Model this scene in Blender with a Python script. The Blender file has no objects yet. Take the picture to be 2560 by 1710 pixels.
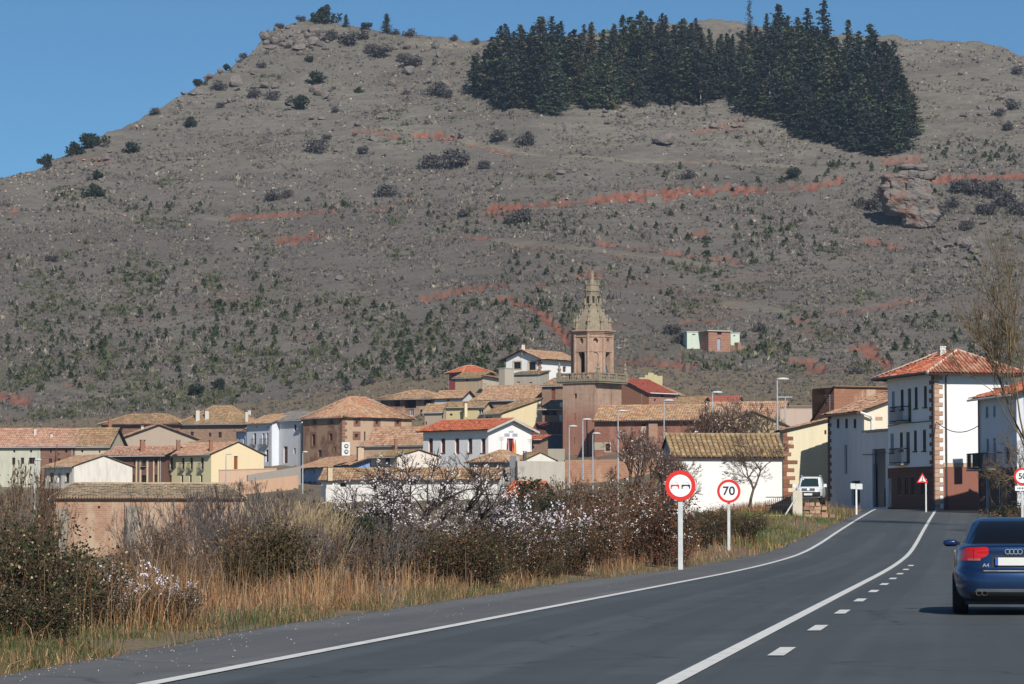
import bpy, math, random
import numpy as np
from mathutils import Vector
from mathutils.bvhtree import BVHTree
# ------------------------------------------------------------------ camera, sky, sun, exposure
SC = bpy.context.scene
COL = SC.collection
FPX, CX, CY, HZ, CAMH = 8000.0, 1280.0, 855.0, 1315.0, 1.3      # focal length and centre in photo pixels
PITCH = math.atan((HZ - CY) / FPX)
CA, SA = math.cos(PITCH), math.sin(PITCH)
cam = bpy.data.cameras.new('camera')
cam.sensor_width = 36.0
cam.lens = FPX * 36.0 / 2560.0
cam.clip_start, cam.clip_end = 0.5, 6000.0
cam_ob = bpy.data.objects.new('camera', cam)
COL.objects.link(cam_ob)
cam_ob.location = (0, 0, CAMH)
cam_ob.rotation_euler = (math.pi / 2 + PITCH, 0, 0)
SC.camera = cam_ob
SUN_AZ, SUN_EL = math.radians(163), math.radians(36)
world = bpy.data.worlds.new('World')
SC.world = world
world.use_nodes = True
wn = world.node_tree.nodes
wn.clear()
sky = wn.new('ShaderNodeTexSky')
sky.sky_type = 'NISHITA'
sky.sun_disc = False
sky.sun_elevation = SUN_EL
sky.sun_rotation = SUN_AZ
sky.altitude = 900
sky.air_density, sky.dust_density, sky.ozone_density = 0.75, 0.0, 4.0
tint = wn.new('ShaderNodeMix')
tint.data_type = 'RGBA'
tint.blend_type = 'MULTIPLY'
tint.inputs[0].default_value = 1.0
tint.inputs[7].default_value = (0.45, 0.66, 0.715, 1)
wb = wn.new('ShaderNodeBackground')
wb.inputs[1].default_value = 0.10
wo = wn.new('ShaderNodeOutputWorld')
world.node_tree.links.new(sky.outputs[0], tint.inputs[6])
world.node_tree.links.new(tint.outputs[2], wb.inputs[0])
world.node_tree.links.new(wb.outputs[0], wo.inputs[0])
sun = bpy.data.lights.new('sun', 'SUN')
sun.energy = 4.8
sun.angle = math.radians(0.5)
sun.color = (1.0, 0.945, 0.86)
sun_ob = bpy.data.objects.new('sun', sun)
COL.objects.link(sun_ob)
sd = Vector((math.sin(SUN_AZ) * math.cos(SUN_EL), math.cos(SUN_AZ) * math.cos(SUN_EL), math.sin(SUN_EL)))
sun_ob.rotation_euler = (-sd).to_track_quat('-Z', 'Y').to_euler()
vs = SC.view_settings
vs.view_transform = 'Standard'
vs.look = 'None'
vs.exposure = 0.15
vs.gamma = 1.0
vs.use_curve_mapping = False
SC.cycles.max_bounces = 5
SC.cycles.diffuse_bounces = 3
SC.cycles.glossy_bounces = 2
SC.cycles.transparent_max_bounces = 4
SC.cycles.volume_bounces = 0
rng = np.random.default_rng(7)
random.seed(7)

# ------------------------------------------------------------------ camera maths: photo pixel + distance <-> place
def P(px, py, Y):
    """world point seen at photo pixel (px, py) at forward distance Y"""
    v = CY - py
    dy, dz = FPX * CA - v * SA, FPX * SA + v * CA
    t = Y / dy
    return ((px - CX) * t, Y + 0 * t, CAMH + dz * t)
def proj(X, Y, Z):
    F = Y * CA + (Z - CAMH) * SA
    return CX + FPX * X / F, CY - FPX * (-Y * SA + (Z - CAMH) * CA) / F
def PV(px, py, Y):
    return Vector(P(px, py, Y))
def pxm(Y):
    return FPX / Y

# ------------------------------------------------------------------ smooth noise
def _h(ix, iy, s):
    n = (ix.astype(np.int64) * 374761393 + iy.astype(np.int64) * 668265263 + s * 974711) & 0xffffffff
    n = ((n ^ (n >> 13)) * 1274126177) & 0xffffffff
    return ((n ^ (n >> 16)) & 0xffff) / 65535.0
def vnoise(x, y, s=0):
    x, y = np.asarray(x, float), np.asarray(y, float)
    ix, iy = np.floor(x), np.floor(y)
    fx, fy = x - ix, y - iy
    fx, fy = fx * fx * (3 - 2 * fx), fy * fy * (3 - 2 * fy)
    a, b = _h(ix, iy, s), _h(ix + 1, iy, s)
    c, d = _h(ix, iy + 1, s), _h(ix + 1, iy + 1, s)
    return (a + (b - a) * fx) * (1 - fy) + (c + (d - c) * fx) * fy - 0.5
def fbm(x, y, s=0, o=4):
    r, a = 0, 1.0
    for i in range(o):
        r = r + a * vnoise(np.asarray(x) * 2 ** i, np.asarray(y) * 2 ** i, s + i * 17)
        a *= 0.5
    return r
def sstep(a, b, x):
    t = np.clip((np.asarray(x, float) - a) / (b - a), 0, 1)
    return t * t * (3 - 2 * t)

# ------------------------------------------------------------------ objects
def tag(o, label=None, cat=None, group=None, kind=None):
    if label: o['label'] = label
    if cat: o['category'] = cat
    if group: o['group'] = group
    if kind: o['kind'] = kind
    return o
def thing(name, label, cat, loc=(0, 0, 0), rz=0.0, group=None, scale=1.0):
    o = bpy.data.objects.new(name, None)
    o.empty_display_size = 0.1
    COL.objects.link(o)
    o.location = loc
    o.rotation_euler = (0, 0, rz)
    o.scale = (scale,) * 3 if not hasattr(scale, '__len__') else scale
    return tag(o, label, cat, group)
def link(name, me, parent=None, loc=(0, 0, 0), rot=(0, 0, 0), scale=(1, 1, 1)):
    o = bpy.data.objects.new(name, me)
    COL.objects.link(o)
    if parent is not None: o.parent = parent
    o.location, o.rotation_euler, o.scale = loc, rot, scale
    return o
def copy_tree(o, parent=None):
    c = o.copy()
    COL.objects.link(c)
    c.parent = parent
    for ch in o.children:
        copy_tree(ch, c)
    return c

class MB:
    """collects faces, then links them as ONE mesh object"""
    def __init__(s): s.v, s.f, s.m, s.uv = [], [], [], []
    def face(s, pts, m=0, uv=None):
        n = len(s.v)
        s.v += [tuple(p) for p in pts]
        s.f.append(tuple(range(n, n + len(pts))))
        s.m.append(m)
        s.uv += list(uv) if uv else [(p[0] + p[1], p[2]) for p in pts]
    def box(s, c, size, rz=0.0, m=0, top=1.0):
        """box centred on c; top scales the upper face"""
        cx, cy, cz = c
        hx, hy, hz = size[0] / 2, size[1] / 2, size[2] / 2
        co, si = math.cos(rz), math.sin(rz)
        q = []
        for z, k in ((-hz, 1.0), (hz, top)):
            for x, y in ((-hx, -hy), (hx, -hy), (hx, hy), (-hx, hy)):
                x, y = x * k, y * k
                q.append((cx + x * co - y * si, cy + x * si + y * co, cz + z))
        for a in ((0, 1, 5, 4), (1, 2, 6, 5), (2, 3, 7, 6), (3, 0, 4, 7), (4, 5, 6, 7), (3, 2, 1, 0)):
            s.face([q[i] for i in a], m)
    def tube(s, pts, r, n=6, m=0, cap=True):
        pts = [Vector(p) for p in pts]
        rs = r if hasattr(r, '__len__') else [r] * len(pts)
        rings = []
        for i, p in enumerate(pts):
            d = (pts[min(i + 1, len(pts) - 1)] - pts[max(i - 1, 0)]).normalized()
            a = d.orthogonal().normalized() if abs(d.z) > 0.9 else d.cross(Vector((0, 0, 1))).normalized()
            b = d.cross(a)
            rings.append([p + (a * math.cos(2 * math.pi * k / n) + b * math.sin(2 * math.pi * k / n)) * rs[i] for k in range(n)])
        for i in range(len(rings) - 1):
            for k in range(n):
                s.face([rings[i][k], rings[i][(k + 1) % n], rings[i + 1][(k + 1) % n], rings[i + 1][k]], m)
        if cap:
            s.face(rings[0][::-1], m)
            s.face(rings[-1], m)
    def lathe(s, prof, c, n=12, m=0, rot=0.0, sx=1.0):
        """prof: (radius, z) list, round a vertical axis through c"""
        rings = [[(c[0] + r * sx * math.cos(rot + 2 * math.pi * k / n), c[1] + r * math.sin(rot + 2 * math.pi * k / n), c[2] + z) for k in range(n)] for r, z in prof]
        for i in range(len(rings) - 1):
            for k in range(n):
                s.face([rings[i][k], rings[i][(k + 1) % n], rings[i + 1][(k + 1) % n], rings[i + 1][k]], m)
        s.face(rings[0][::-1], m)
        s.face(rings[-1], m)
    def prism(s, poly, vec, m=0):
        """flat polygon (3D points) pushed along vec"""
        vec = Vector(vec)
        a = [Vector(p) for p in poly]
        b = [p + vec for p in a]
        s.face(a, m)
        s.face(b[::-1], m)
        for i in range(len(a)):
            j = (i + 1) % len(a)
            s.face([a[j], a[i], b[i], b[j]], m)
    def mesh(s, name, mats, org=(0, 0, 0), smooth=False):
        me = bpy.data.meshes.new(name)
        o = Vector(org)
        me.from_pydata([tuple(Vector(p) - o) for p in s.v], [], s.f)
        for m in (mats if isinstance(mats, (list, tuple)) else [mats]):
            me.materials.append(m)
        me.polygons.foreach_set('material_index', s.m)
        ul = me.uv_layers.new(name='UVMap')
        ul.data.foreach_set('uv', np.array(s.uv, dtype=np.float32).ravel())
        if smooth: me.polygons.foreach_set('use_smooth', [True] * len(s.f))
        me.update()
        return me
    def build(s, name, mats, parent=None, org=None, smooth=False):
        if org is None: org = parent.location if parent is not None and parent.parent is None else (0, 0, 0)
        return link(name, s.mesh(name, mats, org, smooth), parent)

def np_mesh(name, V, F, mats, col=None, smooth=False, mi=None, uv=None):
    """fast mesh from arrays; F is (n,3) or (n,4); col is a per-vertex colour"""
    V = np.asarray(V, np.float32)
    F = np.asarray(F, np.int32)
    k = F.shape[1]
    me = bpy.data.meshes.new(name)
    me.vertices.add(len(V))
    me.vertices.foreach_set('co', V.ravel())
    me.loops.add(F.size)
    me.loops.foreach_set('vertex_index', F.ravel())
    me.polygons.add(len(F))
    me.polygons.foreach_set('loop_start', np.arange(0, F.size, k, dtype=np.int32))
    for m in (mats if isinstance(mats, (list, tuple)) else [mats]):
        me.materials.append(m)
    if mi is not None: me.polygons.foreach_set('material_index', np.asarray(mi, np.int32))
    if smooth: me.polygons.foreach_set('use_smooth', np.ones(len(F), bool))
    if col is not None:
        a = me.color_attributes.new('Col', 'FLOAT_COLOR', 'POINT')
        c = np.ones((len(V), 4), np.float32)
        c[:, :3] = col
        a.data.foreach_set('color', c.ravel())
    if uv is not None:
        ul = me.uv_layers.new(name='UVMap')
        ul.data.foreach_set('uv', np.asarray(uv, np.float32)[F.ravel()].ravel())
    me.update(calc_edges=True)
    return me

# ------------------------------------------------------------------ materials
def S(r, g, b):
    """sRGB 0-255 to linear"""
    f = lambda c: ((c / 255 + 0.055) / 1.055) ** 2.4 if c > 10 else c / 255 / 12.92
    return (f(r), f(g), f(b))
class NT:
    def __init__(s, name, rough=0.85, metal=0.0, spec=0.3):
        s.mat = bpy.data.materials.new(name)
        s.mat.use_nodes = True
        s.t = s.mat.node_tree
        s.b = s.t.nodes['Principled BSDF']
        s.b.inputs['Roughness'].default_value = rough
        s.b.inputs['Metallic'].default_value = metal
        s.b.inputs['Specular IOR Level'].default_value = spec
    def n(s, kind, **kw):
        o = s.t.nodes.new('ShaderNode' + kind)
        for k, v in kw.items(): setattr(o, k, v)
        return o
    def l(s, a, b): s.t.links.new(a, b)
    def pos(s, scale=(1, 1, 1)):
        g = s.n('NewGeometry')
        m = s.n('Mapping')
        m.inputs['Scale'].default_value = scale
        s.l(g.outputs['Position'], m.inputs['Vector'])
        return m.outputs[0]
    def noise(s, vec, scale, detail=3.0, rough=0.6):
        o = s.n('TexNoise')
        o.inputs['Scale'].default_value, o.inputs['Detail'].default_value, o.inputs['Roughness'].default_value = scale, detail, rough
        s.l(vec, o.inputs['Vector'])
        return o.outputs['Fac']
    def ramp(s, fac, stops):
        o = s.n('ValToRGB')
        e = o.color_ramp.elements
        while len(e) < len(stops): e.new(0.5)
        for k, (p, c) in enumerate(stops):
            e[k].position = p
            e[k].color = (*(c if hasattr(c, '__len__') else (c,) * 3), 1)
        s.l(fac, o.inputs[0])
        return o.outputs[0]
    def mix(s, fac, a, b, mode='MIX'):
        o = s.n('Mix', data_type='RGBA', blend_type=mode)
        for v, i in ((fac, 0), (a, 6), (b, 7)):
            if hasattr(v, 'links'): s.l(v, o.inputs[i])
            elif i == 0: o.inputs[0].default_value = v
            else: o.inputs[i].default_value = (*v, 1)
        return o.outputs[2]
    def base(s, c):
        if hasattr(c, 'links'): s.l(c, s.b.inputs['Base Color'])
        else: s.b.inputs['Base Color'].default_value = (*c, 1)
    def bump(s, h, strength=0.4, dist=0.02):
        o = s.n('Bump')
        o.inputs['Strength'].default_value, o.inputs['Distance'].default_value = strength, dist
        s.l(h, o.inputs['Height'])
        s.l(o.outputs[0], s.b.inputs['Normal'])
MC = {}
def cached(f):
    def g(*a, **k):
        key = (f.__name__, a, tuple(sorted(k.items())))
        if key not in MC: MC[key] = f(*a, **k)
        return MC[key]
    return g
def mul(c, k): return tuple(min(1.0, x * k) for x in c)
@cached
def plain(c, rough=0.6, metal=0.0, coat=0.0, spec=0.4, var=0.12):
    m = NT('paint', rough, metal, spec)
    v = m.pos()
    m.base(m.ramp(m.noise(v, 3.0), [(0.3, mul(c, 1 - var)), (0.7, mul(c, 1 + var))]))
    if coat:
        m.b.inputs['Coat Weight'].default_value = coat
        m.b.inputs['Coat Roughness'].default_value = 0.05
    return m.mat
@cached
def plaster(c, stain=0.5, stainc=(0.25, 0.2, 0.15)):
    """rendered wall: faint mottling, rain streaks, patches of dirt"""
    m = NT('plaster', 0.9)
    a = m.noise(m.pos((1, 1, 0.25)), 1.3, 5, 0.65)
    b = m.noise(m.pos((2.6, 2.6, 0.18)), 1.7, 4, 0.7)
    n3 = m.noise(m.pos(), 9.0, 4)
    c1 = m.ramp(n3, [(0.25, mul(c, 0.93)), (0.75, mul(c, 1.04))])
    stain = stain * 1.35 + .1
    f1 = m.ramp(a, [(0.45, 0.0), (0.74, min(.85, 0.6 * stain))])
    f2 = m.ramp(b, [(0.5, 0.0), (0.76, min(.8, 0.5 * stain))])
    c2 = m.mix(f1, c1, tuple(x * 0.55 + y * 0.35 for x, y in zip(c, stainc)))
    m.base(m.mix(f2, c2, tuple(x * 0.6 + y * 0.3 for x, y in zip(c, stainc))))
    m.bump(n3, 0.3, 0.02)
    return m.mat
@cached
def masonry(c1, c2, mortar, w=0.55, h=0.28, patch=None, pf=0.5, off=0.5):
    """coursed stone or brick on the wall's own (metre) uv"""
    m = NT('masonry', 0.92)
    uv = m.n('UVMap')
    wob = m.n('TexNoise')
    wob.inputs['Scale'].default_value = 1.5
    m.l(uv.outputs[0], wob.inputs['Vector'])
    mp = m.n('Mapping')
    va = m.n('VectorMath', operation='MULTIPLY_ADD')
    m.l(wob.outputs['Color'], va.inputs[0])
    va.inputs[1].default_value = (0.12, 0.10, 0)
    m.l(uv.outputs[0], va.inputs[2])
    br = m.n('TexBrick')
    br.offset = off
    m.l(va.outputs[0], br.inputs['Vector'])
    br.inputs['Color1'].default_value = (*c1, 1)
    br.inputs['Color2'].default_value = (*c2, 1)
    br.inputs['Mortar'].default_value = (*mortar, 1)
    br.inputs['Scale'].default_value = 1.0
    br.inputs['Mortar Size'].default_value = 0.018
    br.inputs['Mortar Smooth'].default_value = 0.4
    br.inputs['Brick Width'].default_value = w
    br.inputs['Row Height'].default_value = h
    big = m.noise(m.pos((1, 1, 0.5)), 0.55, 5, 0.65)
    fine = m.noise(m.pos(), 6.0, 4)
    c = m.mix(m.ramp(fine, [(0.3, 0.0), (0.75, 0.35)]), br.outputs['Color'], mul(c1, 0.62))
    if patch:
        c = m.mix(m.ramp(big, [(0.62 - 0.25 * pf, 0.0), (0.72 - 0.2 * pf, 0.85)]), c, patch)
    m.base(c)
    m.bump(br.outputs['Fac'], -0.6, 0.03)
    return m.mat
@cached
def rooftile(cols, lichen=None, lf=0.5):
    """barrel tiles: each tile its own tone (uv = column, course), weathered patches"""
    m = NT('roof_tile', 0.9)
    uv = m.n('UVMap')
    fl = m.n('VectorMath', operation='FLOOR')
    m.l(uv.outputs[0], fl.inputs[0])
    wn_ = m.n('TexWhiteNoise', noise_dimensions='2D')
    m.l(fl.outputs[0], wn_.inputs['Vector'])
    n = len(cols)
    c = m.ramp(wn_.outputs['Value'], [((i + 0.5) / n, k) for i, k in enumerate(cols)])
    big = m.noise(m.pos(), 0.6, 5, 0.7)
    if lichen: c = m.mix(m.ramp(big, [(0.6 - 0.22 * lf, 0.0), (0.78 - 0.2 * lf, 0.8)]), c, lichen)
    fine = m.noise(m.pos(), 7.0, 3)
    m.base(m.mix(m.ramp(fine, [(0.35, 0.0), (0.7, 0.45)]), c, mul(cols[0], 0.55)))
    return m.mat
@cached
def attr_mat(name='leaf', rough=0.8, trans=0.0):
    m = NT(name, rough, 0, 0.25)
    a = m.n('VertexColor', layer_name='Col')
    m.base(a.outputs[0])
    return m.mat
@cached
def glass_dark(c=(0.012, 0.014, 0.018), rough=0.3, spec=0.18):
    m = NT('window_glass', rough, 0, spec)
    m.base(c)
    return m.mat
WOOD = plain((0.09, 0.045, 0.025), 0.7)
DARKWOOD = plain((0.035, 0.022, 0.016), 0.8)
IRON = plain((0.012, 0.012, 0.014), 0.5)
GALV = plain((0.46, 0.48, 0.49), 0.45, 0.3)
WHITEP = plain((0.74, 0.74, 0.72), 0.5)
REDSIGN = plain((0.62, 0.025, 0.018), 0.4, var=0.03)
WHITESIGN = plain((0.78, 0.80, 0.80), 0.4, var=0.02)
BLACKP = plain((0.012, 0.013, 0.016), 0.45)
CONCRETE = plaster((0.34, 0.32, 0.28), 0.6)
# ------------------------------------------------------------------ ground: near field, road, village slope, hill
ROAD_Y = [-60, 60, 90, 108, 127, 143, 160, 190, 224, 260, 300]
ROAD_Z = [0, 0, 0.0, 0.05, 0.19, 0.52, 0.98, 1.72, 2.5, 2.62, 2.5]
def zroad(Y):
    Y = np.asarray(Y, float)
    r = 0
    for k in (-7, -3.5, 0, 3.5, 7): r = r + np.interp(Y + k, ROAD_Y, ROAD_Z)
    return r / 5
def edge_x(Y): return -6.9 + 0.1438 * np.asarray(Y, float)      # painted left edge line
def shoulder(Y): return np.interp(Y, [0, 28, 45, 75, 130, 180, 224], [1.5, 1.65, 2.2, 2.4, 1.3, 0.5, 0.5])
VPX = [-900, 100, 400, 800, 1280, 1600, 1950, 2300, 3400]
VY = [0, 100, 200, 230, 267, 330, 400, 444, 480, 520, 555, 585, 600, 640]
VZ = np.array([
    [-.8, -1, -1.2, -1.3, -1.4, 0, 1.2, 2.4, 3.2, 7.6, 9.2, 12, 14, 20],
    [-.8, -1, -1.2, -1.3, -1.3, 0, 1.5, 2.6, 3.4, 8.2, 10, 13.5, 16, 22],
    [-.8, -1, -1.2, -1.3, -1.3, 0.2, 2, 4, 6, 7.6, 11, 16, 19, 24],
    [-.8, -.9, -.9, -.9, -.8, 1.5, 4.6, 6.2, 8, 9.3, 12.5, 18.5, 22, 27],
    [-.8, -.7, -.4, 0, 0.5, 1.5, 4.2, 8.2, 10, 12, 18, 25.5, 28.5, 36],
    [-.5, -.2, 0.9, 1.5, 2.2, 3.2, 5, 8, 9.5, 12, 18, 24.5, 27.5, 33],
    [0, 0.2, 1.6, 2.2, 3.0, 6, 10.5, 13, 15.5, 19, 22.5, 25.5, 27, 31],
    [0, 0.2, 1.6, 2.2, 2.6, 8, 13, 16, 18.5, 21.5, 24, 26.5, 28, 32],
    [0.4, 0.6, 1.8, 2.4, 3, 8, 13, 16, 18.5, 21.5, 24, 26.5, 28, 32]])
def vtable(px, Y):
    return sum(vtab0(np.asarray(px, float) + o, Y) for o in (-330, -220, -110, 0, 110, 220, 330)) / 7
def vtab0(px, Y):
    px, Y = np.broadcast_arrays(np.asarray(px, float), np.asarray(Y, float))
    i = np.clip(np.searchsorted(VPX, px) - 1, 0, len(VPX) - 2)
    j = np.clip(np.searchsorted(VY, Y) - 1, 0, len(VY) - 2)
    a, b = np.array(VPX, float), np.array(VY, float)
    u = np.clip((px - a[i]) / (a[i + 1] - a[i]), 0, 1)
    w = np.clip((Y - b[j]) / (b[j + 1] - b[j]), 0, 1)
    return (VZ[i, j] * (1 - u) + VZ[i + 1, j] * u) * (1 - w) + (VZ[i, j + 1] * (1 - u) + VZ[i + 1, j + 1] * u) * w
def gz(X, Y):
    """ground height of the near field and the village slope"""
    X, Y = np.asarray(X, float), np.asarray(Y, float)
    px = CX + FPX * X / np.maximum(Y, 12)
    far = vtable(px, Y) + 0.25 * fbm(X / 6, Y / 6, 3, 3)
    zr = zroad(Y)
    t = X - edge_x(Y)
    l = -(t + shoulder(Y))                 # metres left of the asphalt
    r = t - 9.2                            # metres right of the asphalt
    up = np.interp(Y, [0, 60, 110, 135, 185, 230], [0.04, 0.08, 0.22, 0.5, 0.45, 0.1])
    verge = zr + up * sstep(0.3, 2.2, l) + 0.05 * fbm(X, Y, 9, 2) * sstep(0, 1, l) - 0.02
    verge = np.where(r > 0, zr + 0.6 * sstep(0.2, 3, r) + 0.1 * fbm(X / 2, Y / 2, 9, 2) * sstep(0, 1, r) - 0.02, verge)
    w = np.where(l > 0, sstep(3.5, 20, l), sstep(4, 25, r)) * np.where((l > 0) | (r > 0), 1, 0)
    w = np.maximum(w, sstep(232, 275, Y))
    z = verge * (1 - w) + far * w
    return np.where((l < 0) & (r < 0) & (Y < 240), zr - 0.09, z)

RPX = [-1400, -700, -300, 0, 110, 240, 420, 560, 620, 655, 700, 790, 900, 1000, 1200, 1400, 1600, 1800, 2000, 2240, 2400, 2500, 2560, 2800, 3600]
RPY = [900, 700, 560, 448, 417, 350, 258, 180, 140, 96, 66, 40, 66, 82, 106, 92, 78, 64, 82, 102, 108, 118, 140, 210, 420]
D0, D1, YTOP = 640.0, 1040.0, 20.0
def y640(px):
    px = np.asarray(px, float)
    z = vtable(px, D0)
    return proj((px - CX) * D0 / FPX, D0, z)[1]
def hill_d(px, py):
    a = y640(px)
    s = (np.asarray(py, float) - a) / (YTOP - a)
    return D0 + (D1 - D0) * s
# red earth cuts, tracks: (points in photo pixels, half width, strength)
_r = 1.0907
CUTS = [([(1130, 466), (1250, 456), (1330, 448), (1400, 440), (1550, 431), (1700, 425), (1820, 426), (1920, 418)], 9, 1.0),
        ([(530, 495), (590, 491), (640, 487), (700, 486), (770, 482)], 6, .9), ([(650, 546), (690, 541), (725, 533)], 9, 1),
        ([(955, 312), (1000, 313), (1045, 317)], 7, 1), ([(815, 300), (860, 303), (905, 316)], 5, .8), ([(1080, 330), (1120, 336), (1165, 347)], 4, .8),
        ([(1150, 690), (1200, 698), (1240, 716), (1270, 742), (1295, 770), (1315, 790)], 9, .95), ([(975, 682), (1050, 670), (1160, 659)], 6, .85),
        ([(1365, 562), (1430, 567), (1500, 573), (1600, 581), (1690, 597)], 5.5, .9), ([(960, 545), (1040, 548), (1110, 553)], 5, .8),
        ([(1180, 571), (1350, 585), (1500, 602), (1600, 612)], 4, .6), ([(2140, 407), (2240, 405), (2345, 404), (2500, 402)], 9, 1.0),
        ([(860, 474), (935, 455)], 8, .7), ([(1110, 488), (1150, 496), (1190, 506)], 11, .5), ([(1480, 832), (1545, 846), (1615, 868)], 30, .85),
        ([(1500, 866), (1570, 880)], 10, .7), ([(1872, 848), (1915, 876)], 14, .9), ([(1980, 800), (2028, 830)], 16, .85),
        ([(1800, 738), (1890, 716), (1970, 711), (2050, 696), (2115, 685)], 5, .65), ([(2000, 544), (2062, 556)], 7, .8),
        ([(-40, 908), (60, 924)], 9, .8), ([(150, 892), (235, 878)], 5, .7), ([(-20, 482), (35, 484)], 5, .7), ([(1575, 745), (1640, 743)], 8, .7),
        ([(1600, 296), (1690, 283)], 8, .5), ([(2030, 368), (2090, 362)], 9, .6), ([(190, 365), (250, 362)], 6, .5), ([(1330, 632), (1380, 630)], 5, .8),
        ([(1240, 655), (1270, 650)], 8, .7), ([(1590, 528), (1610, 530)], 7, .8), ([(860, 893), (890, 890)], 4, .8), ([(700, 985), (760, 980)], 4, .6),
        ([(20, 960), (110, 972)], 7, .6), ([(1820, 830), (1870, 826)], 6, .8), ([(1555, 365), (1640, 362)], 4, .4)]
TRACKS = [([(1585, 892), (1650, 876), (1720, 857), (1785, 834)], 3, .9), ([(880, 290), (1000, 312), (1200, 346), (1400, 362), (1560, 360), (1800, 372), (1950, 385)], 5, .55),
          ([(200, 488), (400, 492), (540, 500), (700, 492)], 4, .5), ([(1110, 445), (1130, 478), (1300, 462), (1500, 447), (1750, 437), (2000, 432)], 4, .5),
          ([(800, 690), (950, 690), (1150, 690)], 4, .4), ([(1100, 560), (1300, 572), (1500, 592), (1640, 605)], 5, .5), ([(1670, 705), (1750, 712), (1800, 720)], 8, .6),
          ([(60, 890), (200, 905), (240, 910)], 4, .5), ([(1700, 745), (1800, 800), (1900, 808), (2050, 800)], 3, .4), ([(940, 90), (1010, 100), (1100, 104)], 7, .6)]
def seg_dist(px, py, pts):
    d = np.full(px.shape, 1e9)
    for (x0, y0), (x1, y1) in zip(pts[:-1], pts[1:]):
        x0, y0, x1, y1 = x0 * _r, y0 * _r, x1 * _r, y1 * _r
        L2 = (x1 - x0) ** 2 + (y1 - y0) ** 2
        t = np.clip(((px - x0) * (x1 - x0) + (py - y0) * (y1 - y0)) / L2, 0, 1)
        d = np.minimum(d, np.hypot((px - x0 - t * (x1 - x0)) * 0.55, py - y0 - t * (y1 - y0)))
    return d
def soil_mask(px, py):
    red, tan = np.zeros(px.shape), np.zeros(px.shape)
    nz = 0.9 + 2.0 * fbm(px / 20, py / 9, 31, 4)
    for pts, w, k in CUTS:
        red = np.maximum(red, k * sstep(1.25, 0.75, seg_dist(px, py, pts) / (w * _r * np.clip(nz, .5, 1.7))))
    for pts, w, k in TRACKS:
        tan = np.maximum(tan, k * sstep(1.3, 0.6, seg_dist(px, py, pts) / (w * _r)))
    return red, tan
def hill_bump(X, Y):
    k = sstep(640, 690, Y)
    return k * (2.0 * fbm(X / 45, Y / 60, 5, 3) + 0.5 * fbm(X / 9, Y / 9, 8, 3) + 1.5 * fbm(X / 85 + 3, Y / 13 + X / 140, 15, 3))
def hill_pt(px, py):
    """the place on the hillside seen at a photo pixel"""
    py = np.maximum(py, np.interp(px, RPX, RPY) + 2)
    Y = hill_d(px, py)
    X, _, Z = P(np.asarray(px, float), np.asarray(py, float), Y)
    return X, Y, Z + hill_bump(X, Y)

# near ground
xs = np.concatenate([np.arange(-260, -40, 5), np.arange(-40, 60, 1.25), np.arange(60, 265, 5)])
ys = np.concatenate([np.arange(-60, 20, 4), np.arange(20, 300, 1.6), np.arange(300, 646, 3)])
GX, GY = np.meshgrid(xs, ys)
GZ = gz(GX, GY)
nx, ny = len(xs), len(ys)
ii, jj = np.meshgrid(np.arange(nx - 1), np.arange(ny - 1))
q = (jj * nx + ii).ravel()
F = np.stack([q, q + 1, q + nx + 1, q + nx], 1)
m = NT('field', 0.95)
n1, n2, n3 = m.noise(m.pos(), 0.12, 5), m.noise(m.pos(), 1.6, 5, 0.7), m.noise(m.pos(), 9, 4)
c = m.ramp(n1, [(0.3, (0.15, 0.115, 0.075)), (0.5, (0.20, 0.155, 0.105)), (0.7, (0.12, 0.115, 0.055))])
c = m.mix(m.ramp(n2, [(0.4, 0.0), (0.7, 0.7)]), c, (0.17, 0.125, 0.07))
m.base(m.mix(m.ramp(n3, [(0.45, 0.0), (0.75, 0.6)]), c, (0.09, 0.075, 0.05)))
m.bump(n3, 0.6, 0.06)
tag(link('ground', np_mesh('ground', np.stack([GX, GY, GZ], 2).reshape(-1, 3), F, m.mat, smooth=True)), kind='structure')

# hillside: one sheet from the village edge over the ridge
hp = np.concatenate([np.arange(-1300, -60, 24), np.arange(-60, 2620, 3.6), np.arange(2620, 3500, 24)])
NR, NB = 330, 26
HPX = np.repeat(hp[None, :], NR + NB, 0)
ridge_y = np.interp(hp, RPX, RPY) + 9 * fbm(hp / 40, hp * 0, 77, 4)
rd = hill_d(hp, ridge_y)
tt = np.linspace(0, 1, NR)
HD = np.empty_like(HPX)
HD[:NR] = 637 + (rd[None, :] - 637) * tt[:, None]
a640 = y640(hp)
HY = a640[None, :] + (YTOP - a640[None, :]) * (HD - D0) / (D1 - D0)
HX, _, HZv = P(HPX, HY, HD)
back = np.linspace(0, 1, NB + 1)[1:] ** 1.5 * 420
for k in range(NB):
    HD[NR + k] = rd + back[k]
    HX[NR + k] = HX[NR - 1] * HD[NR + k] / rd
    HZv[NR + k] = HZv[NR - 1] - 0.30 * back[k] - 0.0004 * back[k] ** 2
HZv = HZv + hill_bump(HX, HD)
PXv, PYv = proj(HX, HD, HZv)
hy = HY.copy()
hy[NR:] = 0
red, tan = soil_mask(HPX, hy)
red[NR:], tan[NR:] = 0, 0
HZv = HZv - 0.7 * tan - 1.1 * red * (1 + .9 * fbm(HPX / 12, hy / 4, 33, 3)) + 0.5 * sstep(0.05, 0.3, red) * (1 - red)
g = fbm(HX / 30, HD / 45, 41, 4)
up = sstep(560, 250, hy)                                # drier, paler grass on the upper slope
c0 = np.array([0.178, 0.155, 0.132])[None, None] * (1 + 0.30 * g[..., None])
c1 = np.array([0.205, 0.188, 0.150])[None, None] * (1 + 0.25 * g[..., None])
hc = c0 + (c1 - c0) * (0.75 * up + 0.5 * np.clip(g, 0, 1))[..., None]
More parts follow.
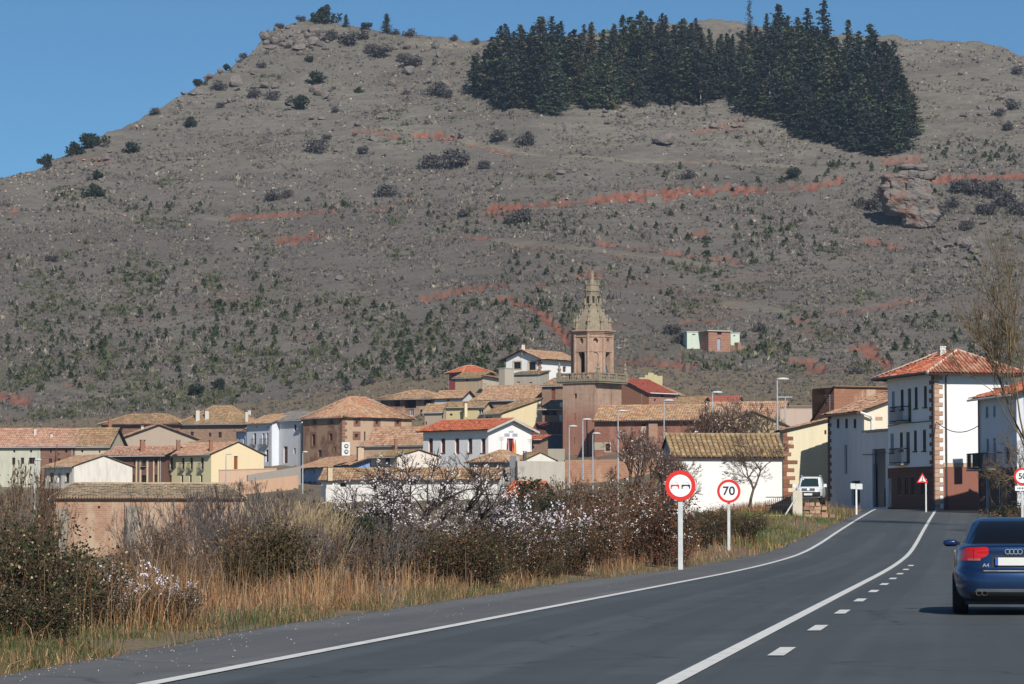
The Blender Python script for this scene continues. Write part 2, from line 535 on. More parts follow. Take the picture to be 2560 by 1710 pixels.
hc = hc + (np.array([0.29, 0.25, 0.175]) - hc) * (tan * 1.0)[..., None]
rc = np.array([0.29, 0.118, 0.08])[None, None] * (1 + 0.75 * fbm(HPX / 6, hy / 6, 51, 3))[..., None]
hc = hc + (rc - hc) * np.clip(red, 0, 1)[..., None]
gv = sstep(0.05, 0.45, fbm(HX / 35, HD / 22, 63, 3)) * sstep(600, 950, hy) * 0.55
hc = hc + (np.array([0.105, 0.105, 0.062]) - hc) * gv[..., None]
st = sstep(0.1, 0.42, fbm(HPX / 160, hy / 16 + HPX / 300, 67, 4)) * 0.5
hc = hc * (1 - .45 * st)[..., None]
hc = hc * (1 - .13 * sstep(380, 560, hy) * sstep(1000, 800, hy))[..., None]
hc = hc * np.array([.90, .915, .94])
rv = sstep(0.18, 0.5, fbm(HX / 22, HD / 18, 61, 3)) * sstep(430, 900, hy) * 0.35
hc = hc + (np.array([0.20, 0.085, 0.055]) - hc) * rv[..., None]
m = NT('hillside', 0.95, spec=0.15)
va = m.n('VertexColor', layer_name='Col')
f1, f2 = m.noise(m.pos((0.45, 0.8, 1.5)), 0.6, 7, 0.72), m.noise(m.pos((.6, 1, 1.4)), 2.2, 4, 0.7)
c = m.mix(m.ramp(f1, [(0.42, 0.0), (0.60, 0.75)]), va.outputs[0], (0.115, 0.102, 0.092))
c = m.mix(m.ramp(f2, [(0.5, 0.0), (0.72, 0.6)]), c, (0.24, 0.215, 0.18))
redmix = m.mix(m.ramp(f2, [(0.4, 0.0), (0.7, 0.5)]), va.outputs[0], (0.20, 0.078, 0.05))
sep = m.n('SeparateColor')
m.l(va.outputs[0], sep.inputs[0])
dif = m.n('Math', operation='SUBTRACT')
m.l(sep.outputs[0], dif.inputs[0])
m.l(sep.outputs[1], dif.inputs[1])
m.base(m.mix(m.ramp(dif.outputs[0], [(0.06, 0.0), (0.13, 1.0)]), c, redmix))
m.bump(f1, 0.9, 0.8)
nx, ny = len(hp), NR + NB
ii, jj = np.meshgrid(np.arange(nx - 1), np.arange(ny - 1))
q = (jj * nx + ii).ravel()
F = np.stack([q, q + 1, q + nx + 1, q + nx], 1)
tag(link('hill', np_mesh('hill', np.stack([HX, HD, HZv], 2).reshape(-1, 3), F, m.mat, col=hc.reshape(-1, 3), smooth=True)), kind='structure')

# ------------------------------------------------------------------ road and its markings
def strip(t0, t1, y0, y1, dz, step=2.0, cols=1, extra=None):
    """sheet along the road between offsets t0, t1 (numbers or functions of Y) from the left edge line"""
    n = max(2, int((y1 - y0) / step) + 1)
    Y = np.linspace(y0, y1, n)
    a = t0(Y) if callable(t0) else np.full(n, float(t0))
    b = t1(Y) if callable(t1) else np.full(n, float(t1))
    V, Fq = [], []
    for k in range(cols + 1):
        t = a + (b - a) * k / cols
        V.append(np.stack([edge_x(Y) + t, Y, zroad(Y) + dz], 1))
    V = np.stack(V, 1).reshape(-1, 3)
    for i in range(n - 1):
        for k in range(cols):
            q = i * (cols + 1) + k
            Fq.append((q, q + 1, q + cols + 2, q + cols + 1))
    return V, np.array(Fq)
def asphalt(c, name):
    m = NT(name, 0.72, 0, 0.42)
    along = m.n('NewGeometry')
    mp = m.n('Mapping')
    mp.inputs['Rotation'].default_value = (0, 0, math.atan(0.1438))
    m.l(along.outputs['Position'], mp.inputs['Vector'])
    st = m.n('Mapping')
    st.inputs['Scale'].default_value = (1.4, 0.02, 1)
    m.l(mp.outputs[0], st.inputs['Vector'])
    a, b, d = m.noise(st.outputs[0], 1.1, 3), m.noise(m.pos(), 0.22, 5, 0.7), m.noise(m.pos(), 60, 2)
    x = m.ramp(d, [(0.25, mul(c, 0.72)), (0.75, mul(c, 1.3))])
    x = m.mix(m.ramp(a, [(0.4, 0.0), (0.62, 0.6)]), x, mul(c, 0.64))
    x = m.mix(m.ramp(b, [(0.45, 0.0), (0.66, 0.55)]), x, mul(c, 1.32))
    sx = m.n('SeparateXYZ')
    m.l(along.outputs['Position'], sx.inputs[0])
    tl = m.n('Math', operation='MULTIPLY_ADD')
    m.l(sx.outputs[1], tl.inputs[0]); tl.inputs[1].default_value = -0.1438
    m.l(sx.outputs[0], tl.inputs[2])
    ph = m.n('Math', operation='MULTIPLY_ADD')
    m.l(tl.outputs[0], ph.inputs[0]); ph.inputs[1].default_value = 2 * math.pi / 1.95; ph.inputs[2].default_value = 1.2
    sn = m.n('Math', operation='SINE')
    m.l(ph.outputs[0], sn.inputs[0])
    wob = m.n('Math', operation='MULTIPLY_ADD')
    m.l(a, wob.inputs[0]); wob.inputs[1].default_value = 1.6
    m.l(sn.outputs[0], wob.inputs[2])
    x = m.mix(m.ramp(wob.outputs[0], [(0.55, 0.0), (1.0, 0.5)]), x, mul(c, 0.74))
    cr = m.n('TexVoronoi', feature='DISTANCE_TO_EDGE')
    cr.inputs['Scale'].default_value = 0.16
    wv = m.n('VectorMath', operation='MULTIPLY_ADD')
    nn = m.n('TexNoise'); nn.inputs['Scale'].default_value = 1.2
    m.l(along.outputs['Position'], nn.inputs['Vector'])
    m.l(nn.outputs['Color'], wv.inputs[0]); wv.inputs[1].default_value = (1.2, 1.2, 0)
    m.l(along.outputs['Position'], wv.inputs[2])
    m.l(wv.outputs[0], cr.inputs['Vector'])
    x = m.mix(m.ramp(cr.outputs['Distance'], [(0.002, 0.75), (0.006, 0.0)]), x, mul(c, 0.45))
    m.base(x)
    m.bump(d, 0.35, 0.01)
    return m.mat
V, F = strip(lambda Y: -shoulder(Y) - 0.15 + 0.22 * fbm(Y / 2.3, Y * 0, 5, 3), lambda Y: 9.2 + 0.2 * fbm(Y / 3, Y * 0, 6, 3), -50, 262, -0.008, 1.0, 3)
tag(link('road', np_mesh('road', V, F, asphalt((0.074, 0.084, 0.087), 'asphalt'), smooth=True)), kind='structure')
V, F = strip(lambda Y: -shoulder(Y) - 0.05 + 0.2 * fbm(Y / 2.3, Y * 0, 5, 3), 0.0, -50, 210, -0.003, 1.0, 2)
tag(link('road_shoulder', np_mesh('road_shoulder', V, F, asphalt((0.13, 0.13, 0.128), 'worn_asphalt'), smooth=True)), kind='structure')
jm = MB()
jx, jy, jz = edge_x(236.0), 236.0, float(zroad(236.0))
jm.face([(jx - 3, 222, zroad(222.) - 0.02), (jx + 16, 222, zroad(222.) - 0.02), (jx + 24, 268, 2.38), (jx - 8, 268, 2.38)])
tag(jm.build('junction', asphalt((0.074, 0.084, 0.087), 'asphalt')), kind='structure')
m = NT('road_paint', 0.7)
w1, w2 = m.noise(m.pos(), 3.5, 4), m.noise(m.pos(), 30, 3)
c = m.ramp(w2, [(0.3, (0.60, 0.60, 0.58)), (0.7, (0.72, 0.72, 0.70))])
m.base(m.mix(m.ramp(w1, [(0.52, 0.0), (0.72, 0.5)]), c, (0.22, 0.23, 0.23)))
PAINT = m.mat
def marking(name, label, t0, t1, y0, y1, group=None):
    V, F = strip(t0, t1, y0, y1, 0.002, 1.0)
    return tag(link(name, np_mesh(name, V, F, PAINT)), kind='structure')
marking('edge_line', '', 0.0, 0.17, 10, 226)
marking('edge_line', '', 8.55, 8.72, 10, 160)
marking('centre_line', '', 4.28, 4.45, 10, 228)
y = 33.4
while y < 104:
    marking('dashed_line', '', 4.82, 4.99, y - 1.1, y + 1.1)
    y += 7.7
for k in range(9):
    marking('dashed_line', '', 8.55, 8.75, 176 + k * 5.4, 178.4 + k * 5.4)
for k in range(6):
    xx, yy = edge_x(229.0) + 5.2 + k * 0.95, 229.0
    mb = MB()
    mb.face([(xx, yy, zroad(yy) + 0.003), (xx + 0.55, yy, zroad(yy) + 0.003), (xx + 0.55, yy + 0.5, zroad(yy + .5) + 0.003), (xx, yy + 0.5, zroad(yy + .5) + 0.003)])
    tag(mb.build('dashed_line', PAINT), kind='structure')

# ------------------------------------------------------------------ air: a thin blue haze between here and the hilltop
hz = MB()
hz.box((0, 600, 122), (2600, 1480, 262))
hm = bpy.data.materials.new('haze')
hm.use_nodes = True
hn = hm.node_tree.nodes
hn.clear()
pv = hn.new('ShaderNodeVolumePrincipled')
pv.inputs['Color'].default_value = (0.62, 0.78, 1.0, 1)
pv.inputs['Density'].default_value = 0.00011
pv.inputs['Anisotropy'].default_value = 0.2
hmo = hn.new('ShaderNodeOutputMaterial')
hm.node_tree.links.new(pv.outputs[0], hmo.inputs['Volume'])
tag(hz.build('haze', hm), 'thin blue haze lying over the valley', 'haze', kind='stuff')
# ------------------------------------------------------------------ houses
T_TAN = (S(184, 152, 120), S(200, 168, 136), S(166, 130, 102), S(190, 144, 116), S(154, 124, 102))
T_RED = (S(186, 142, 118), S(200, 160, 136), S(168, 122, 100), S(196, 166, 142), S(180, 132, 110))
T_OLD = (S(170, 140, 108), S(150, 124, 96), S(186, 156, 118), S(160, 116, 88), S(140, 112, 88))
T_ORANGE = (S(190, 106, 74), S(200, 112, 80), S(182, 100, 72))
T_HOUSE = (S(184, 96, 70), S(202, 128, 96), S(164, 78, 56), S(208, 156, 126), S(176, 88, 64))
T_DARK = (S(120, 74, 66), S(112, 68, 62), S(126, 80, 70))
LICH, REDP = (0.26, 0.20, 0.12), S(186, 92, 66)
def roof_tan(): return rooftile(T_TAN, LICH, 0.5)
def roof_red(): return rooftile(T_RED, LICH, 0.3)
def roof_old(): return rooftile(T_OLD, (0.24, 0.19, 0.10), 0.6)
STONE_BR = ((0.235, 0.125, 0.085), (0.175, 0.085, 0.06), (0.29, 0.205, 0.15))
def stone_brown(patch=None, pf=0.5): return masonry(*STONE_BR, 0.55, 0.28, patch, pf)
def brick(patch=None, pf=0.5): return masonry((0.30, 0.125, 0.07), (0.25, 0.10, 0.06), (0.34, 0.23, 0.16), 0.5, 0.13, patch, pf)
def rubble(): return masonry((0.30, 0.19, 0.13), (0.22, 0.125, 0.09), (0.40, 0.31, 0.22), 0.42, 0.26)

def slope_sheet(mb, e0, e1, r1, r0, pitch=0.3, tile=0.55, amp=0.06, m=0, seed=0):
    """one roof slope laid with barrel tiles: columns run up the slope, courses overlap"""
    e0, e1, r1, r0 = (np.array(p, float) for p in (e0, e1, r1, r0))
    U = e1 - e0
    Le = np.linalg.norm(U)
    U /= Le
    W = r0 - e0
    W = W - U * W.dot(U)
    V1 = np.linalg.norm(W)
    W /= V1
    N = np.cross(U, W)
    if N[2] < 0: N = -N
    u0, u1 = (r0 - e0).dot(U), (r1 - e0).dot(U)
    v0, v1 = (r0 - e0).dot(W), (r1 - e0).dot(W)
    xp, fp = [], []
    if u0 > 1e-3: xp, fp = [0.0], [0.0]
    xp += [min(u0, 1e9), max(u1, u0 + 1e-4)]
    fp += [v0, v1]
    if u1 < Le - 1e-3: xp, fp = xp + [Le], fp + [0.0]
    n = max(2, int(round(Le / pitch)))
    prof = ((0.0, 0.0), (0.3, 0.85), (0.5, 1.0), (0.7, 0.85))
    us, hs, cid = [], [], []
    for k in range(n):
        for a, h in prof:
            us.append((k + a) * Le / n); hs.append(h * amp); cid.append(k + a * 0.999)
    us.append(Le); hs.append(0.0); cid.append(n - 0.001)
    us, hs, cid = np.array(us), np.array(hs), np.array(cid)
    vm = np.interp(us, xp, fp)
    # a column keeps one height so that its top follows the hip in steps
    nr = max(1, int(round(V1 / tile)))
    rg = np.random.default_rng(seed + n * 7 + nr)
    jit = rg.normal(0, 0.012, (nr + 1, n))
    base = len(mb.v)
    rows = []
    for r in range(nr):
        for e, (fr, lift) in enumerate(((r / nr, 0.035), ((r + 1) / nr, 0.0))):
            v = vm * fr
            h = hs + lift + jit[r][np.minimum(cid.astype(int), n - 1)]
            h = h + 0.10 * (fbm(us / 2.6 + seed * 3.1, v / 2.2 + seed, 11, 3)) * min(1, Le / 8)
            pts = e0 + us[:, None] * U + v[:, None] * W + h[:, None] * N
            rows.append(pts)
            mb.v += [tuple(p) for p in pts]
    c = len(us)
    for r in range(nr):
        for i in range(c - 1):
            a = base + (2 * r) * c + i
            b = a + c
            mb.f.append((a, a + 1, b + 1, b))
            mb.m.append(m)
            k = int(cid[i])
            for (uu, vv) in ((0.2, 0.2), (0.8, 0.2), (0.8, 0.8), (0.2, 0.8)):
                mb.uv.append((k + uu, r + vv + seed * 31))
    return N
# MB stores uv per face corner; sheets push vertices directly, so build() only needs uv in corner order
def roof_under(mb, poly, m=1, drop=0.12):
    a = [Vector(p) - Vector((0, 0, 0.015)) for p in poly]
    b = [p - Vector((0, 0, drop)) for p in a]
    mb.face(b[::-1], m)
    for i in range(len(a)):
        j = (i + 1) % len(a)
        mb.face([a[i], a[j], b[j], b[i]], m)

def zat(px, py, X, Y): return P(px, py, Y)[2]
class Fac:
    """one wall plane: start point, direction, outward normal"""
    def __init__(s, A, d, nrm, L): s.A, s.d, s.n, s.L, s.holes = A, d, nrm, L, []
    def at(s, px, py):
        v = CY - py
        rx, ry, rz = px - CX, FPX * CA - v * SA, FPX * SA + v * CA
        # A + k d = t r
        det = rx * (-s.d[1]) - (-s.d[0]) * ry
        t = (s.A[0] * (-s.d[1]) + s.d[0] * s.A[1]) / det
        k = (rx * s.A[1] - ry * s.A[0]) / det
        return k, CAMH + rz * t
    def p(s, k, z, o=0.0): return (s.A[0] + s.d[0] * k + s.n[0] * o, s.A[1] + s.d[1] * k + s.n[1] * o, z)

class House:
    def __init__(h, name, label, A, L, R, eave, base, th, roof, peak, wall, rmat, ov=0.45, cat='house', group=None, wallL=None,
                 drop=3.0, pitch=0.34, tile=0.6, ridge=True, ovg=None, rw=0.0, hipin=None, uroof=True):
        px, d = A
        h.d = d
        th = math.radians(th)
        Ax, Ay, ze = P(px, eave, d)
        zb = P(px, base, d)[2]
        h.Rt, h.Lf = (math.cos(th), math.sin(th)), (-math.sin(th), math.cos(th))
        def solve(q, v, z=ze):
            if q < 0 and q > -60 and q not in (0,) and getattr(h, 'neg', True): return -q
            k = (q - CX) / FPX
            return (k * (Ay * CA + (z - CAMH) * SA) - Ax) / (v[0] - k * v[1] * CA)
        h.WL, h.WR = solve(L, h.Lf), solve(R, h.Rt)
        h.A, h.ze, h.zb = (Ax, Ay), ze, zb
        h.root = thing(name, label, cat, (Ax, Ay, zb), group=group)
        h.org = Vector((Ax, Ay, zb))
        h.fR = Fac(h.A, h.Rt, (-h.Lf[0], -h.Lf[1]), h.WR)
        h.fL = Fac(h.A, h.Lf, (-h.Rt[0], -h.Rt[1]), h.WL)
        h.roof, h.ov = roof, ov
        h.drop, h.wall, h.wallL, h.rmat = drop, wall, wallL or wall, rmat
        h.pitch, h.tile, h.ridge, h.rw, h.hipin = pitch, tile, ridge, rw, hipin
        h.ovg = ov if ovg is None else ovg
        WL, WR = h.WL, h.WR
        tops = {'gableR': (WR / 2, 0), 'gableL': (0, WL / 2), 'hip': (WR / 2, min(WR, WL) / 2) if WL >= WR else (min(WR, WL) / 2, WL / 2),
                'shedR': (WR, 0), 'shedL': (0, WL), 'flat': (0, 0)}
        r, l = tops[roof]
        q = h.pt(r, l, 0)
        h.zr = P(CX, peak, q[1])[2] if peak is not None else ze + 0.1
        half = {'gableR': WR / 2, 'gableL': WL / 2, 'hip': min(WR, WL) / 2, 'shedR': WR, 'shedL': WL, 'flat': 0}[roof]
        if half and h.zr > h.ze: h.ze = ze + (h.zr - ze) / (half + ov) * ov      # the given eave is the roof's lower edge
        h.gut = None
    def pt(h, r, l, z):
        return (h.A[0] + h.Rt[0] * r + h.Lf[0] * l, h.A[1] + h.Rt[1] * r + h.Lf[1] * l, z)
    def win(h, f, x0, x1, y0, y1, kind='w', frame=None, fill=None, surround=None, sill=False, deep=0.22, name=None, rail=False, ledge=None):
        F_ = h.fR if f == 'R' else h.fL
        ym, xm = (y0 + y1) / 2, (x0 + x1) / 2
        k0, k1 = sorted((F_.at(x0, ym)[0], F_.at(x1, ym)[0]))
        z1, z0 = F_.at(xm, y0)[1], F_.at(xm, y1)[1]
        k0, k1 = max(k0, 0.05), min(k1, F_.L - 0.05)
        if k1 - k0 < 0.05: return
        F_.holes.append((k0, k1, z0, z1, deep))
        nm = name or {'w': 'window', 'd': 'door', 'o': 'opening', 'g': 'gate'}[kind]
        mb = MB()
        o = -deep + 0.01
        mb.prism([F_.p(k0, z0, o), F_.p(k1, z0, o), F_.p(k1, z1, o), F_.p(k0, z1, o)], Vector((-F_.n[0], -F_.n[1], 0)) * 0.04)
        w = mb.build(nm, fill or {'w': glass_dark(), 'd': WOOD, 'o': plain((0.008, 0.008, 0.009), 0.9), 'g': plain((0.012, 0.03, 0.06), 0.5)}[kind], h.root)
        W, H = k1 - k0, z1 - z0
        if kind == 'w':
            t = min(0.09, W * 0.14)
            fb = MB()
            def bar(a, b, c, d_, oo):
                fb.prism([F_.p(a, c, oo), F_.p(b, c, oo), F_.p(b, d_, oo), F_.p(a, d_, oo)], Vector((-F_.n[0], -F_.n[1], 0)) * 0.05)
            oo = o + 0.055
            bar(k0, k0 + t, z0, z1, oo); bar(k1 - t, k1, z0, z1, oo)
            bar(k0 + t, k1 - t, z0, z0 + t, oo); bar(k0 + t, k1 - t, z1 - t, z1, oo)
            bar((k0 + k1) / 2 - t / 2, (k0 + k1) / 2 + t / 2, z0 + t, z1 - t, oo)
            fb.build('frame', frame or WOOD, w, h.org)
        if kind == 'd':
            fb = MB()
            fb.prism([F_.p(k0 + W * 0.12, z0 + H * .1, o + .03), F_.p(k1 - W * 0.12, z0 + H * .1, o + .03), F_.p(k1 - W * .12, z0 + H * .5, o + .03), F_.p(k0 + W * .12, z0 + H * .5, o + .03)], Vector((F_.n[0], F_.n[1], 0)) * -0.035)
            fb.build('door_panel', fill or WOOD, w, h.org)
        if surround:
            sb = MB()
            s_ = 0.24 if surround is True else surround[1]
            sm = plain((0.22, 0.11, 0.075), 0.9) if surround is True else surround[0]
            for a, b, c, d_ in ((k0 - s_, k0, z0 - s_, z1 + s_), (k1, k1 + s_, z0 - s_, z1 + s_), (k0, k1, z1, z1 + s_), (k0, k1, z0 - s_, z0)):
                sb.prism([F_.p(a, c, .03), F_.p(b, c, .03), F_.p(b, d_, .03), F_.p(a, d_, .03)], Vector((-F_.n[0], -F_.n[1], 0)) * 0.06)
            sb.build('surround', sm, w, h.org)
        if sill:
            sb = MB()
            sb.prism([F_.p(k0 - .1, z0 - .08, .1), F_.p(k1 + .1, z0 - .08, .1), F_.p(k1 + .1, z0, .1), F_.p(k0 - .1, z0, .1)], Vector((-F_.n[0], -F_.n[1], 0)) * 0.2)
            sb.build('sill', ledge or plain((0.10, 0.05, 0.035), 0.8), w, h.org)
        if rail: h.balcony(f, k0 - 0.15, k1 + 0.15, z0)
        return w
    def balcony(h, f, k0, k1, z, out=0.5, hgt=1.0, bars=None, mat=None):
        F_ = h.fR if f == 'R' else h.fL
        sb = MB()
        N = Vector((F_.n[0], F_.n[1], 0))
        sb.prism([F_.p(k0, z - .12, 0.01), F_.p(k1, z - .12, 0.01), F_.p(k1, z - .01, 0.01), F_.p(k0, z - .01, 0.01)], N * out)
        b = sb.build('balcony', plain((0.25, 0.22, 0.19), 0.8), h.root)
        rb = MB()
        P_ = [F_.p(k0 + .03, z, .02), F_.p(k0 + .03, z, out - .03), F_.p(k1 - .03, z, out - .03), F_.p(k1 - .03, z, .02)]
        for zz in (0.06, hgt):
            rb.tube([Vector(p) + Vector((0, 0, zz)) for p in P_], 0.035, 4)
        n = bars or max(3, int((k1 - k0) / 0.16))
        for i in range(n + 1):
            k = k0 + .03 + (k1 - k0 - .06) * i / n
            a = Vector(F_.p(k, z + .06, out - .03))
            rb.tube([a, a + Vector((0, 0, hgt - .06))], 0.02, 4, cap=False)
        rb.build('railing', mat or IRON, b, h.org)
    def chimney(h, x0, x1, yt, yb, mat=None, cap=None, dd=3.0, style='slab'):
        Y = h.d + dd
        a, b = PV(x0, yt, Y), PV(x1, yb, Y)
        w = b.x - a.x
        z0, z1 = b.z - 0.6, a.z
        c = ((a.x + b.x) / 2, Y)
        mb = MB()
        top = z1 - 0.16
        mb.box((c[0], c[1], (z0 + top) / 2), (w * .88, w * .88, top - z0), 0.3)
        o = mb.build('chimney', mat or plaster((0.55, 0.52, 0.47), 0.5), h.root)
        cb = MB()
        if style == 'louvre':
            for k in range(5): cb.box((c[0], c[1], top - 1.0 * (z1 - z0) * 0.09 * k + .04), (w * 1.0, w * 1.0, 0.1), 0.3)
        else:
            for sx in (-1, 1):
                cb.box((c[0] + sx * w * .36, c[1], top + .06), (w * .14, w * .8, 0.12), 0.3)
            cb.box((c[0], c[1], top + .15), (w * 1.1, w * 1.1, 0.07), 0.3)
        cb.build('chimney_cap', cap or plain((0.30, 0.16, 0.10), 0.85), o, h.org)
        return o
    def walls(h):
        WL, WR, ze, zr = h.WL, h.WR, h.ze, h.zr
        zlo = h.zb - h.drop
        def wall_mesh(F_, gable, mb):
            ks = sorted({0.0, F_.L, *[q for c in F_.holes for q in c[:2]]})
            zs = sorted({zlo, ze, *[min(max(q, zlo), ze) for c in F_.holes for q in c[2:4]]})
            for a, b in zip(ks[:-1], ks[1:]):
                for c, d_ in zip(zs[:-1], zs[1:]):
                    km, zm = (a + b) / 2, (c + d_) / 2
                    if any(x0 < km < x1 and y0 < zm < y1 for x0, x1, y0, y1, _ in F_.holes): continue
                    mb.face([F_.p(a, c), F_.p(b, c), F_.p(b, d_), F_.p(a, d_)], 0, [(a, c), (b, c), (b, d_), (a, d_)])
            for x0, x1, y0, y1, dp in F_.holes:
                y1 = min(y1, ze)
                for (a, b) in (((x0, y0), (x1, y0)), ((x1, y0), (x1, y1)), ((x1, y1), (x0, y1)), ((x0, y1), (x0, y0))):
                    mb.face([F_.p(*a), F_.p(*b), F_.p(*b, -dp - .05), F_.p(*a, -dp - .05)], 0, [a, b, (b[0] + .2, b[1]), (a[0] + .2, a[1])])
            if gable == 'tri':
                mb.face([F_.p(0, ze), F_.p(F_.L, ze), F_.p(F_.L / 2, zr)], 0, [(0, ze), (F_.L, ze), (F_.L / 2, zr)])
            elif gable == 'up':
                mb.face([F_.p(0, ze), F_.p(F_.L, ze), F_.p(F_.L, zr)], 0, [(0, ze), (F_.L, ze), (F_.L, zr)])
            elif gable == 'down':
                mb.face([F_.p(0, ze), F_.p(F_.L, zr), F_.p(F_.L, zlo), F_.p(0, zlo)], 0, [(0, ze), (F_.L, zr), (F_.L, zlo), (0, zlo)])
        g = {'gableR': ('tri', None), 'gableL': (None, 'tri'), 'shedR': ('up', None), 'shedL': (None, 'up')}.get(h.roof, (None, None))
        back = ['', '']
        a, b, a2, b2 = MB(), MB(), MB(), MB()
        wall_mesh(h.fR, g[0], a)
        wall_mesh(h.fL, g[1], b)
        B, C, D = h.pt(WR, 0, 0), h.pt(WR, WL, 0), h.pt(0, WL, 0)
        def q(m_, p0, p1, zt0, zt1, L, zm=None):
            top = [(p1[0], p1[1], zt1)] + ([((p0[0] + p1[0]) / 2, (p0[1] + p1[1]) / 2, zm)] if zm else []) + [(p0[0], p0[1], zt0)]
            m_.face([(p0[0], p0[1], zlo), (p1[0], p1[1], zlo)] + top, 0, [(0, zlo), (L, zlo), (L, zt1)] + ([(L / 2, zm)] if zm else []) + [(0, zt0)])
        tB = zr if h.roof == 'shedR' else ze
        tC = zr if h.roof in ('shedR', 'shedL') else ze
        tD = zr if h.roof == 'shedL' else ze
        q(b2, B, C, tB, tC, WL, zr if h.roof == 'gableL' else None)
        q(a2, C, D, tC, tD, WR, zr if h.roof == 'gableR' else None)
        a.build('wall', h.wall, h.root)
        b.build('wall', h.wallL, h.root)
        a2.build('wall', h.wall, h.root)
        b2.build('wall', h.wallL, h.root)
    def roofs(h, tiles=True):
        WL, WR, ze, zr, o, og = h.WL, h.WR, h.ze, h.zr, h.ov, h.ovg
        mb = MB()
        rd = MB()
        S_ = []
        if h.roof == 'gableR':
            t = (zr - ze) / (WR / 2)
            e = ze - t * o
            r0, r1 = h.pt(WR / 2, -og, zr), h.pt(WR / 2, WL + og, zr)
            S_ = [(h.pt(-o, WL + og, e), h.pt(-o, -og, e), r0, r1), (h.pt(WR + o, -og, e), h.pt(WR + o, WL + og, e), r1, r0)]
            rd_l = [(r0, r1)]
        elif h.roof == 'gableL':
            t = (zr - ze) / (WL / 2)
            e = ze - t * o
            r0, r1 = h.pt(-og, WL / 2, zr), h.pt(WR + og, WL / 2, zr)
            S_ = [(h.pt(-og, -o, e), h.pt(WR + og, -o, e), r1, r0), (h.pt(WR + og, WL + o, e), h.pt(-og, WL + o, e), r0, r1)]
            rd_l = [(r0, r1)]
        elif h.roof == 'hip':
            i = h.hipin or min(WR, WL) / 2
            t = (zr - ze) / (min(WR, WL) / 2)
            e = ze - t * o
            c = [h.pt(-o, -o, e), h.pt(WR + o, -o, e), h.pt(WR + o, WL + o, e), h.pt(-o, WL + o, e)]
            if WL >= WR: a, b = h.pt(WR / 2, i, zr), h.pt(WR / 2, WL - i, zr)
            else: a, b = h.pt(i, WL / 2, zr), h.pt(WR - i, WL / 2, zr)
            if WL >= WR: S_ = [(c[0], c[1], a, a), (c[1], c[2], b, a), (c[2], c[3], b, b), (c[3], c[0], a, b)]
            else: S_ = [(c[0], c[1], b, a), (c[1], c[2], b, b), (c[2], c[3], a, b), (c[3], c[0], a, a)]
            rd_l = [(a, b), (c[0], a), (c[1], a if WL >= WR else b), (c[2], b), (c[3], b if WL >= WR else a)]
            h.hipc = (c, a, b)
        elif h.roof == 'shedR':
            t = (zr - ze) / WR
            S_ = [(h.pt(-o, WL + og, ze - t * o), h.pt(-o, -og, ze - t * o), h.pt(WR + .15, -og, zr + t * .15), h.pt(WR + .15, WL + og, zr + t * .15))]
            rd_l = []
        elif h.roof == 'shedL':
            t = (zr - ze) / WL
            S_ = [(h.pt(-og, -o, ze - t * o), h.pt(WR + og, -o, ze - t * o), h.pt(WR + og, WL + .15, zr + t * .15), h.pt(-og, WL + .15, zr + t * .15))]
            rd_l = []
            if t < 0: S_ = [(S_[0][2], S_[0][3], S_[0][0], S_[0][1])]
        elif h.roof == 'flat':
            mb.prism([h.pt(-o, -o, ze + .02), h.pt(WR + o, -o, ze + .02), h.pt(WR + o, WL + o, ze + .02), h.pt(-o, WL + o, ze + .02)], (0, 0, 0.18))
            rd_l = []
        h.slopes = S_
        for k, s in enumerate(S_):
            if (tiles is True) or (tiles and k in tiles): slope_sheet(mb, *s, pitch=h.pitch, tile=h.tile, seed=k + int(h.d), amp=min(0.07, h.pitch * .22))
            pl = [s[0], s[1], s[2]] + ([s[3]] if (Vector(s[2]) - Vector(s[3])).length > .01 else [])
            roof_under(mb, pl)
        ro = mb.build('roof', [h.rmat, DARKWOOD], h.root)
        if h.ridge and rd_l:
            for a, b in rd_l: rd.tube([a, b], 0.13, 5)
            rd.build('ridge', h.rmat if h.ridge is True else h.ridge, ro, h.org)
        return ro
    def done(h, tiles=True):
        h.walls()
        ro = h.roofs(tiles)
        k = int(h.A[0] * 7 + h.d) % 6
        if h.roof in ('gableR', 'hip', 'shedR') and h.WL > 3:
            s = h.slopes[0] if h.roof != 'hip' else h.slopes[-1]
            a, b = Vector(s[0]), Vector(s[1])
            off = Vector((-h.Rt[0], -h.Rt[1], 0)) * .05 - Vector((0, 0, .08))
            if k != 1:
                g = MB(); g.tube([a + off, b + off], .075, 5); g.build('gutter', (plain((.30, .30, .30), .5), plain((.10, .06, .05), .6), plain((.5, .5, .5), .5))[k % 3], ro, h.org)
            if k in (0, 2, 3, 5):
                g = MB(); e = h.fL.L * (.03 if k < 3 else .97)
                g.tube([h.fL.p(e, h.ze - .1, .1), h.fL.p(e, h.zb - 1, .1)], .055, 5); g.build('downpipe', (plain((.42, .42, .42), .5), plain((.12, .07, .06), .6))[k % 2], h.root)
        if k in (1, 3, 4) and h.roof in ('gableR', 'gableL', 'hip', 'shedR'):
            p = Vector(h.slopes[0][2]).lerp(Vector(h.slopes[0][3]), .3 + .1 * k)
            g = MB(); t = p + Vector((0, 0, 1.9)); g.tube([p - Vector((0, 0, .3)), t], .03, 4)
            for q in range(4): g.tube([t + Vector((-.42 + .06 * q, .1, -.1 - .16 * q)), t + Vector((.42 - .06 * q, -.1, -.1 - .16 * q))], .016, 4)
            g.build('aerial', plain((.22, .22, .23), .5, .5), ro, h.org)
        return h
WHITE, CREAM = (0.78, 0.77, 0.73), (0.62, 0.53, 0.36)
SHUT = plain((0.05, 0.028, 0.02), 0.6)
MAR = plain((0.20, 0.045, 0.025), 0.6)
ROWG = 'houses of the village'
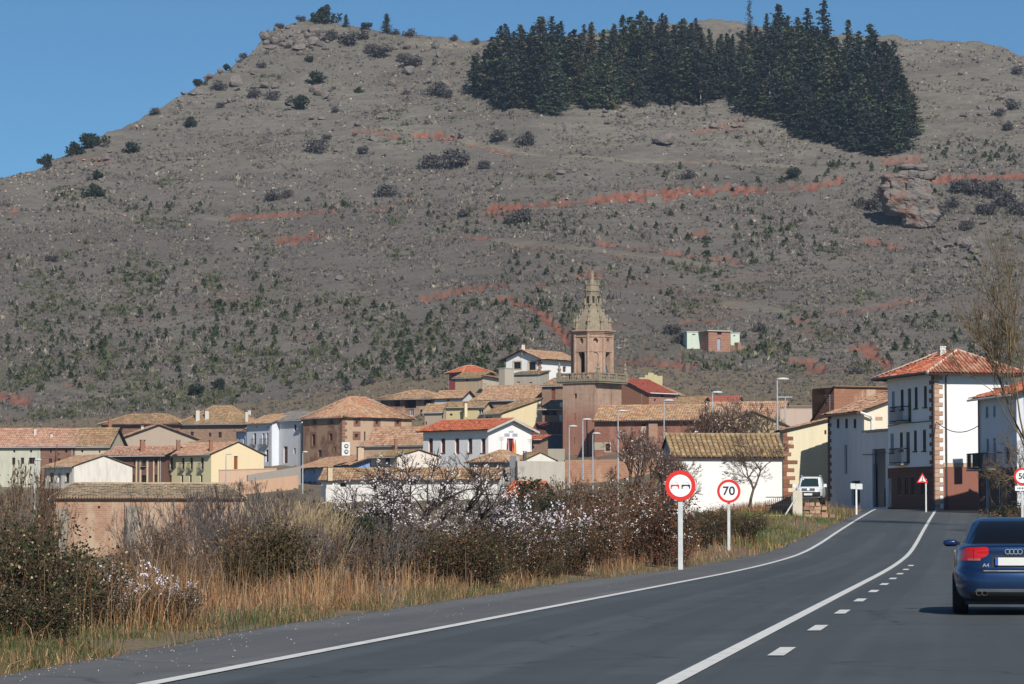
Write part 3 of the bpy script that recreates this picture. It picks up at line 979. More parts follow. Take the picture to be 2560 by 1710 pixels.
def house(name, label, A, L, R, eave, base, th, roof, peak, wall, rmat, wins=(), chims=(), tiles=True, **kw):
    kw.setdefault('group', ROWG)
    h = House(name, label, A, L, R, eave, base, th, roof, peak, wall, rmat, **kw)
    for w in wins:
        if isinstance(w[-1], dict): h.win(*w[:-1], **w[-1])
        else: h.win(*w)
    for c in chims:
        if isinstance(c[-1], dict): h.chimney(*c[:-1], **c[-1])
        else: h.chimney(*c)
    return h.done(tiles)
WS = {'sill': True}
# --- far left row
house('stone_farmhouse', 'long old tiled house with two white chimneys highest at the far left', (615, 560), 452, -9, 1060, 1108, 74, 'hip', 1014,
      rubble(), roof_old(), [('L', 476, 484, 1079, 1091), ('L', 546, 554, 1080, 1094), ('L', 522, 528, 1082, 1092)],
      [(488, 499, 1024, 1048), (511, 522, 1025, 1050), (617, 627, 1024, 1045, {'dd': 8})], ov=0.7)
house('long_farmhouse', 'low long house with weathered tile roof left of the twin chimney house', (450, 563), 253, -8, 1060, 1100, 76, 'hip', 1035,
      stone_brown((0.42, 0.30, 0.22), .5), roof_old(), [('L', 300, 306, 1070, 1080), ('L', 372, 378, 1068, 1078)], [(344, 352, 1062, 1072), (396, 404, 1052, 1064)], ov=0.6)
house('beige_gable_barn', 'beige windowless gable wall with pilaster strips left of the village', (302, 532), -14, 492, 1097, 1140, 14, 'gableR', 1060,
      plaster((0.40, 0.32, 0.25), 0.35), roof_tan(), (), [(352, 359, 1064, 1078)], cat='barn')
house('mint_house', 'pale green rendered house with red tile roof at the left edge', (101, 515), -11, -9, 1117, 1200, 79, 'gableR', 1071,
      plaster((0.52, 0.52, 0.42), 0.8), roof_red(), [('L', 33, 38, 1125, 1131, 'o'), ('L', 75, 80, 1125, 1131, 'o'), ('L', 30, 38, 1144, 1162), ('L', 52, 60, 1144, 1160), ('L', 72, 88, 1144, 1160)],
      [(84, 91, 1070, 1088), (125, 132, 1083, 1106, {'dd': 2})], ov=0.5)
house('brown_stone_house', 'brown stone house joined to the right of the pale green house', (183, 514), 103, -9, 1117, 1200, 79, 'gableR', 1072,
      stone_brown(), roof_red(), [('L', 122, 130, 1146, 1157), ('L', 143, 151, 1146, 1152), ('L', 125, 129, 1125, 1132, 'o'), ('L', 163, 168, 1125, 1132, 'o')], [(172, 178, 1084, 1100)], ov=0.5)
house('beige_row_house', 'beige rendered house with grey gutter behind the white gable', (270, 513), 185, -9, 1117, 1195, 79, 'gableR', 1070,
      plaster((0.52, 0.44, 0.33), 0.5), roof_old(), [('L', 203, 208, 1125, 1131, 'o'), ('L', 247, 251, 1126, 1132, 'o')], [(270, 279, 1045, 1070, {'mat': brick(), 'dd': 9})], ov=0.5)
h = house('white_gable_house', 'house with tall bare white gable wall and three narrow shaded windows', (185, 480), 112, 331, 1166, 1264, 40, 'gableR', 1138,
      plaster((0.72, 0.68, 0.61), 1.1), roof_tan(), [('L', 124, 133, 1182, 1204, 'w', {'sill': True, 'ledge': plain((.1, .1, .12), .8)}), ('L', 144, 152, 1182, 1220, 'd', {'fill': plain((.3, .3, .32), .6)}), ('L', 164, 173, 1182, 1204, 'w', {'sill': True, 'ledge': plain((.1, .1, .12), .8)})], (), ov=0.55, ovg=0.15)
mb = MB()
mb.prism([h.fL.p(0, h.zb - 2, .05), h.fL.p(h.WL, h.zb - 2, .05), h.fL.p(h.WL, h.fL.at(150, 1221)[1], .05), h.fL.p(0, h.fL.at(150, 1221)[1], .05)], Vector((h.Rt[0], h.Rt[1], 0)) * .04)
mb.build('plinth', stone_brown(), h.root)
PANEL = plain((0.55, 0.47, 0.30), 0.8)
h = house('brick_row_house', 'brown brick house with cream window panels and red chimney', (406, 495), 262, -10, 1139, 1225, 70, 'gableR', 1116,
      masonry((0.17, 0.075, 0.055), (0.14, 0.065, 0.05), (0.2, 0.13, 0.1), 0.5, 0.14), rooftile(T_RED, None), [('L', 357, 364, 1146, 1165, 'w', {'rail': True}), ('L', 387, 394, 1146, 1163), ('L', 334, 338, 1146, 1164), ('L', 353, 366, 1188, 1210, 'o'), ('L', 386, 393, 1187, 1208), ('L', 332, 336, 1188, 1210)],
      [(350, 363, 1100, 1120, {'mat': brick(), 'cap': plain((.05, .03, .03), .7)})], ov=0.8)
for x0, x1 in ((349, 353.5), (366.5, 371), (383, 386), (394.5, 397.5), (339.5, 343)):
    k0, k1 = sorted((h.fL.at(x0, 1180)[0], h.fL.at(x1, 1180)[0]))
    mb = MB()
    mb.prism([h.fL.p(k0, h.zb, .05), h.fL.p(k1, h.zb, .05), h.fL.p(k1, h.fL.at(350, 1150)[1], .05), h.fL.p(k0, h.fL.at(350, 1150)[1], .05)], Vector((h.Rt[0], h.Rt[1], 0)) * .045)
    mb.build('panel', PANEL, h.root)
GW = {'rail': True}
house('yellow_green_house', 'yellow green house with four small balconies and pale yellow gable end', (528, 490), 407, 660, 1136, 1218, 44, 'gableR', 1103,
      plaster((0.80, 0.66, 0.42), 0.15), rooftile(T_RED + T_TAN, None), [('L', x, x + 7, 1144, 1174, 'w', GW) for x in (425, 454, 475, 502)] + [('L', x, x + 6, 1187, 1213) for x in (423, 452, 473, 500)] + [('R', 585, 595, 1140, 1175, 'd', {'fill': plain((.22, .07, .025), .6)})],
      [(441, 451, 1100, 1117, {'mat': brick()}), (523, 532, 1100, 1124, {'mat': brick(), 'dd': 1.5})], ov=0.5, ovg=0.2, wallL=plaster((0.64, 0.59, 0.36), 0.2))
# --- white and blue houses left of the stone mansion
house('blue_house', 'small blue house with two windows far left of the stone mansion', (617, 552), 592, -6, 1077, 1150, 36, 'gableR', 1066, plaster((0.42, 0.52, 0.68), .2), roof_tan(),
      [('L', 597, 600, 1095, 1108), ('L', 608, 612, 1095, 1110)])
house('pale_blue_house', 'pale blue white house with three dark balcony windows', (680, 545), 617, -9, 1057, 1165, 36, 'gableR', 1033, plaster((0.66, 0.70, 0.76), .3), roof_tan(),
      [('L', 634, 640, 1083, 1112, 'w', GW), ('L', 656, 661, 1083, 1112, 'w', GW), ('L', 666, 671, 1082, 1112, 'w', GW), ('L', 664, 671, 1124, 1155, 'd', {'fill': plain((.03, .03, .035), .6)}), ('L', 640, 643, 1065, 1070), ('L', 667, 670, 1065, 1070)], [(612, 620, 1028, 1046, {'dd': 8})])
house('grey_front_house', 'plain grey white house with brown door beside the stone mansion', (753, 540), 681, -7, 1050, 1164, 36, 'gableR', 1026, plaster((0.62, 0.63, 0.66), .35), rooftile(((.2, .19, .18), (.24, .22, .2)), (0.3, .22, .15), .3),
      [('L', 694, 699, 1064, 1078), ('L', 735, 741, 1061, 1077), ('L', 692, 697, 1122, 1137), ('L', 734, 739, 1120, 1135), ('L', 709, 719, 1116, 1158, 'd', {'fill': plain((.10, .03, .02), .6)})])
SUR = {'surround': (plain((0.21, 0.105, 0.07), 0.9), 0.42)}
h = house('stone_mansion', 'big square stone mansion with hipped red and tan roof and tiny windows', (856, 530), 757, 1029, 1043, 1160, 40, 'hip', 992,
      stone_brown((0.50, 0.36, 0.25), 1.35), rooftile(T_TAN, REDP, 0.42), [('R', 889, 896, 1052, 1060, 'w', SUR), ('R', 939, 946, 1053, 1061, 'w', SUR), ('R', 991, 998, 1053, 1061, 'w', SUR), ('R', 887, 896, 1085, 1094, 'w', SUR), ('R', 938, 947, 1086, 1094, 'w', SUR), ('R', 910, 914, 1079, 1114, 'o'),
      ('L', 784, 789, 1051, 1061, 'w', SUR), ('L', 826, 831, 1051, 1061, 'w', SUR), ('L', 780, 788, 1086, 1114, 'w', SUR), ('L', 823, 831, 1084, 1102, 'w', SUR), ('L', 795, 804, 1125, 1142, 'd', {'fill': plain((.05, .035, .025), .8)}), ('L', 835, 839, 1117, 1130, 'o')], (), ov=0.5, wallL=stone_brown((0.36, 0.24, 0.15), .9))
for k in range(13):
    for F_, sg in ((h.fR, 0), (h.fL, 1)):
        z = h.ze - 0.45 - k * 0.56
        w = (0.95, 0.55)[(k + sg) % 2]
        mb = MB()
        mb.prism([F_.p(0.0, z, .035), F_.p(w, z, .035), F_.p(w, z + .46, .035), F_.p(0.0, z + .46, .035)], Vector((-F_.n[0], -F_.n[1], 0)) * .03)
        mb.build('quoin', plain((0.225, 0.12, 0.08), 0.9), h.root)
# --- middle of the village
house('loggia_house', 'long tan roofed house with dark open loggia behind the stone mansion', (1090, 580), 951, -9, 997, 1065, 66, 'hip', 975,
      stone_brown((0.42, 0.30, 0.22), .7), roof_tan(), [('L', 985, 1000, 1000, 1016, 'o', {'deep': 1.2}), ('L', 1012, 1040, 998, 1020, 'o', {'deep': 1.2}), ('L', 1060, 1078, 998, 1012, 'o', {'deep': 1.2}), ('L', 1024, 1034, 1024, 1040, 'w', {'frame': WHITEP}), ('L', 1050, 1056, 1024, 1050, 'o')], (), ov=1.1)
house('small_white_house', 'low white house with small dark window right of the loggia', (1152, 566), 1086, -6, 996, 1025, 66, 'gableR', 976, plaster((0.62, 0.64, 0.68), .3), roof_tan(), [('L', 1117, 1124, 997, 1003, 'w')])
house('red_house', 'bright red house with orange hipped roof and blue glazed bay', (1158, 600), 1123, 1229, 931, 985, 36, 'hip', 914, plaster((0.42, 0.075, 0.07), .1), rooftile(T_ORANGE, None), [('L', 1131, 1153, 934, 953, 'w', {'frame': plain((.25, .4, .6), .4), 'fill': glass_dark((.02, .05, .1))})], ov=0.6, ridge=plain((.5, .3, .2), .8))
house('tan_cottage', 'small tan cottage with rough tile roof in front of the red house', (1200, 588), 1138, -7, 944, 985, 62, 'gableR', 930, plaster((0.38, 0.29, 0.19), .6), roof_old(), [('L', 1165, 1170, 948, 954, 'o')])
house('cream_wall_house', 'cream blind walled house below the white chalet', (1249, 582), 1207, -6, 946, 985, 55, 'shedL', 938, plaster((0.60, 0.52, 0.40), .25), roof_old())
house('grey_block', 'plain grey beige rendered block left of the grey lean-to sheds', (1262, 574), 1247, 1285, 922, 985, 45, 'flat', None, plaster((0.44, 0.39, 0.32), .3), CONCRETE, ov=0.05)
h = house('white_chalet', 'white house with tan gable roof and stone quoins highest in the village', (1350, 590), 1265, 1442, 898, 950, 55, 'gableL', 874, plaster((0.80, 0.79, 0.77), .08), rooftile(T_TAN, None),
      [('L', 1284, 1302, 905, 922, 'w', {'surround': (plain((.5, .38, .26), .8), .25), 'frame': plain((.03, .03, .04), .5)}), ('L', 1322, 1339, 905, 925, 'w', {'surround': (plain((.5, .38, .26), .8), .25), 'frame': plain((.03, .03, .04), .5)}), ('R', 1407, 1416, 916, 930, 'd')], [(1302, 1312, 860, 878, {'dd': 2, 'mat': plain((.55, .5, .42), .8)})], ov=0.9)
for k in range(9):
    for F_, sg in ((h.fR, 0), (h.fL, 1)):
        z = h.ze - 0.4 - k * 0.42
        w = (0.62, 0.34)[(k + sg) % 2]
        mb = MB()
        mb.prism([F_.p(0.0, z, .035), F_.p(w, z, .035), F_.p(w, z + .36, .035), F_.p(0.0, z + .36, .035)], Vector((-F_.n[0], -F_.n[1], 0)) * .03)
        mb.build('quoin', plain((0.30, 0.15, 0.10), 0.9), h.root)
house('grey_shed', 'grey rendered lean-to sheds with white downpipe in front of the white chalet', (1349, 578), 1283, -4, 934, 975, 64, 'shedR', 927, plaster((0.40, 0.35, 0.29), .6), roof_old(), [('L', 1292, 1300, 954, 968, 'd', {'fill': plain((.45, .4, .33), .8)}), ('L', 1323, 1330, 955, 968, 'd', {'fill': plain((.42, .38, .33), .8)})], cat='shed', ov=0.3)
house('tan_roof_house', 'house showing only its wide rough tan roof below the grey sheds', (1354, 560), 1196, -9, 1000, 1040, 66, 'gableR', 962, rubble(), roof_tan(), ov=0.5)
house('rough_roof_house', 'house with broad weathered roof left of the yellow house', (1300, 564), 1112, -9, 1010, 1045, 66, 'gableR', 982, plaster((0.5, .42, .27), .3), roof_old(), ov=0.5)
house('rubble_house', 'rough rubble stone house with reddish door strip left of the church tower', (1412, 556), 1355, -6, 964, 1020, 66, 'shedR', 944, rubble(), roof_tan(), [('L', 1378, 1388, 966, 998, 'd', {'fill': plain((.2, .06, .04), .8)}), ('L', 1352, 1375, 962, 967, 'o')], ov=0.4)
house('ruined_house', 'half ruined stone house with dark opening under its roof beside the tower', (1410, 538), 1354, -6, 1023, 1075, 68, 'shedR', 1000, rubble(), roof_old(), [('L', 1356, 1392, 1025, 1038, 'o', {'deep': 1.0}), ('L', 1396, 1405, 1036, 1054, 'd', {'fill': plain((.6, .6, .62), .6)})], [(1400, 1406, 1004, 1020, {'mat': plain((.7, .7, .68), .7), 'dd': 1})], ov=0.7)
house('pale_yellow_house', 'pale yellow house with tall side wall rising to the right', (1255, 546), 1206, 1354, 1034, 1075, 40, 'shedR', 996, plaster((0.72, 0.60, 0.38), .15), roof_old(), [('L', 1212, 1230, 1040, 1046, 'w', {'frame': WHITEP})], ov=0.6, ovg=.3)
house('olive_house', 'olive yellow house with white framed windows behind the orange roof', (1209, 550), 1112, -3, 1017, 1060, 66, 'gableR', 1004, plaster((0.56, 0.47, 0.26), .3), roof_old(), [('L', 1196, 1212, 1022, 1036, 'w', {'frame': WHITEP}), ('L', 1124, 1131, 1034, 1039, 'o'), ('L', 1170, 1182, 1012, 1020, 'w', {'frame': WHITEP})], [(1160, 1168, 1006, 1034, {'mat': plaster((.72, .6, .38), .1), 'dd': -0.5})], ov=0.4)
house('small_grey_house', 'small beige grey house with wavy tile edge behind the orange roof', (1104, 524), 1060, 1114, 1031, 1075, 64, 'shedR', 1010, plaster((0.40, 0.32, 0.25), .3), roof_old(), [('R', 1105, 1111, 1032, 1046, 'd', {'fill': plain((.03, .04, .05), .5)}), ('L', 1063, 1067, 1054, 1062, 'o')], ov=0.3)
# --- front of the village
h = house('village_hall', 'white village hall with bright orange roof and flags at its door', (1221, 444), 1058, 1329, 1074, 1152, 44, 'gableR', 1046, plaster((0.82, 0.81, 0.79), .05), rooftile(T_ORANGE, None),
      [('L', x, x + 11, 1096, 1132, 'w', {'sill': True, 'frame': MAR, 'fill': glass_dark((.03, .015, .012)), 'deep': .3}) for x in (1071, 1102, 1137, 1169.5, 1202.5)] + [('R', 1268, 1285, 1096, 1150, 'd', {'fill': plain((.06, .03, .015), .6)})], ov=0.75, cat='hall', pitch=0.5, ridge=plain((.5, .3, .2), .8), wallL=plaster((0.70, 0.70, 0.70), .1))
bb = MB()
e = h.ze - (h.zr - h.ze) / (h.WR / 2) * h.ov
for s in (0, 1):
    a, b = (h.pt(-h.ov - .1, -h.ovg - .03, e - .12), h.pt(h.WR / 2, -h.ovg - .03, h.zr - .02)) if not s else (h.pt(h.WR / 2, -h.ovg - .03, h.zr - .02), h.pt(h.WR + h.ov + .1, -h.ovg - .03, e - .12))
    bb.prism([a, b, Vector(b) - Vector((0, 0, .3)), Vector(a) - Vector((0, 0, .3))], Vector((h.Lf[0], h.Lf[1], 0)) * .12)
bb.build('barge_board', plain((.5, .48, .43), .7), h.root)
lt = MB()
for (x0, x1, y0, y1) in [(1261 + i * 2.6, 1262.8 + i * 2.6, 1083.5, 1091) for i in range(5)] + [(1281 + i * 2.6, 1282.8 + i * 2.6, 1083.5, 1091) for i in range(5)] + [(1272 + i * 2.4, 1273.4 + i * 2.4, 1077, 1081) for i in range(5)]:
    k0, za = h.fR.at(x0, y1); k1, zb_ = h.fR.at(x1, y0)
    lt.prism([h.fR.p(k0, za, .05), h.fR.p(k1, za, .05), h.fR.p(k1, zb_, .05), h.fR.p(k0, zb_, .05)], Vector((h.Lf[0], h.Lf[1], 0)) * .04)
lt.build('lettering', plain((.36, .36, .5), .6), h.root)
hall = h
def flag(x, col, col2, label):
    k, zt = hall.fR.at(x, 1100)
    r = thing('flag', label, 'flag', hall.fR.p(k, zt - 2.2, 0.55), group='flags at the hall door')
    pb = MB(); b0 = Vector(r.location)
    pb.tube([b0 - Vector((0, 0, .2)), b0 + Vector((0.05, 0.05, 2.3))], 0.03, 5)
    pb.build('pole', GALV, r)
    V, F, mi = [], [], []
    for j in range(9):
        for i in range(5):
            w = 0.34 * (0.4 + 0.6 * j / 8)
            V.append((-w / 2 + w * i / 4 + 0.05, 0.05 * math.sin(i * 2.2 + j * .5), 2.15 - j * .24))
    for j in range(8):
        for i in range(4):
            q = j * 5 + i
            F.append((q, q + 1, q + 6, q + 5)); mi.append(1 if i in (2,) else 0)
    link('cloth', np_mesh('cloth', V, F, [plain(col, .8, var=.05), plain(col2, .8, var=.05)], mi=mi, smooth=True), r)
flag(1263.5, (.45, .03, .12), (.6, .5, .5), 'dark crimson flag hanging left of the hall door')
flag(1275, (.6, .02, .02), (.65, .03, .02), 'red flag hanging in the middle of the hall door')
flag(1280.5, (.7, .42, .03), (.62, .03, .02), 'red and yellow flag hanging right in the hall door')
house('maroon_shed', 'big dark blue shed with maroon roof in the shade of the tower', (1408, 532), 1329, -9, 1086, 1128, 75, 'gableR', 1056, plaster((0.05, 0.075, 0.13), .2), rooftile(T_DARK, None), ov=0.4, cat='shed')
house('lean_to', 'small stone lean-to with red roof right of the village hall', (1350, 452), -4, -2.6, 1098, 1140, 64, 'shedR', 1088, rubble(), rooftile(T_ORANGE, None), cat='shed')
house('blue_facade_house', 'bright blue fronted house under a low tan roof left of the almond tree', (885, 452), 744, -9, 1163, 1214, 16, 'gableR', 1131, plaster((0.20, 0.33, 0.60), .2), rooftile(T_TAN, REDP, .2),
      [('L', 758, 761, 1175, 1184), ('L', 785, 788, 1174, 1184), ('L', 757, 762, 1204, 1213), ('L', 770, 776, 1204, 1214, 'o'), ('L', 784, 789, 1204, 1213), ('L', 830, 834, 1170, 1180), ('L', 858, 862, 1168, 1178)], [(892, 909, 1117, 1146, {'mat': plain((.5, .38, .27), .9), 'cap': plain((.06, .05, .05), .7), 'dd': 2})], ov=0.9)
box = thing('vent_unit', 'white box with two round black fans standing on the tan roof', 'vent box', PV(864, 1139, 456))
b0 = Vector(box.location)
mb = MB(); mb.box((b0.x, b0.y, b0.z + .95), (1.15, 0.7, 1.9), 0.15); mb.build('casing', plain((.66, .67, .66), .5), box)
for zz in (.55, 1.35):
    mb = MB(); mb.tube([Vector((b0.x + .12, b0.y - .33, b0.z + zz)), Vector((b0.x + .13, b0.y - .40, b0.z + zz))], 0.3, 12); fn = mb.build('fan', BLACKP, box)
    mb = MB(); mb.tube([Vector((b0.x + .13, b0.y - .38, b0.z + zz)), Vector((b0.x + .14, b0.y - .43, b0.z + zz))], 0.17, 12); mb.build('hub', plain((.6, .6, .6), .5), fn, b0)
house('red_tan_roof_house', 'house showing a long mottled red tan roof between mansion and hall', (1057, 485), 905, -8, 1114, 1150, 58, 'gableR', 1066, plaster((.4, .33, .25), .5), rooftile(T_RED + T_OLD, LICH, .5), (), [(986, 993, 1098, 1116, {'mat': brick(), 'dd': 1})], ov=0.3)
house('mossy_roof_house', 'low house with mossy yellow roof and pinkish white gable behind blossom', (993, 440), 925, 1100, 1142, 1180, 36, 'gableR', 1124, plaster((0.74, 0.66, 0.58), .35), rooftile(T_OLD, (.22, .19, .06), .9), [('L', 962, 975, 1145, 1160, 'o'), ('L', 944, 949, 1146, 1158)], ov=0.5, ovg=.1, wallL=plaster((.5, .42, .35), .4))
house('tan_hip_house', 'small grey walled house with tan hipped roof in front of the hall', (1270, 428), 1174, -8, 1155, 1200, 62, 'hip', 1126, plaster((0.36, 0.33, 0.29), .5), roof_tan(), [('L', 1226, 1231, 1165, 1172), ('L', 1238, 1241, 1164, 1169)], [(1308, 1316, 1128, 1146, {'mat': plain((.08, .07, .07), .7), 'dd': -1})], ov=0.5)
house('white_gable_shed', 'low white gabled shed behind the grey concrete wall', (1312, 430), -6, 1390, 1151, 1175, 18, 'gableR', 1130, plaster((.68, .66, .58), .3), roof_old(), cat='shed', ov=.3, ovg=.1)
house('long_white_house', 'long low white house with tan roof and chimney behind the almond blossom', (1243, 402), 803, 1263, 1200, 1240, 79, 'gableR', 1170, plaster((0.72, 0.70, 0.66), .3), rooftile(T_OLD + T_TAN, (.25, .2, .08), .5), [('L', 850, 866, 1207, 1217, 'o'), ('L', 980, 988, 1207, 1216), ('L', 1100, 1108, 1207, 1216)], [(818, 831, 1167, 1190, {'mat': plain((.55, .44, .3), .9), 'cap': plain((.45, .4, .25), .8), 'dd': 1})], ov=0.4, pitch=.36)
house('orange_roof_shed', 'small shed with orange tile roof right of the long white house', (1335, 388), 1264, -5, 1243, 1262, 62, 'gableR', 1204, plaster((.5, .4, .3), .4), rooftile((S(205, 110, 70), S(190, 92, 58), S(214, 130, 90)), None), cat='shed')
# ------------------------------------------------------------------ church
STONE_T = masonry((0.36, 0.235, 0.165), (0.31, 0.19, 0.135), (0.40, 0.30, 0.22), 0.7, 0.36, (0.40, 0.32, 0.22), .4)
STONE_RED = masonry((0.27, 0.12, 0.085), (0.23, 0.098, 0.07), (0.29, 0.15, 0.11), 0.7, 0.36, (0.31, 0.165, 0.12), .5)
m = NT('tower_stone', 0.92)
uvn = m.n('UVMap')
br = m.n('TexBrick')
br.inputs['Scale'].default_value, br.inputs['Brick Width'].default_value, br.inputs['Row Height'].default_value, br.inputs['Mortar Size'].default_value = 1.0, 0.75, 0.37, 0.015
for k, v in (('Color1', (.44, .295, .215)), ('Color2', (.37, .235, .17)), ('Mortar', (.42, .31, .23))): br.inputs[k].default_value = (*v, 1)
m.l(uvn.outputs[0], br.inputs['Vector'])
sp = m.n('SeparateXYZ')
gp = m.n('NewGeometry')
m.l(gp.outputs['Position'], sp.inputs[0])
ad = m.n('Math', operation='MULTIPLY_ADD')
m.l(m.noise(m.pos(), 0.5, 4), ad.inputs[0]); ad.inputs[1].default_value = 3.0
m.l(sp.outputs[2], ad.inputs[2])
mr = m.n('MapRange')
mr.inputs[1].default_value, mr.inputs[2].default_value = 20.3, 23.0
m.l(ad.outputs[0], mr.inputs[0])
c = m.mix(mr.outputs[0], m.mix(0.75, br.outputs[0], (0.32, 0.13, 0.088)), br.outputs[0])
m.base(m.mix(m.ramp(m.noise(m.pos((2.5, 2.5, .2)), 1.2, 4), [(.48, 0.0), (.72, .6)]), c, (.16, .11, .08)))
m.bump(br.outputs['Fac'], -.8, .05)
TOWER = m.mat
m = NT('lichen_stone', 0.95)
n1, n2 = m.noise(m.pos(), 0.9, 5, .7), m.noise(m.pos(), 5, 4)
c = m.ramp(n1, [(.32, (.34, .26, .195)), (.5, (.29, .245, .18)), (.66, (.25, .22, .125))])
m.base(m.mix(m.ramp(n2, [(.45, 0.0), (.72, .6)]), c, (.12, .11, .085)))
m.bump(n2, .9, .16)
LICHEN = m.mat
TA, TD = (1487, 521), 521
def fz(py, Y=TD + 3): return P(1487, py, Y)[2]
ch = House('church_tower', 'tall red stone bell tower with lichen grey spire and stone balustrade', TA, 1407, 1554, 958, 1140, 54, 'flat', None, TOWER, LICHEN, cat='bell tower', ov=0.12, drop=4)
ch.win('L', 1436, 1442, 984, 996, 'o'); ch.win('L', 1436, 1438.5, 1033, 1050, 'o', deep=.5); ch.win('L', 1434.5, 1437, 1094, 1110, 'o', deep=.5)
ch.done()
R0 = ch.root
cx, cy = ch.pt(ch.WR / 2, ch.WL / 2, 0)[:2]
W2 = ch.WR / 2
th50 = math.radians(50)
sq = lambda r, l, z: Vector(ch.pt(ch.WR / 2 + r, ch.WL / 2 + l, z))
zc = fz(958)
mb = MB()
for k, (o, z0, z1) in enumerate(((.28, zc - .05, zc + .22), (.42, zc + .225, zc + .45))):
    mb.prism([sq(-W2 - o, -W2 - o, z0), sq(W2 + o, -W2 - o, z0), sq(W2 + o, W2 + o, z0), sq(-W2 - o, W2 + o, z0)], (0, 0, z1 - z0))
mb.build('cornice', LICHEN, R0)
zb, zt = zc + .45, zc + 1.65
rail = MB()
pts = []
for s, (a, b) in enumerate((((-1, -1), (1, -1)), ((1, -1), (1, 1)), ((1, 1), (-1, 1)), ((-1, 1), (-1, -1)))):
    p0, p1 = sq(a[0] * W2, a[1] * W2, zb), sq(b[0] * W2, b[1] * W2, zb)
    d = (p1 - p0)
    ang = math.atan2(d.y, d.x)
    mid = (p0 + p1) / 2
    rail.box((mid.x, mid.y, zb + .1), (d.length - .7, .34, .18), ang)
    rail.box((mid.x, mid.y, zt - .1), (d.length - .7, .36, .2), ang)
    for t in (0.0, .36, .64):
        q = p0 + d * t
        w = .72 if t == 0 else .42
        pier = MB(); pier.box((q.x, q.y, (zb + zt) / 2 + .02), (w, w, zt - zb + .05), ang); pier.build('pier', LICHEN, R0)
    for i in range(16):
        t = (i + 1) / 17
        if min(abs(t - .36), abs(t - .64)) < .035: continue
        q = p0 + d * t
        pts.append(q)
    fb = MB()
    fb.lathe([(.34, 0), (.34, .12), (.2, .2), (.26, .45), (.34, .62), (.2, .85), (.12, 1.0), (.2, 1.15), (.2, 1.35), (.06, 1.75)], (p0.x, p0.y, zt + .04), 8)
    fb.build('finial', LICHEN, R0)
rail.build('handrail', LICHEN, R0)
bl = MB(); bl.lathe([(.11, 0), (.11, .1), (.07, .16), (.13, .36), (.07, .66), (.11, .74), (.11, .84)], (0, 0, 0), 6)
bm = bl.mesh('baluster', LICHEN)
for q in pts: link('baluster', bm, R0, (q.x - R0.location.x, q.y - R0.location.y, zb + .17 - R0.location.z))
# octagonal belfry with deep arches
ro = 47.5 / (FPX / (TD + 4.7))
a8 = [math.atan2(-ch.Lf[1], -ch.Lf[0]) + math.pi / 8 + k * math.pi / 4 for k in range(8)]
z0, z1 = zb - .05, fz(829)
ov = [Vector((cx + ro / math.cos(math.pi / 8) * 1.0 * math.cos(a), cy + ro / math.cos(math.pi / 8) * math.sin(a), 0)) for a in a8]
wallo = MB()
for k in range(8):
    p0, p1 = ov[k], ov[(k + 1) % 8]
    d = p1 - p0; L = d.length; d = d / L
    n = Vector((d.y, -d.x, 0))
    if n.dot((p0 + p1) / 2 - Vector((cx, cy, 0))) < 0: n = -n
    def q(u, z, o=0.0): v = p0 + d * u + n * o; return (v.x, v.y, z)
    openf = k % 2 == 1
    hw = L * (.26 if openf else .17)
    zs, zsp, zo, rr = z0 + .2, fz(888), fz(853), L * .16
    m0 = L / 2
    arch = [(m0 - hw, zs), (m0 - hw, zsp)] + [(m0 + hw * math.cos(t), zsp + hw * math.sin(t)) for t in np.linspace(math.pi, 0, 9)[1:-1]] + [(m0 + hw, zsp), (m0 + hw, zs)]
    za = zsp + hw + .25
    # face round the arch, as side strips and spandrels
    UV = lambda ps: [(u, z) for u, z in ps]
    def fc(ps, o=0.0): wallo.face([q(u, z, o) for u, z in ps], 0, UV(ps))
    fc([(0, z0), (m0 - hw, z0), (m0 - hw, za), (0, za)]); fc([(m0 + hw, z0), (L, z0), (L, za), (m0 + hw, za)])
    fc([(m0 - hw, z0), (m0 + hw, z0), (m0 + hw, zs), (m0 - hw, zs)])
    top = arch[1:-1]
    for i in range(len(top) - 1):
        fc([top[i], top[i + 1], (top[i + 1][0], za), (top[i][0], za)])
    dep = .9 if openf else .18
    for i in range(len(arch) - 1):
        (u0_, w0_), (u1_, w1_) = arch[i], arch[i + 1]
        wallo.face([q(u0_, w0_), q(u1_, w1_), q(u1_, w1_, -dep), q(u0_, w0_, -dep)], 0, [(0, w0_), (0, w1_), (dep, w1_), (dep, w0_)])
    if not openf: fc(arch, -dep)
    # oculus band
    zo0, zo1 = za, z1 - .55
    circ = [(m0 + rr * math.cos(t), zo + 1.25 * rr * math.sin(t)) for t in np.linspace(0, 2 * math.pi, 13)[:-1]]
    outer = []
    for u, z in circ:
        dx, dz = (u - m0), (z - zo)
        s = min((L / 2) / max(abs(dx), 1e-6), ((zo1 - zo) if dz > 0 else (zo - zo0)) / max(abs(dz), 1e-6))
        outer.append((m0 + dx * s, zo + dz * s))
    for i in range(12):
        j = (i + 1) % 12
        fc([circ[i], circ[j], outer[j], outer[i]])
        wallo.face([q(*circ[i]), q(*circ[j]), q(*circ[j], -.6), q(*circ[i], -.6)], 0)
    for (u, z) in ((0, zo0), (L, zo0), (0, zo1), (L, zo1)):
        nb = sorted(outer, key=lambda o: (o[0] - u) ** 2 + (o[1] - z) ** 2)[:2]
        fc([(u, z), nb[0], nb[1]])
    fc(circ, -.6)
    fc([(0, zo1), (L, zo1), (L, z1), (0, z1)])
    for u in (0.0,):
        wallo.tube([q(0, z0, .02), q(0, z1 - .5, .02)], .2, 5)
wallo.build('belfry', TOWER, R0)
cor = MB()
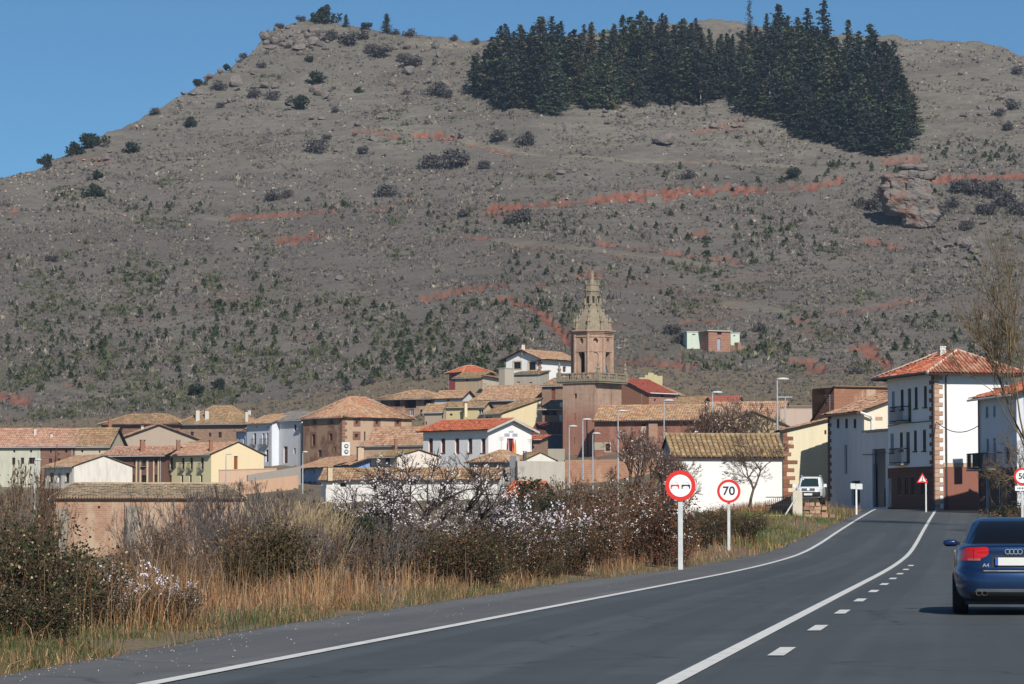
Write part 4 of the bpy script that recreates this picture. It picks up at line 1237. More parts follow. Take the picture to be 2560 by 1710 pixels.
for zz, o, hh in ((fz(880), .10, .16), (fz(843), .14, .2), (z1 - .5, .12, .2), (z1 - .22, .35, .24), (z1 + .02, .55, .22)):
    cor.prism([Vector((cx + (v.x - cx) * (1 + o / ro), cy + (v.y - cy) * (1 + o / ro), zz)) for v in ov], (0, 0, hh))
cor.build('cornice', TOWER, R0)
inn = MB()
inn.lathe([(ro * .55, 0), (ro * .55, z1 - z0 - .4)], (cx, cy, z0), 8); inn.build('core', plain((.03, .022, .018), .9), R0)
be = MB()
f0 = (ov[0] + ov[1]) / 2
for k in (1, 7):
    mid = (ov[k] + ov[(k + 1) % 8]) / 2
    mid = mid + (Vector((cx, cy, 0)) - mid) * .2
    bb = MB()
    bb.lathe([(.62, 0), (.58, .12), (.42, .5), (.36, .95), (.22, 1.2), (.1, 1.3)], (mid.x, mid.y, fz(930)), 10)
    bb.build('bell', plain((.10, .14, .17), .45, .6), R0)
# spire: drum roof, lantern, needle
k_ = (TD + 4.7) / FPX
z_ = lambda py: fz(py) 
prof = [(py, w * k_ / 2) for py, w in ((827, 92), (815, 90), (800, 81), (786, 66), (775, 50), (771, 46))]
mb = MB(); mb.lathe([(r, z_(py)) for py, r in prof], (cx, cy, 0), 8, rot=a8[0]); mb.build('spire_roof', LICHEN, R0)
mb = MB(); mb.lathe([(w * k_ / 2, z_(py)) for py, w in ((771, 46), (768, 46), (767, 41), (760, 42), (752, 40), (744, 37), (736, 35.5), (729, 37), (727, 41), (723, 42), (722, 37), (718, 36), (713, 35), (711, 38), (708, 38), (707, 26), (705, 17), (701, 15), (697, 10), (690, 9), (684, 8.5), (678, 5), (674, 3))], (cx, cy, 0), 8, rot=a8[0])
mb.build('lantern', LICHEN, R0)
lw = MB()
for k in range(8):
    a = (a8[k] + a8[(k + 1) % 8]) / 2 if k < 7 else a8[7] + math.pi / 8
    r = 18.0 * k_
    lw.box((cx + r * math.cos(a), cy + r * math.sin(a), (z_(757) + z_(738)) / 2), (.25, .34, z_(738) - z_(755)), a)
lw.build('lantern_opening', plain((.02, .018, .015), .9), R0)
pm = MB(); pm.lathe([(.3, 0), (.3, .35), (.2, .42), (.16, .9), (.26, 1.0), (.2, 1.15), (.05, 1.5)], (0, 0, 0), 6); pmm = pm.mesh('pinnacle', LICHEN)
def pin(r, py, sc, off=0.0):
    for k in range(8):
        a = a8[k] + off
        link('pinnacle', pmm, R0, (cx + r * math.cos(a) - R0.location.x, cy + r * math.sin(a) - R0.location.y, z_(py) - R0.location.z), scale=(sc, sc, sc))
pin(45 * k_, 826, 1.45); pin(38 * k_, 807, 1.0); pin(29 * k_, 789, .85); pin(17 * k_, 709, .5); pin(20 * k_, 770, .6)
for k in range(8):
    a = a8[k]
    bt = MB(); bt.box((cx + 21 * k_ * math.cos(a), cy + 21 * k_ * math.sin(a), z_(752)), (.5, .34, 1.1), a, top=.6); bt.build('buttress', LICHEN, R0)
vb = MB(); t0 = z_(674); vb.tube([(cx, cy, t0 - .1), (cx, cy, t0 + 1.9)], .045, 5); vb.tube([(cx - .35, cy, t0 + 1.3), (cx + .35, cy, t0 + 1.3)], .04, 5)
vb.face([(cx, cy, t0 + .7), (cx + .6, cy - .05, t0 + .75), (cx + .6, cy - .05, t0 + 1.0), (cx, cy, t0 + 1.0)])
vb.build('weathervane', IRON, R0)
dp = MB(); p_ = ch.fL.at(1469, 1045); dp.tube([ch.fL.p(p_[0], ch.zb - 2, .12), ch.fL.p(p_[0], p_[1], .12)], .09, 6); dp.build('downpipe', plain((.12, .05, .04), .6), R0)
ck = MB(); ck.box((ch.fR.p(ch.WR * .6, 0)[0], ch.fR.p(ch.WR * .6, 0)[1], fz(1005)), (.12, .1, 5.5), .87); ck.build('downpipe', plain((.1, .06, .05), .7), R0)

h = house('church_nave', 'long red stone church nave with tan roof right of the bell tower', (1840, 506), 1486, -9, 1050, 1145, 76, 'gableR', 1011, STONE_RED, rooftile(T_TAN + (S(214, 178, 130), S(186, 118, 84)), (.33, .25, .14), .5),
      [('L', 1514, 1525, 1109, 1128, 'w', {'surround': (plain((.42, .36, .28), .8), .18)}), ('L', 1604, 1614, 1060, 1066, 'o', {'deep': .3})], ov=0.8, ovg=0.2, cat='church', group=None, drop=5, pitch=.42)
def pane(h, f, x0, x1, y0, y1, o, mat, name, th=.06):
    F_ = h.fL if f == 'L' else h.fR
    k0, k1 = sorted((F_.at(x0, y1)[0], F_.at(x1, y1)[0])); za, zb_ = F_.at(x0, y1)[1], F_.at(x0, y0)[1]
    mb = MB(); mb.prism([F_.p(k0, za, o), F_.p(k1, za, o), F_.p(k1, zb_, o), F_.p(k0, zb_, o)], Vector((-F_.n[0], -F_.n[1], 0)) * th)
    return mb.build(name, mat, h.root)
pane(h, 'L', 1623, 1645, 1057, 1118, .45, masonry((.40, .25, .17), (.35, .2, .14), (.4, .3, .22), .6, .3), 'buttress', .5)
pane(h, 'L', 1604, 1615, 1066, 1082, .06, plain((.5, .4, .3), .9), 'plaster_patch', .1)
pane(h, 'L', 1486, 1512, 1106, 1125, .06, plaster((.36, .33, .24), .6), 'plaster_patch', .1)
dp = MB()
for x in (1617, 1621): 
    k = h.fL.at(x, 1090); dp.tube([h.fL.p(k[0], h.zb, .15), h.fL.p(k[0], h.fL.at(x, 1052)[1], .15)], .07, 6)
dp.build('downpipe', plain((.14, .05, .04), .6), h.root)
k = h.fL.at(1601, 1118)
ar = MB()
arc = [h.fL.p(k[0] + 1.15 * math.cos(t), k[1] + 1.15 * math.sin(t) * 1.1, .04) for t in np.linspace(0, math.pi, 11)] + [h.fL.p(k[0] - 1.15, h.zb, .04), h.fL.p(k[0] + 1.15, h.zb, .04)]
ar.prism(arc, Vector((h.Rt[0], h.Rt[1], 0)) * .03); ar.build('doorway', plain((.03, .045, .045), .8), h.root)
ar = MB()
prev = None
for t in np.linspace(0, math.pi, 13):
    a, b = h.fL.p(k[0] + 1.2 * math.cos(t), k[1] + 1.3 * math.sin(t), .12), h.fL.p(k[0] + 1.65 * math.cos(t), k[1] + 1.75 * math.sin(t), .12)
    if prev: ar.prism([prev[0], a, b, prev[1]], Vector((h.Rt[0], h.Rt[1], 0)) * .1)
    prev = (a, b)
ar.build('arch', masonry((.36, .2, .14), (.33, .17, .12), (.4, .3, .2), .4, .3), h.root)

# ------------------------------------------------------------------ right of the church
h = house('red_roof_stone_house', 'stone fronted house with plain dark red sloping roof behind the church', (1622, 540), 1554, 1688, 984, 1030, 46, 'shedL', 946, masonry((.33, .16, .115), (.27, .12, .09), (.55, .44, .35), .55, .36), rooftile((S(158, 84, 68), S(150, 78, 64)), None), [('R', 1653, 1659, 987, 993, 'o'), ('R', 1635, 1640, 997, 1003, 'o')], wallL=brick(), ov=.5, ovg=.35)
pane(h, 'R', 1620, 1688, 981.5, 983.5, .62, plain((.7, .7, .72), .5), 'gutter', .1)
house('tan_slope_house', 'house with long tan sloping roof behind the red roofed stone house', (1704, 558), 1610, 1712, 990, 1030, 44, 'shedL', 950, plaster((.62, .54, .40), .4), roof_tan(), ov=.3)
rw = thing('ruined_wall', 'broken yellowish wall standing up behind the red roofed stone house', 'wall', P(1640, 960, 580))
mb = MB()
for x0, x1, yt in ((1598, 1612, 944), (1612, 1620, 938), (1620, 1634, 932), (1634, 1643, 937), (1643, 1656, 940)):
    a, b = PV(x0, yt, 580), PV(x1, 985, 580)
    mb.box(((a.x + b.x) / 2, 580, (a.z + b.z) / 2), (b.x - a.x, .8, a.z - b.z))
mb.build('masonry', plaster((.50, .43, .25), .7, (.3, .28, .08)), rw)
house('low_tan_house', 'low house with flat looking tan roof between stone house and bare trees', (1748, 530), 1686, -5, 1014, 1035, 64, 'gableR', 992, plaster((.45, .38, .3), .4), roof_old())
house('long_red_roof_house', 'low house with long dull red roof and white gable corner', (1838, 548), 1722, 1858, 1014, 1040, 66, 'gableR', 990, plaster((.62, .6, .57), .2), rooftile((S(160, 92, 80), S(172, 104, 88)), None, .2), ov=.4)
house('mottled_roof_house', 'house with rough mottled roof behind the bare trees', (1948, 482), 1755, -8, 1052, 1090, 74, 'gableR', 1004, stone_brown((.45, .33, .22), .8), rooftile(T_TAN + T_RED, LICH, .3), [('L', 1796, 1803, 1022, 1034, 'o')], [(1763, 1773, 1004, 1030, {'mat': plain((.28, .2, .13), .9), 'dd': 1}), (1796, 1802, 1024, 1040, {'dd': -1})], ov=.6)
def wall_thing(name, label, x0, x1, yt0, yt1, yb, d0, d1, mat, thick=.35, cop=None, cat='wall'):
    a, b = PV(x0, yt0, d0), PV(x1, yt1, d1)
    zb_ = min(P(x0, yb, d0)[2], P(x1, yb, d1)[2]) - 1.0
    t = thing(name, label, cat, (a.x, a.y, zb_ + 1.0))
    dv = Vector((b.x - a.x, b.y - a.y, 0)); L = dv.length; n = Vector((dv.y, -dv.x, 0)).normalized()
    mb = MB()
    A0, B0 = Vector((a.x, a.y, zb_)), Vector((b.x, b.y, zb_))
    for o, sg in ((0, 1), (thick, -1)):
        mb.face([A0 - n * o, B0 - n * o, Vector((b.x, b.y, b.z)) - n * o, Vector((a.x, a.y, a.z)) - n * o][::sg], 0, [(0, zb_), (L, zb_), (L, b.z), (0, a.z)][::sg])
    mb.face([a, b, b - n * thick, a - n * thick], 0)
    mb.face([A0, a, a - n * thick, A0 - n * thick], 0); mb.face([B0, b, b - n * thick, B0 - n * thick], 0)
    mb.build('masonry', mat, t)
    if cop:
        cm = MB(); cm.prism([a + n * .08 + Vector((0, 0, .0)), b + n * .08, b - n * (thick + .08), a - n * (thick + .08)], (0, 0, .12)); cm.build('coping', cop, t)
    return t
w = wall_thing('coped_wall', 'pinkish garden wall topped with pale roof tiles beside the brick house', 1951, 2036, 1018, 1018, 1062, 420, 425, plaster((.52, .40, .33), .4))
a, b = PV(1951, 1018, 420), PV(2036, 1018, 425)
tm = MB()
for k in range(7):
    t = math.pi * k / 6
    if k < 6:
        t2 = math.pi * (k + 1) / 6
        tm.face([(.12 * math.cos(t), -.45, .12 * math.sin(t)), (.12 * math.cos(t2), -.45, .12 * math.sin(t2)), (.10 * math.cos(t2), .25, .10 * math.sin(t2) + .14), (.10 * math.cos(t), .25, .10 * math.sin(t) + .14)])
tmm = tm.mesh('tile', plain((.58, .45, .30), .9), smooth=True)
for k in range(17):
    p = a + (b - a) * (k + .5) / 17
    link('tile', tmm, w, (p.x - w.location.x, p.y - w.location.y, p.z - w.location.z + .0))
house('tan_gable_barn', 'tan plastered gable wall with dark pilaster strips behind the white barn', (1787, 402), -12, 1972, 1066, 1110, 10, 'gableR', 1028, plaster((.42, .32, .20), .6), roof_old(), cat='barn', ov=.2)
for x in (1807, 1836, 1866, 1888, 1901, 1925):
    pass
h = house('cream_house', 'cream rendered house with red corner stones beside the parked white car', (1957, 251), 1949, 2076, 1077, 1240, 15, 'shedR', 1046, plaster((.70, .62, .44), .35), roof_tan(), [('R', 2061, 2066, 1075, 1086, 'w')], ov=.35, ovg=.25, pitch=.26, tile=.45)
for k in range(17):
    z = h.ze - .5 - k * .31
    w = (0.45, .85, 0.38, 1.0)[k % 4] * (.8 + .4 * ((k * 7) % 5) / 4)
    mb = MB(); mb.prism([h.fR.p(0, z, .04), h.fR.p(w, z, .04), h.fR.p(w, z + .28, .04), h.fR.p(0, z + .28, .04)], Vector((-h.fR.n[0], -h.fR.n[1], 0)) * .035)
    mb.build('quoin', plain(((.24, .105, .065), (.20, .09, .06), (.28, .14, .09))[k % 3], .9), h.root)
# white barn whose single tiles can be told apart
h = House('white_barn', 'white barn with yellowed tile roof and gable tinted blue for shade behind the road signs', (1686, 241), 1653, 1955, 1143, 1265, 12, 'gableL', 1086, plaster((.80, .785, .76), .25), rooftile(T_OLD, (.24, .19, .07), .7), cat='barn', ov=.25, ovg=.15, wallL=plaster((.24, .29, .40), .4))  # wallL: the left gable's shade is put into its dark blue plaster
h.walls(); ro = h.roofs(tiles=(1,))
def lay_tiles(h, sl, ro, ncol, nrow, mats, amp=.075, rad=None):
    e0, e1, r1, r0 = (Vector(p) for p in sl)
    U = (e1 - e0); Le = U.length; U.normalize()
    W = r0 - e0; W = W - U * W.dot(U); V1 = W.length; W.normalize()
    N = U.cross(W); N = N if N.z > 0 else -N
    ua, ub = (r0 - e0).dot(U), (r1 - e0).dot(U)
    pitch, tl = Le / ncol, V1 / nrow
    ms = []
    for mt in mats:
        tb = MB(); r = pitch * .40
        for k in range(5):
            t, t2 = math.pi * k / 5, math.pi * (k + 1) / 5
            c = lambda t, q: (r * q * math.cos(t), r * q * math.sin(t) * .95)
            (x0, z0), (x1, z1), (x2, z2), (x3, z3) = c(t, 1.0), c(t2, 1.0), c(t2, .86), c(t, .86)
            tb.face([(x0, -.04, z0 + .035), (x1, -.04, z1 + .035), (x2, tl * 1.02, z2), (x3, tl * 1.02, z3)])
        tb.face([(r * math.cos(math.pi * k / 5), -.04, r * .95 * math.sin(math.pi * k / 5) + .035) for k in range(6)])
        ms.append(tb.mesh('tile', mt, smooth=False))
    # pan tiles below: a fluted sheet
    pan = MB()
    for i in range(ncol):
        u0, u1 = i * pitch, (i + 1) * pitch
        def vm(u): return V1 * (min(1, u / ua) if u < ua - 1e-6 else (min(1, (Le - u) / (Le - ub)) if u > ub + 1e-6 else 1))
        for (p, q, s0, s1) in ((u0, (u0 + u1) / 2, .0, -.045), ((u0 + u1) / 2, u1, -.045, .0)):
            pan.face([e0 + U * p + N * (.05 + s0), e0 + U * q + N * (.05 + s1), e0 + U * q + W * max(vm(q), .01) + N * (.05 + s1), e0 + U * p + W * max(vm(p), .01) + N * (.05 + s0)], 0, [(i + .5, 0), (i + .5, 0), (i + .5, 9), (i + .5, 9)])
    pan.build('roof_pan', h.rmat, h.root)
    from mathutils import Matrix
    R = Matrix((U, W, N)).transposed().to_euler()
    cnt = 0
    rg = random.Random(4)
    for i in range(ncol + 1):
        u = i * pitch
        lim = V1 * (min(1, u / ua) if u < ua - 1e-6 else (min(1, (Le - u) / max(Le - ub, 1e-6)) if u > ub + 1e-6 else 1))
        for j in range(nrow):
            if (j + .55) * tl > lim: break
            p = e0 + U * (u + rg.uniform(-.012, .012)) + W * (j * tl + rg.uniform(-.02, .02)) + N * (.045 + rg.uniform(0, .012)) - h.org
            o = link('tile', ms[rg.randrange(len(ms))], h.root, p, R)
            o.rotation_euler.rotate_axis('Z', rg.uniform(-.03, .03))
            cnt += 1
    return cnt
def tone(cols, n2): return [plain_tile(c, n2) for c in cols]
@cached
def plain_tile(c, lich):
    m = NT('tile_clay', .92)
    n1, n2_ = m.noise(m.pos(), 2.2, 5, .7), m.noise(m.pos(), 14, 3)
    x = m.ramp(n2_, [(.3, mul(c, .8)), (.7, mul(c, 1.15))])
    m.base(m.mix(m.ramp(n1, [(.42, 0.0), (.62, .8)]), x, lich))
    return m.mat
lay_tiles(h, h.slopes[0], ro, 22, 7, tone((S(170, 146, 108), S(154, 128, 94), S(180, 156, 118), S(146, 118, 88)), (.225, .18, .11)))
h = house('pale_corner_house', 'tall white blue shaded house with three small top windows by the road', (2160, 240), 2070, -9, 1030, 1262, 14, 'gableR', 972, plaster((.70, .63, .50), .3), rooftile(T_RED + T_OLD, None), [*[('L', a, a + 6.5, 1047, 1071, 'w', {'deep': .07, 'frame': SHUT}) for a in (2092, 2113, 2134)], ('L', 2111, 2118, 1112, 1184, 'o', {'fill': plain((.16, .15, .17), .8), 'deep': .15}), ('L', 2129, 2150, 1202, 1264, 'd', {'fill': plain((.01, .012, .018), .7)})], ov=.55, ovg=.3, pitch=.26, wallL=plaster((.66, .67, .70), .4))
for k in range(22):
    z = h.ze - .5 - k * .3
    for F_, w in ((h.fR, (.5, .28)[k % 2]),):
        if k < 7:
            mb = MB(); mb.prism([F_.p(.9, z, .03), F_.p(.9 + w * 2, z, .03), F_.p(.9 + w * 2, z + .26, .03), F_.p(.9, z + .26, .03)], Vector((-F_.n[0], -F_.n[1], 0)) * .028)
            if k in (1, 4): mb.build('quoin', plain((.42, .27, .18), .9), h.root)
    mb = MB(); w = (.75, .4)[k % 2]
    mb.prism([h.fL.p(h.WL - w, z, .04), h.fL.p(h.WL, z, .04), h.fL.p(h.WL, z + .28, .04), h.fL.p(h.WL - w, z + .28, .04)], Vector((h.Rt[0], h.Rt[1], 0)) * .035)
    mb.build('quoin', plain((.12, .06, .045), .9), h.root)
dp = MB()
zt_ = h.ze - .15
dp.tube([h.pt(-.35, -.1, zt_), h.pt(-.35, -.35, zt_ - .1), h.pt(.35, -.35, zt_ - .35), h.pt(.6, -.12, zt_ - .6), h.pt(.6, -.12, h.zb + 4.9)], .1, 6)
dp.build('downpipe', WHITEP, h.root)
tr = MB()
h2 = house('garage', 'low shaded garage with dark blue gate between two tall houses', (2221, 233), 2160, -4, 1078, 1268, 14, 'flat', None, plaster((.66, .67, .70), .4), CONCRETE, [('L', 2181, 2214, 1122, 1268, 'g')], ov=.12, cat='garage')
pane(h2, 'L', 2181.5, 2186, 1160, 1268, -.1, plain((.03, .06, .11), .5), 'gate_leaf', .05); pane(h2, 'L', 2196, 2208, 1222, 1266, -.1, plain((.016, .03, .055), .5), 'gate_door', .05)
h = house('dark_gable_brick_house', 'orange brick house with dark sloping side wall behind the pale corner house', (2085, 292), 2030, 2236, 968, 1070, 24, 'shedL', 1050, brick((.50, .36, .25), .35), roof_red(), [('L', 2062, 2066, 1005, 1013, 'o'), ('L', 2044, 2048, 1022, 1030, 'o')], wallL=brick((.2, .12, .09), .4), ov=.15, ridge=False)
tb = MB()
for k in range(30):
    p = Vector(h.fR.p(h.WR * (k + .5) / 30, h.ze + .06, .12)); tb.tube([p, p - Vector((h.fR.n[0], h.fR.n[1], -.05)) * .5], .1, 6)
tb.build('tile_edge', plain((.45, .30, .19), .9), h.root)
# ------------------------------------------------------------------ three storey house
WF = {'fill': plain((.028, .016, .014), .6), 'deep': .25, 'sill': True}
wins = []
for (x0, x1, ya, yb_, kind) in ((2229.5, 2237, 978, 1027, 'w'), (2252, 2259, 974, 1024, 'w'), (2269, 2278, 971, 1056, 'd'), (2287, 2294, 968, 1021, 'w'), (2310, 2317, 965, 1018, 'w'),
                                (2226, 2235, 1083, 1132, 'w'), (2250, 2257, 1081, 1127, 'w'), (2265, 2274.5, 1080, 1159, 'd'), (2285, 2292, 1076, 1128, 'w'), (2307.5, 2315, 1074, 1127, 'w')):
    first = x0 < 2240
    wins.append(('L', x0, x1, ya, yb_, kind, {'fill': plain((.30, .36, .46), .6) if first else (glass_dark((.02, .014, .014)) if kind == 'w' else plain((.03, .017, .014), .6)), 'deep': .07, 'sill': kind == 'w', 'ledge': plain((.045, .03, .03), .8), 'frame': plain((.28, .34, .44), .6) if first else SHUT}))
wins += [('L', 2220, 2230, 1196, 1268, 'd', {'fill': plain((.16, .21, .28), .6), 'deep': .06}), *[('L', a, a + 8, 1190, 1240, 'w', {'deep': .05, 'fill': plain((.02, .016, .016), .6), 'frame': SHUT}) for a in (2246, 2263, 2279, 2303.5)]]
h = House('three_storey_house', 'tall white three storey house with red hipped roof and brown stone ground floor', (2335, 220), 2219, 2529, 933, 1274, 14, 'hip', 876, plaster((.80, .79, .78), .1), rooftile(T_HOUSE, (.45, .36, .28), .2), ov=.85, cat='house', group=ROWG, pitch=.27, tile=.42, wallL=plaster((.80, .80, .81), .15), hipin=None)
for w in wins: h.win(*w[:6], **(w[6] if len(w) > 6 else {}))
h.walls()
rm_ = plain((.60, .48, .38), .9)
h.ridge = rm_
ro = h.roofs(tiles=(1, 2, 3))
nt = lay_tiles(h, h.slopes[0], ro, 28, 8, tone((S(184, 96, 68), S(202, 126, 94), S(166, 78, 56), S(208, 156, 126), S(176, 90, 64)), (.40, .30, .22)))
for F_, wl, n_ in ((h.fL, h.WL, 1), (h.fR, h.WR, 0)):
    zt_ = h.fL.at(2300, 1167)[1]
    mb = MB()
    k0 = 0.0 if F_ is h.fL else .62
    holes = [c for c in F_.holes if c[3] < zt_ + .1]
    ks = sorted({k0, wl, *[q for c in holes for q in c[:2]]})
    for a, b in zip(ks[:-1], ks[1:]):
        inside = [c for c in holes if c[0] < (a + b) / 2 < c[1]]
        segs = [(h.zb - 1, zt_)] if not inside else [(h.zb - 1, inside[0][2]), (inside[0][3], zt_)]
        for c, d_ in segs:
            if d_ - c > .02: mb.face([F_.p(a, c, .04), F_.p(b, c, .04), F_.p(b, d_, .04), F_.p(a, d_, .04)], 0, [(a, c), (b, c), (b, d_), (a, d_)])
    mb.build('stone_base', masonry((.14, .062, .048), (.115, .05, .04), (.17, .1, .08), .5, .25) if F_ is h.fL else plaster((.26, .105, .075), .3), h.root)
b0_, b1_ = h.fR.at(2400, 1168)[1], h.fR.at(2400, 1157)[1]
mb = MB(); mb.prism([h.fR.p(.63, b0_, .07), h.fR.p(h.WR, b0_, .07), h.fR.p(h.WR, b1_, .07), h.fR.p(.63, b1_, .07)], Vector((-h.fR.n[0], -h.fR.n[1], 0)) * .06); mb.build('band', plain((.46, .33, .22), .9), h.root)
n_q = 32
zq0, zq1 = h.zb - .2, h.ze - .25
for k in range(n_q):
    z, hh = zq0 + (zq1 - zq0) * k / n_q, (zq1 - zq0) / n_q - .03
    w = (.62, .36)[k % 2]
    mb = MB(); mb.prism([h.fR.p(0, z, .06), h.fR.p(w, z, .06), h.fR.p(w, z + hh, .06), h.fR.p(0, z + hh, .06)], Vector((-h.fR.n[0], -h.fR.n[1], 0)) * .055)
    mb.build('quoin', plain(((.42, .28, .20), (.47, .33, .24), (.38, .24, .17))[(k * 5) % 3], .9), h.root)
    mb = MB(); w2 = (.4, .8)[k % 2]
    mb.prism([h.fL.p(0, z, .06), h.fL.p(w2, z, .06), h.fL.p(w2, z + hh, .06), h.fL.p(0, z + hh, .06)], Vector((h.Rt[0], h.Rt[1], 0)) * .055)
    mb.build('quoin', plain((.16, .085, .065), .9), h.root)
for (x0, x1, yt, yb_) in ((2241, 2266, 1019, 1056), (2240, 2263, 1127, 1160)):
    k0, k1 = sorted((h.fL.at(x0, yb_)[0], h.fL.at(x1 + 8, yb_)[0])); h.balcony('L', k0, k1, h.fL.at(x0, yb_)[1], .55, 1.05, 14)
h.chimney(2346, 2363, 863, 918, plaster((.66, .64, .60), .2), plain((.62, .6, .56), .8), 4.5, 'louvre')
h.chimney(2317, 2335, 884, 906, plaster((.66, .64, .60), .2), plain((.62, .6, .56), .8), 9, 'louvre')
dp = MB(); dp.tube([h.fR.p(.82, h.zb, .12), h.fR.p(.82, h.ze - .7, .12), h.fR.p(.95, h.ze - .15, .7)], .06, 6); dp.build('downpipe', plain((.06, .05, .05), .6), h.root)
gt = MB(); gt.tube([h.pt(-h.ov - .05, h.WL + h.ov, h.hipc[0][0][2]), h.pt(-h.ov - .05, -h.ov, h.hipc[0][0][2])], .09, 6); gt.build('gutter', plain((.05, .05, .06), .6), h.root)
tall = h
def cable(label, pts, r=.025, sag=0.0):
    a = Vector(pts[0]); t = thing('overhead_cable', label, 'cable', a, group='cables strung along the house fronts')
    P_ = []
    for p, q in zip(pts[:-1], pts[1:]):
        p, q = Vector(p), Vector(q)
        for k in range(9):
            s = k / 8; P_.append(p.lerp(q, s) - Vector((0, 0, sag * 4 * s * (1 - s))))
    mb = MB(); mb.tube(P_[:1] + [b for a_, b in zip(P_[:-1], P_[1:]) if (b - a_).length > 1e-4], r, 5); mb.build('wire', BLACKP, t)
R_ = house('right_house', 'white shaded house with blue shuttered balcony at the right edge of the road', (2541, 202), 2447, -8, 986, 1282, 9, 'gableR', 930, plaster((.60, .62, .66), .3), rooftile(T_HOUSE, None), [('L', 2464, 2471, 1016, 1046, 'w', {'frame': plain((.25, .32, .42), .6), 'fill': plain((.22, .28, .38), .6), 'deep': .07}), ('L', 2483, 2489, 1014, 1044, 'w', {'frame': plain((.25, .32, .42), .6), 'fill': plain((.2, .26, .36), .6), 'deep': .07}), ('L', 2466, 2473, 1097, 1170, 'd', {'fill': plain((.17, .19, .24), .6), 'deep': .07}), ('L', 2483, 2490, 1095, 1170, 'd', {'fill': plain((.17, .19, .24), .6), 'deep': .07}), ('L', 2511, 2524, 1117, 1160, 'w', {'fill': glass_dark()}), ('L', 2466, 2474, 1190, 1276, 'd', {'fill': plain((.13, .17, .24), .6), 'deep': .07}), ('L', 2498, 2508, 1192, 1276, 'd', {'fill': plain((.02, .018, .02), .6), 'deep': .07})],
      [(2487, 2513, 971, 996, {'mat': brick(), 'dd': 12})], ov=.55, wallL=plaster((.66, .68, .72), .3))
zt_ = R_.fL.at(2490, 1170)[1]
mb = MB()
holes = [c for c in R_.fL.holes if c[3] < zt_ + .1]
ks = sorted({0.0, R_.WL, *[q for c in holes for q in c[:2]]})
for a, b in zip(ks[:-1], ks[1:]):
    ins = [c for c in holes if c[0] < (a + b) / 2 < c[1]]
    for c, d_ in ([(R_.zb - 1, zt_)] if not ins else [(ins[0][3], zt_)]):
        mb.face([R_.fL.p(a, c, .04), R_.fL.p(b, c, .04), R_.fL.p(b, d_, .04), R_.fL.p(a, d_, .04)], 0, [(a, c), (b, c), (b, d_), (a, d_)])
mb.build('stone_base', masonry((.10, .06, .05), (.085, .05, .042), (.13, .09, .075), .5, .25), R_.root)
k0, k1 = sorted((R_.fL.at(2449, 1172)[0], R_.fL.at(2505, 1172)[0]))
R_.balcony('L', k0, k1, R_.fL.at(2480, 1172)[1], .9, 1.0, 26)
for x0, x1 in ((2449, 2457), (2462, 2476), (2479, 2491)):
    F_ = R_.fL
    ka, kb = sorted((F_.at(x0, 1150)[0], F_.at(x1, 1150)[0])); mb = MB(); zz = F_.at(2480, 1170)[1]
    mb.prism([F_.p(ka, zz + .08, .84), F_.p(kb, zz + .08, .84), F_.p(kb, zz + .95, .84), F_.p(ka, zz + .95, .84)], Vector((R_.Rt[0], R_.Rt[1], 0)) * .02); mb.build('balcony_panel', plain((.03, .045, .075), .6), R_.root)
zc_ = tall.fL.at(2300, 1055)[1]
cable('black cable sagging between the three storey house and the right house', [tall.fR.p(0.1, tall.fR.at(2340, 1055)[1], .12), R_.fL.p(R_.WL - .2, R_.fL.at(2449, 1065)[1], .12)], .03, .55)
cable('black cable pinned along the shaded front of the three storey house', [tall.fL.p(tall.WL - .3, zc_ - .1, .12), tall.fL.p(6, zc_ + .02, .12), tall.fL.p(.1, zc_, .12)], .035, .02)
cable('black cable along the front of the pale corner house', [h_ for h_ in ((lambda q: [q.fL.p(q.WL, q.ze - 1.6, .1), q.fL.p(.2, q.ze - 1.55, .1)])(h2))], .03, .05)
# ------------------------------------------------------------------ brick barn in the left field
h = House('brick_barn', 'old patched brick barn with sagging tan tile roof below the village on the left', (131, 267), -6.5, 610, 1245, 1400, 6, 'hip', 1209, masonry((.37, .225, .15), (.30, .16, .105), (.40, .29, .21), .42, .17, (.44, .33, .235), .7), rooftile((S(176, 156, 128), S(158, 138, 112), S(188, 168, 140), S(142, 122, 100)), (.29, .24, .17), .6), cat='barn', ov=.28, pitch=.24, tile=.42, hipin=1.6)
h.win('R', 245, 250, 1265, 1271, 'o', deep=.3)
h.done()
BUT = plaster((.27, .235, .19), .9)
pane(h, 'R', 146, 172, 1268, 1420, .32, BUT, 'buttress', .32); pane(h, 'R', 316, 345, 1264, 1420, .32, BUT, 'buttress', .32); pane(h, 'R', 309.5, 311.5, 1262, 1420, .03, plain((.05, .03, .025), .9), 'crack', .03)
te = MB()
for k in range(66):
    p = Vector(h.fR.p(h.WR * (k + .5) / 66, h.slopes[0][0][2] + .04, .3)); te.tube([p, p - Vector((h.fR.n[0], h.fR.n[1], -.1)) * .4], .085, 6)
te.build('tile_edge', plain((.38, .24, .15), .9), h.root)
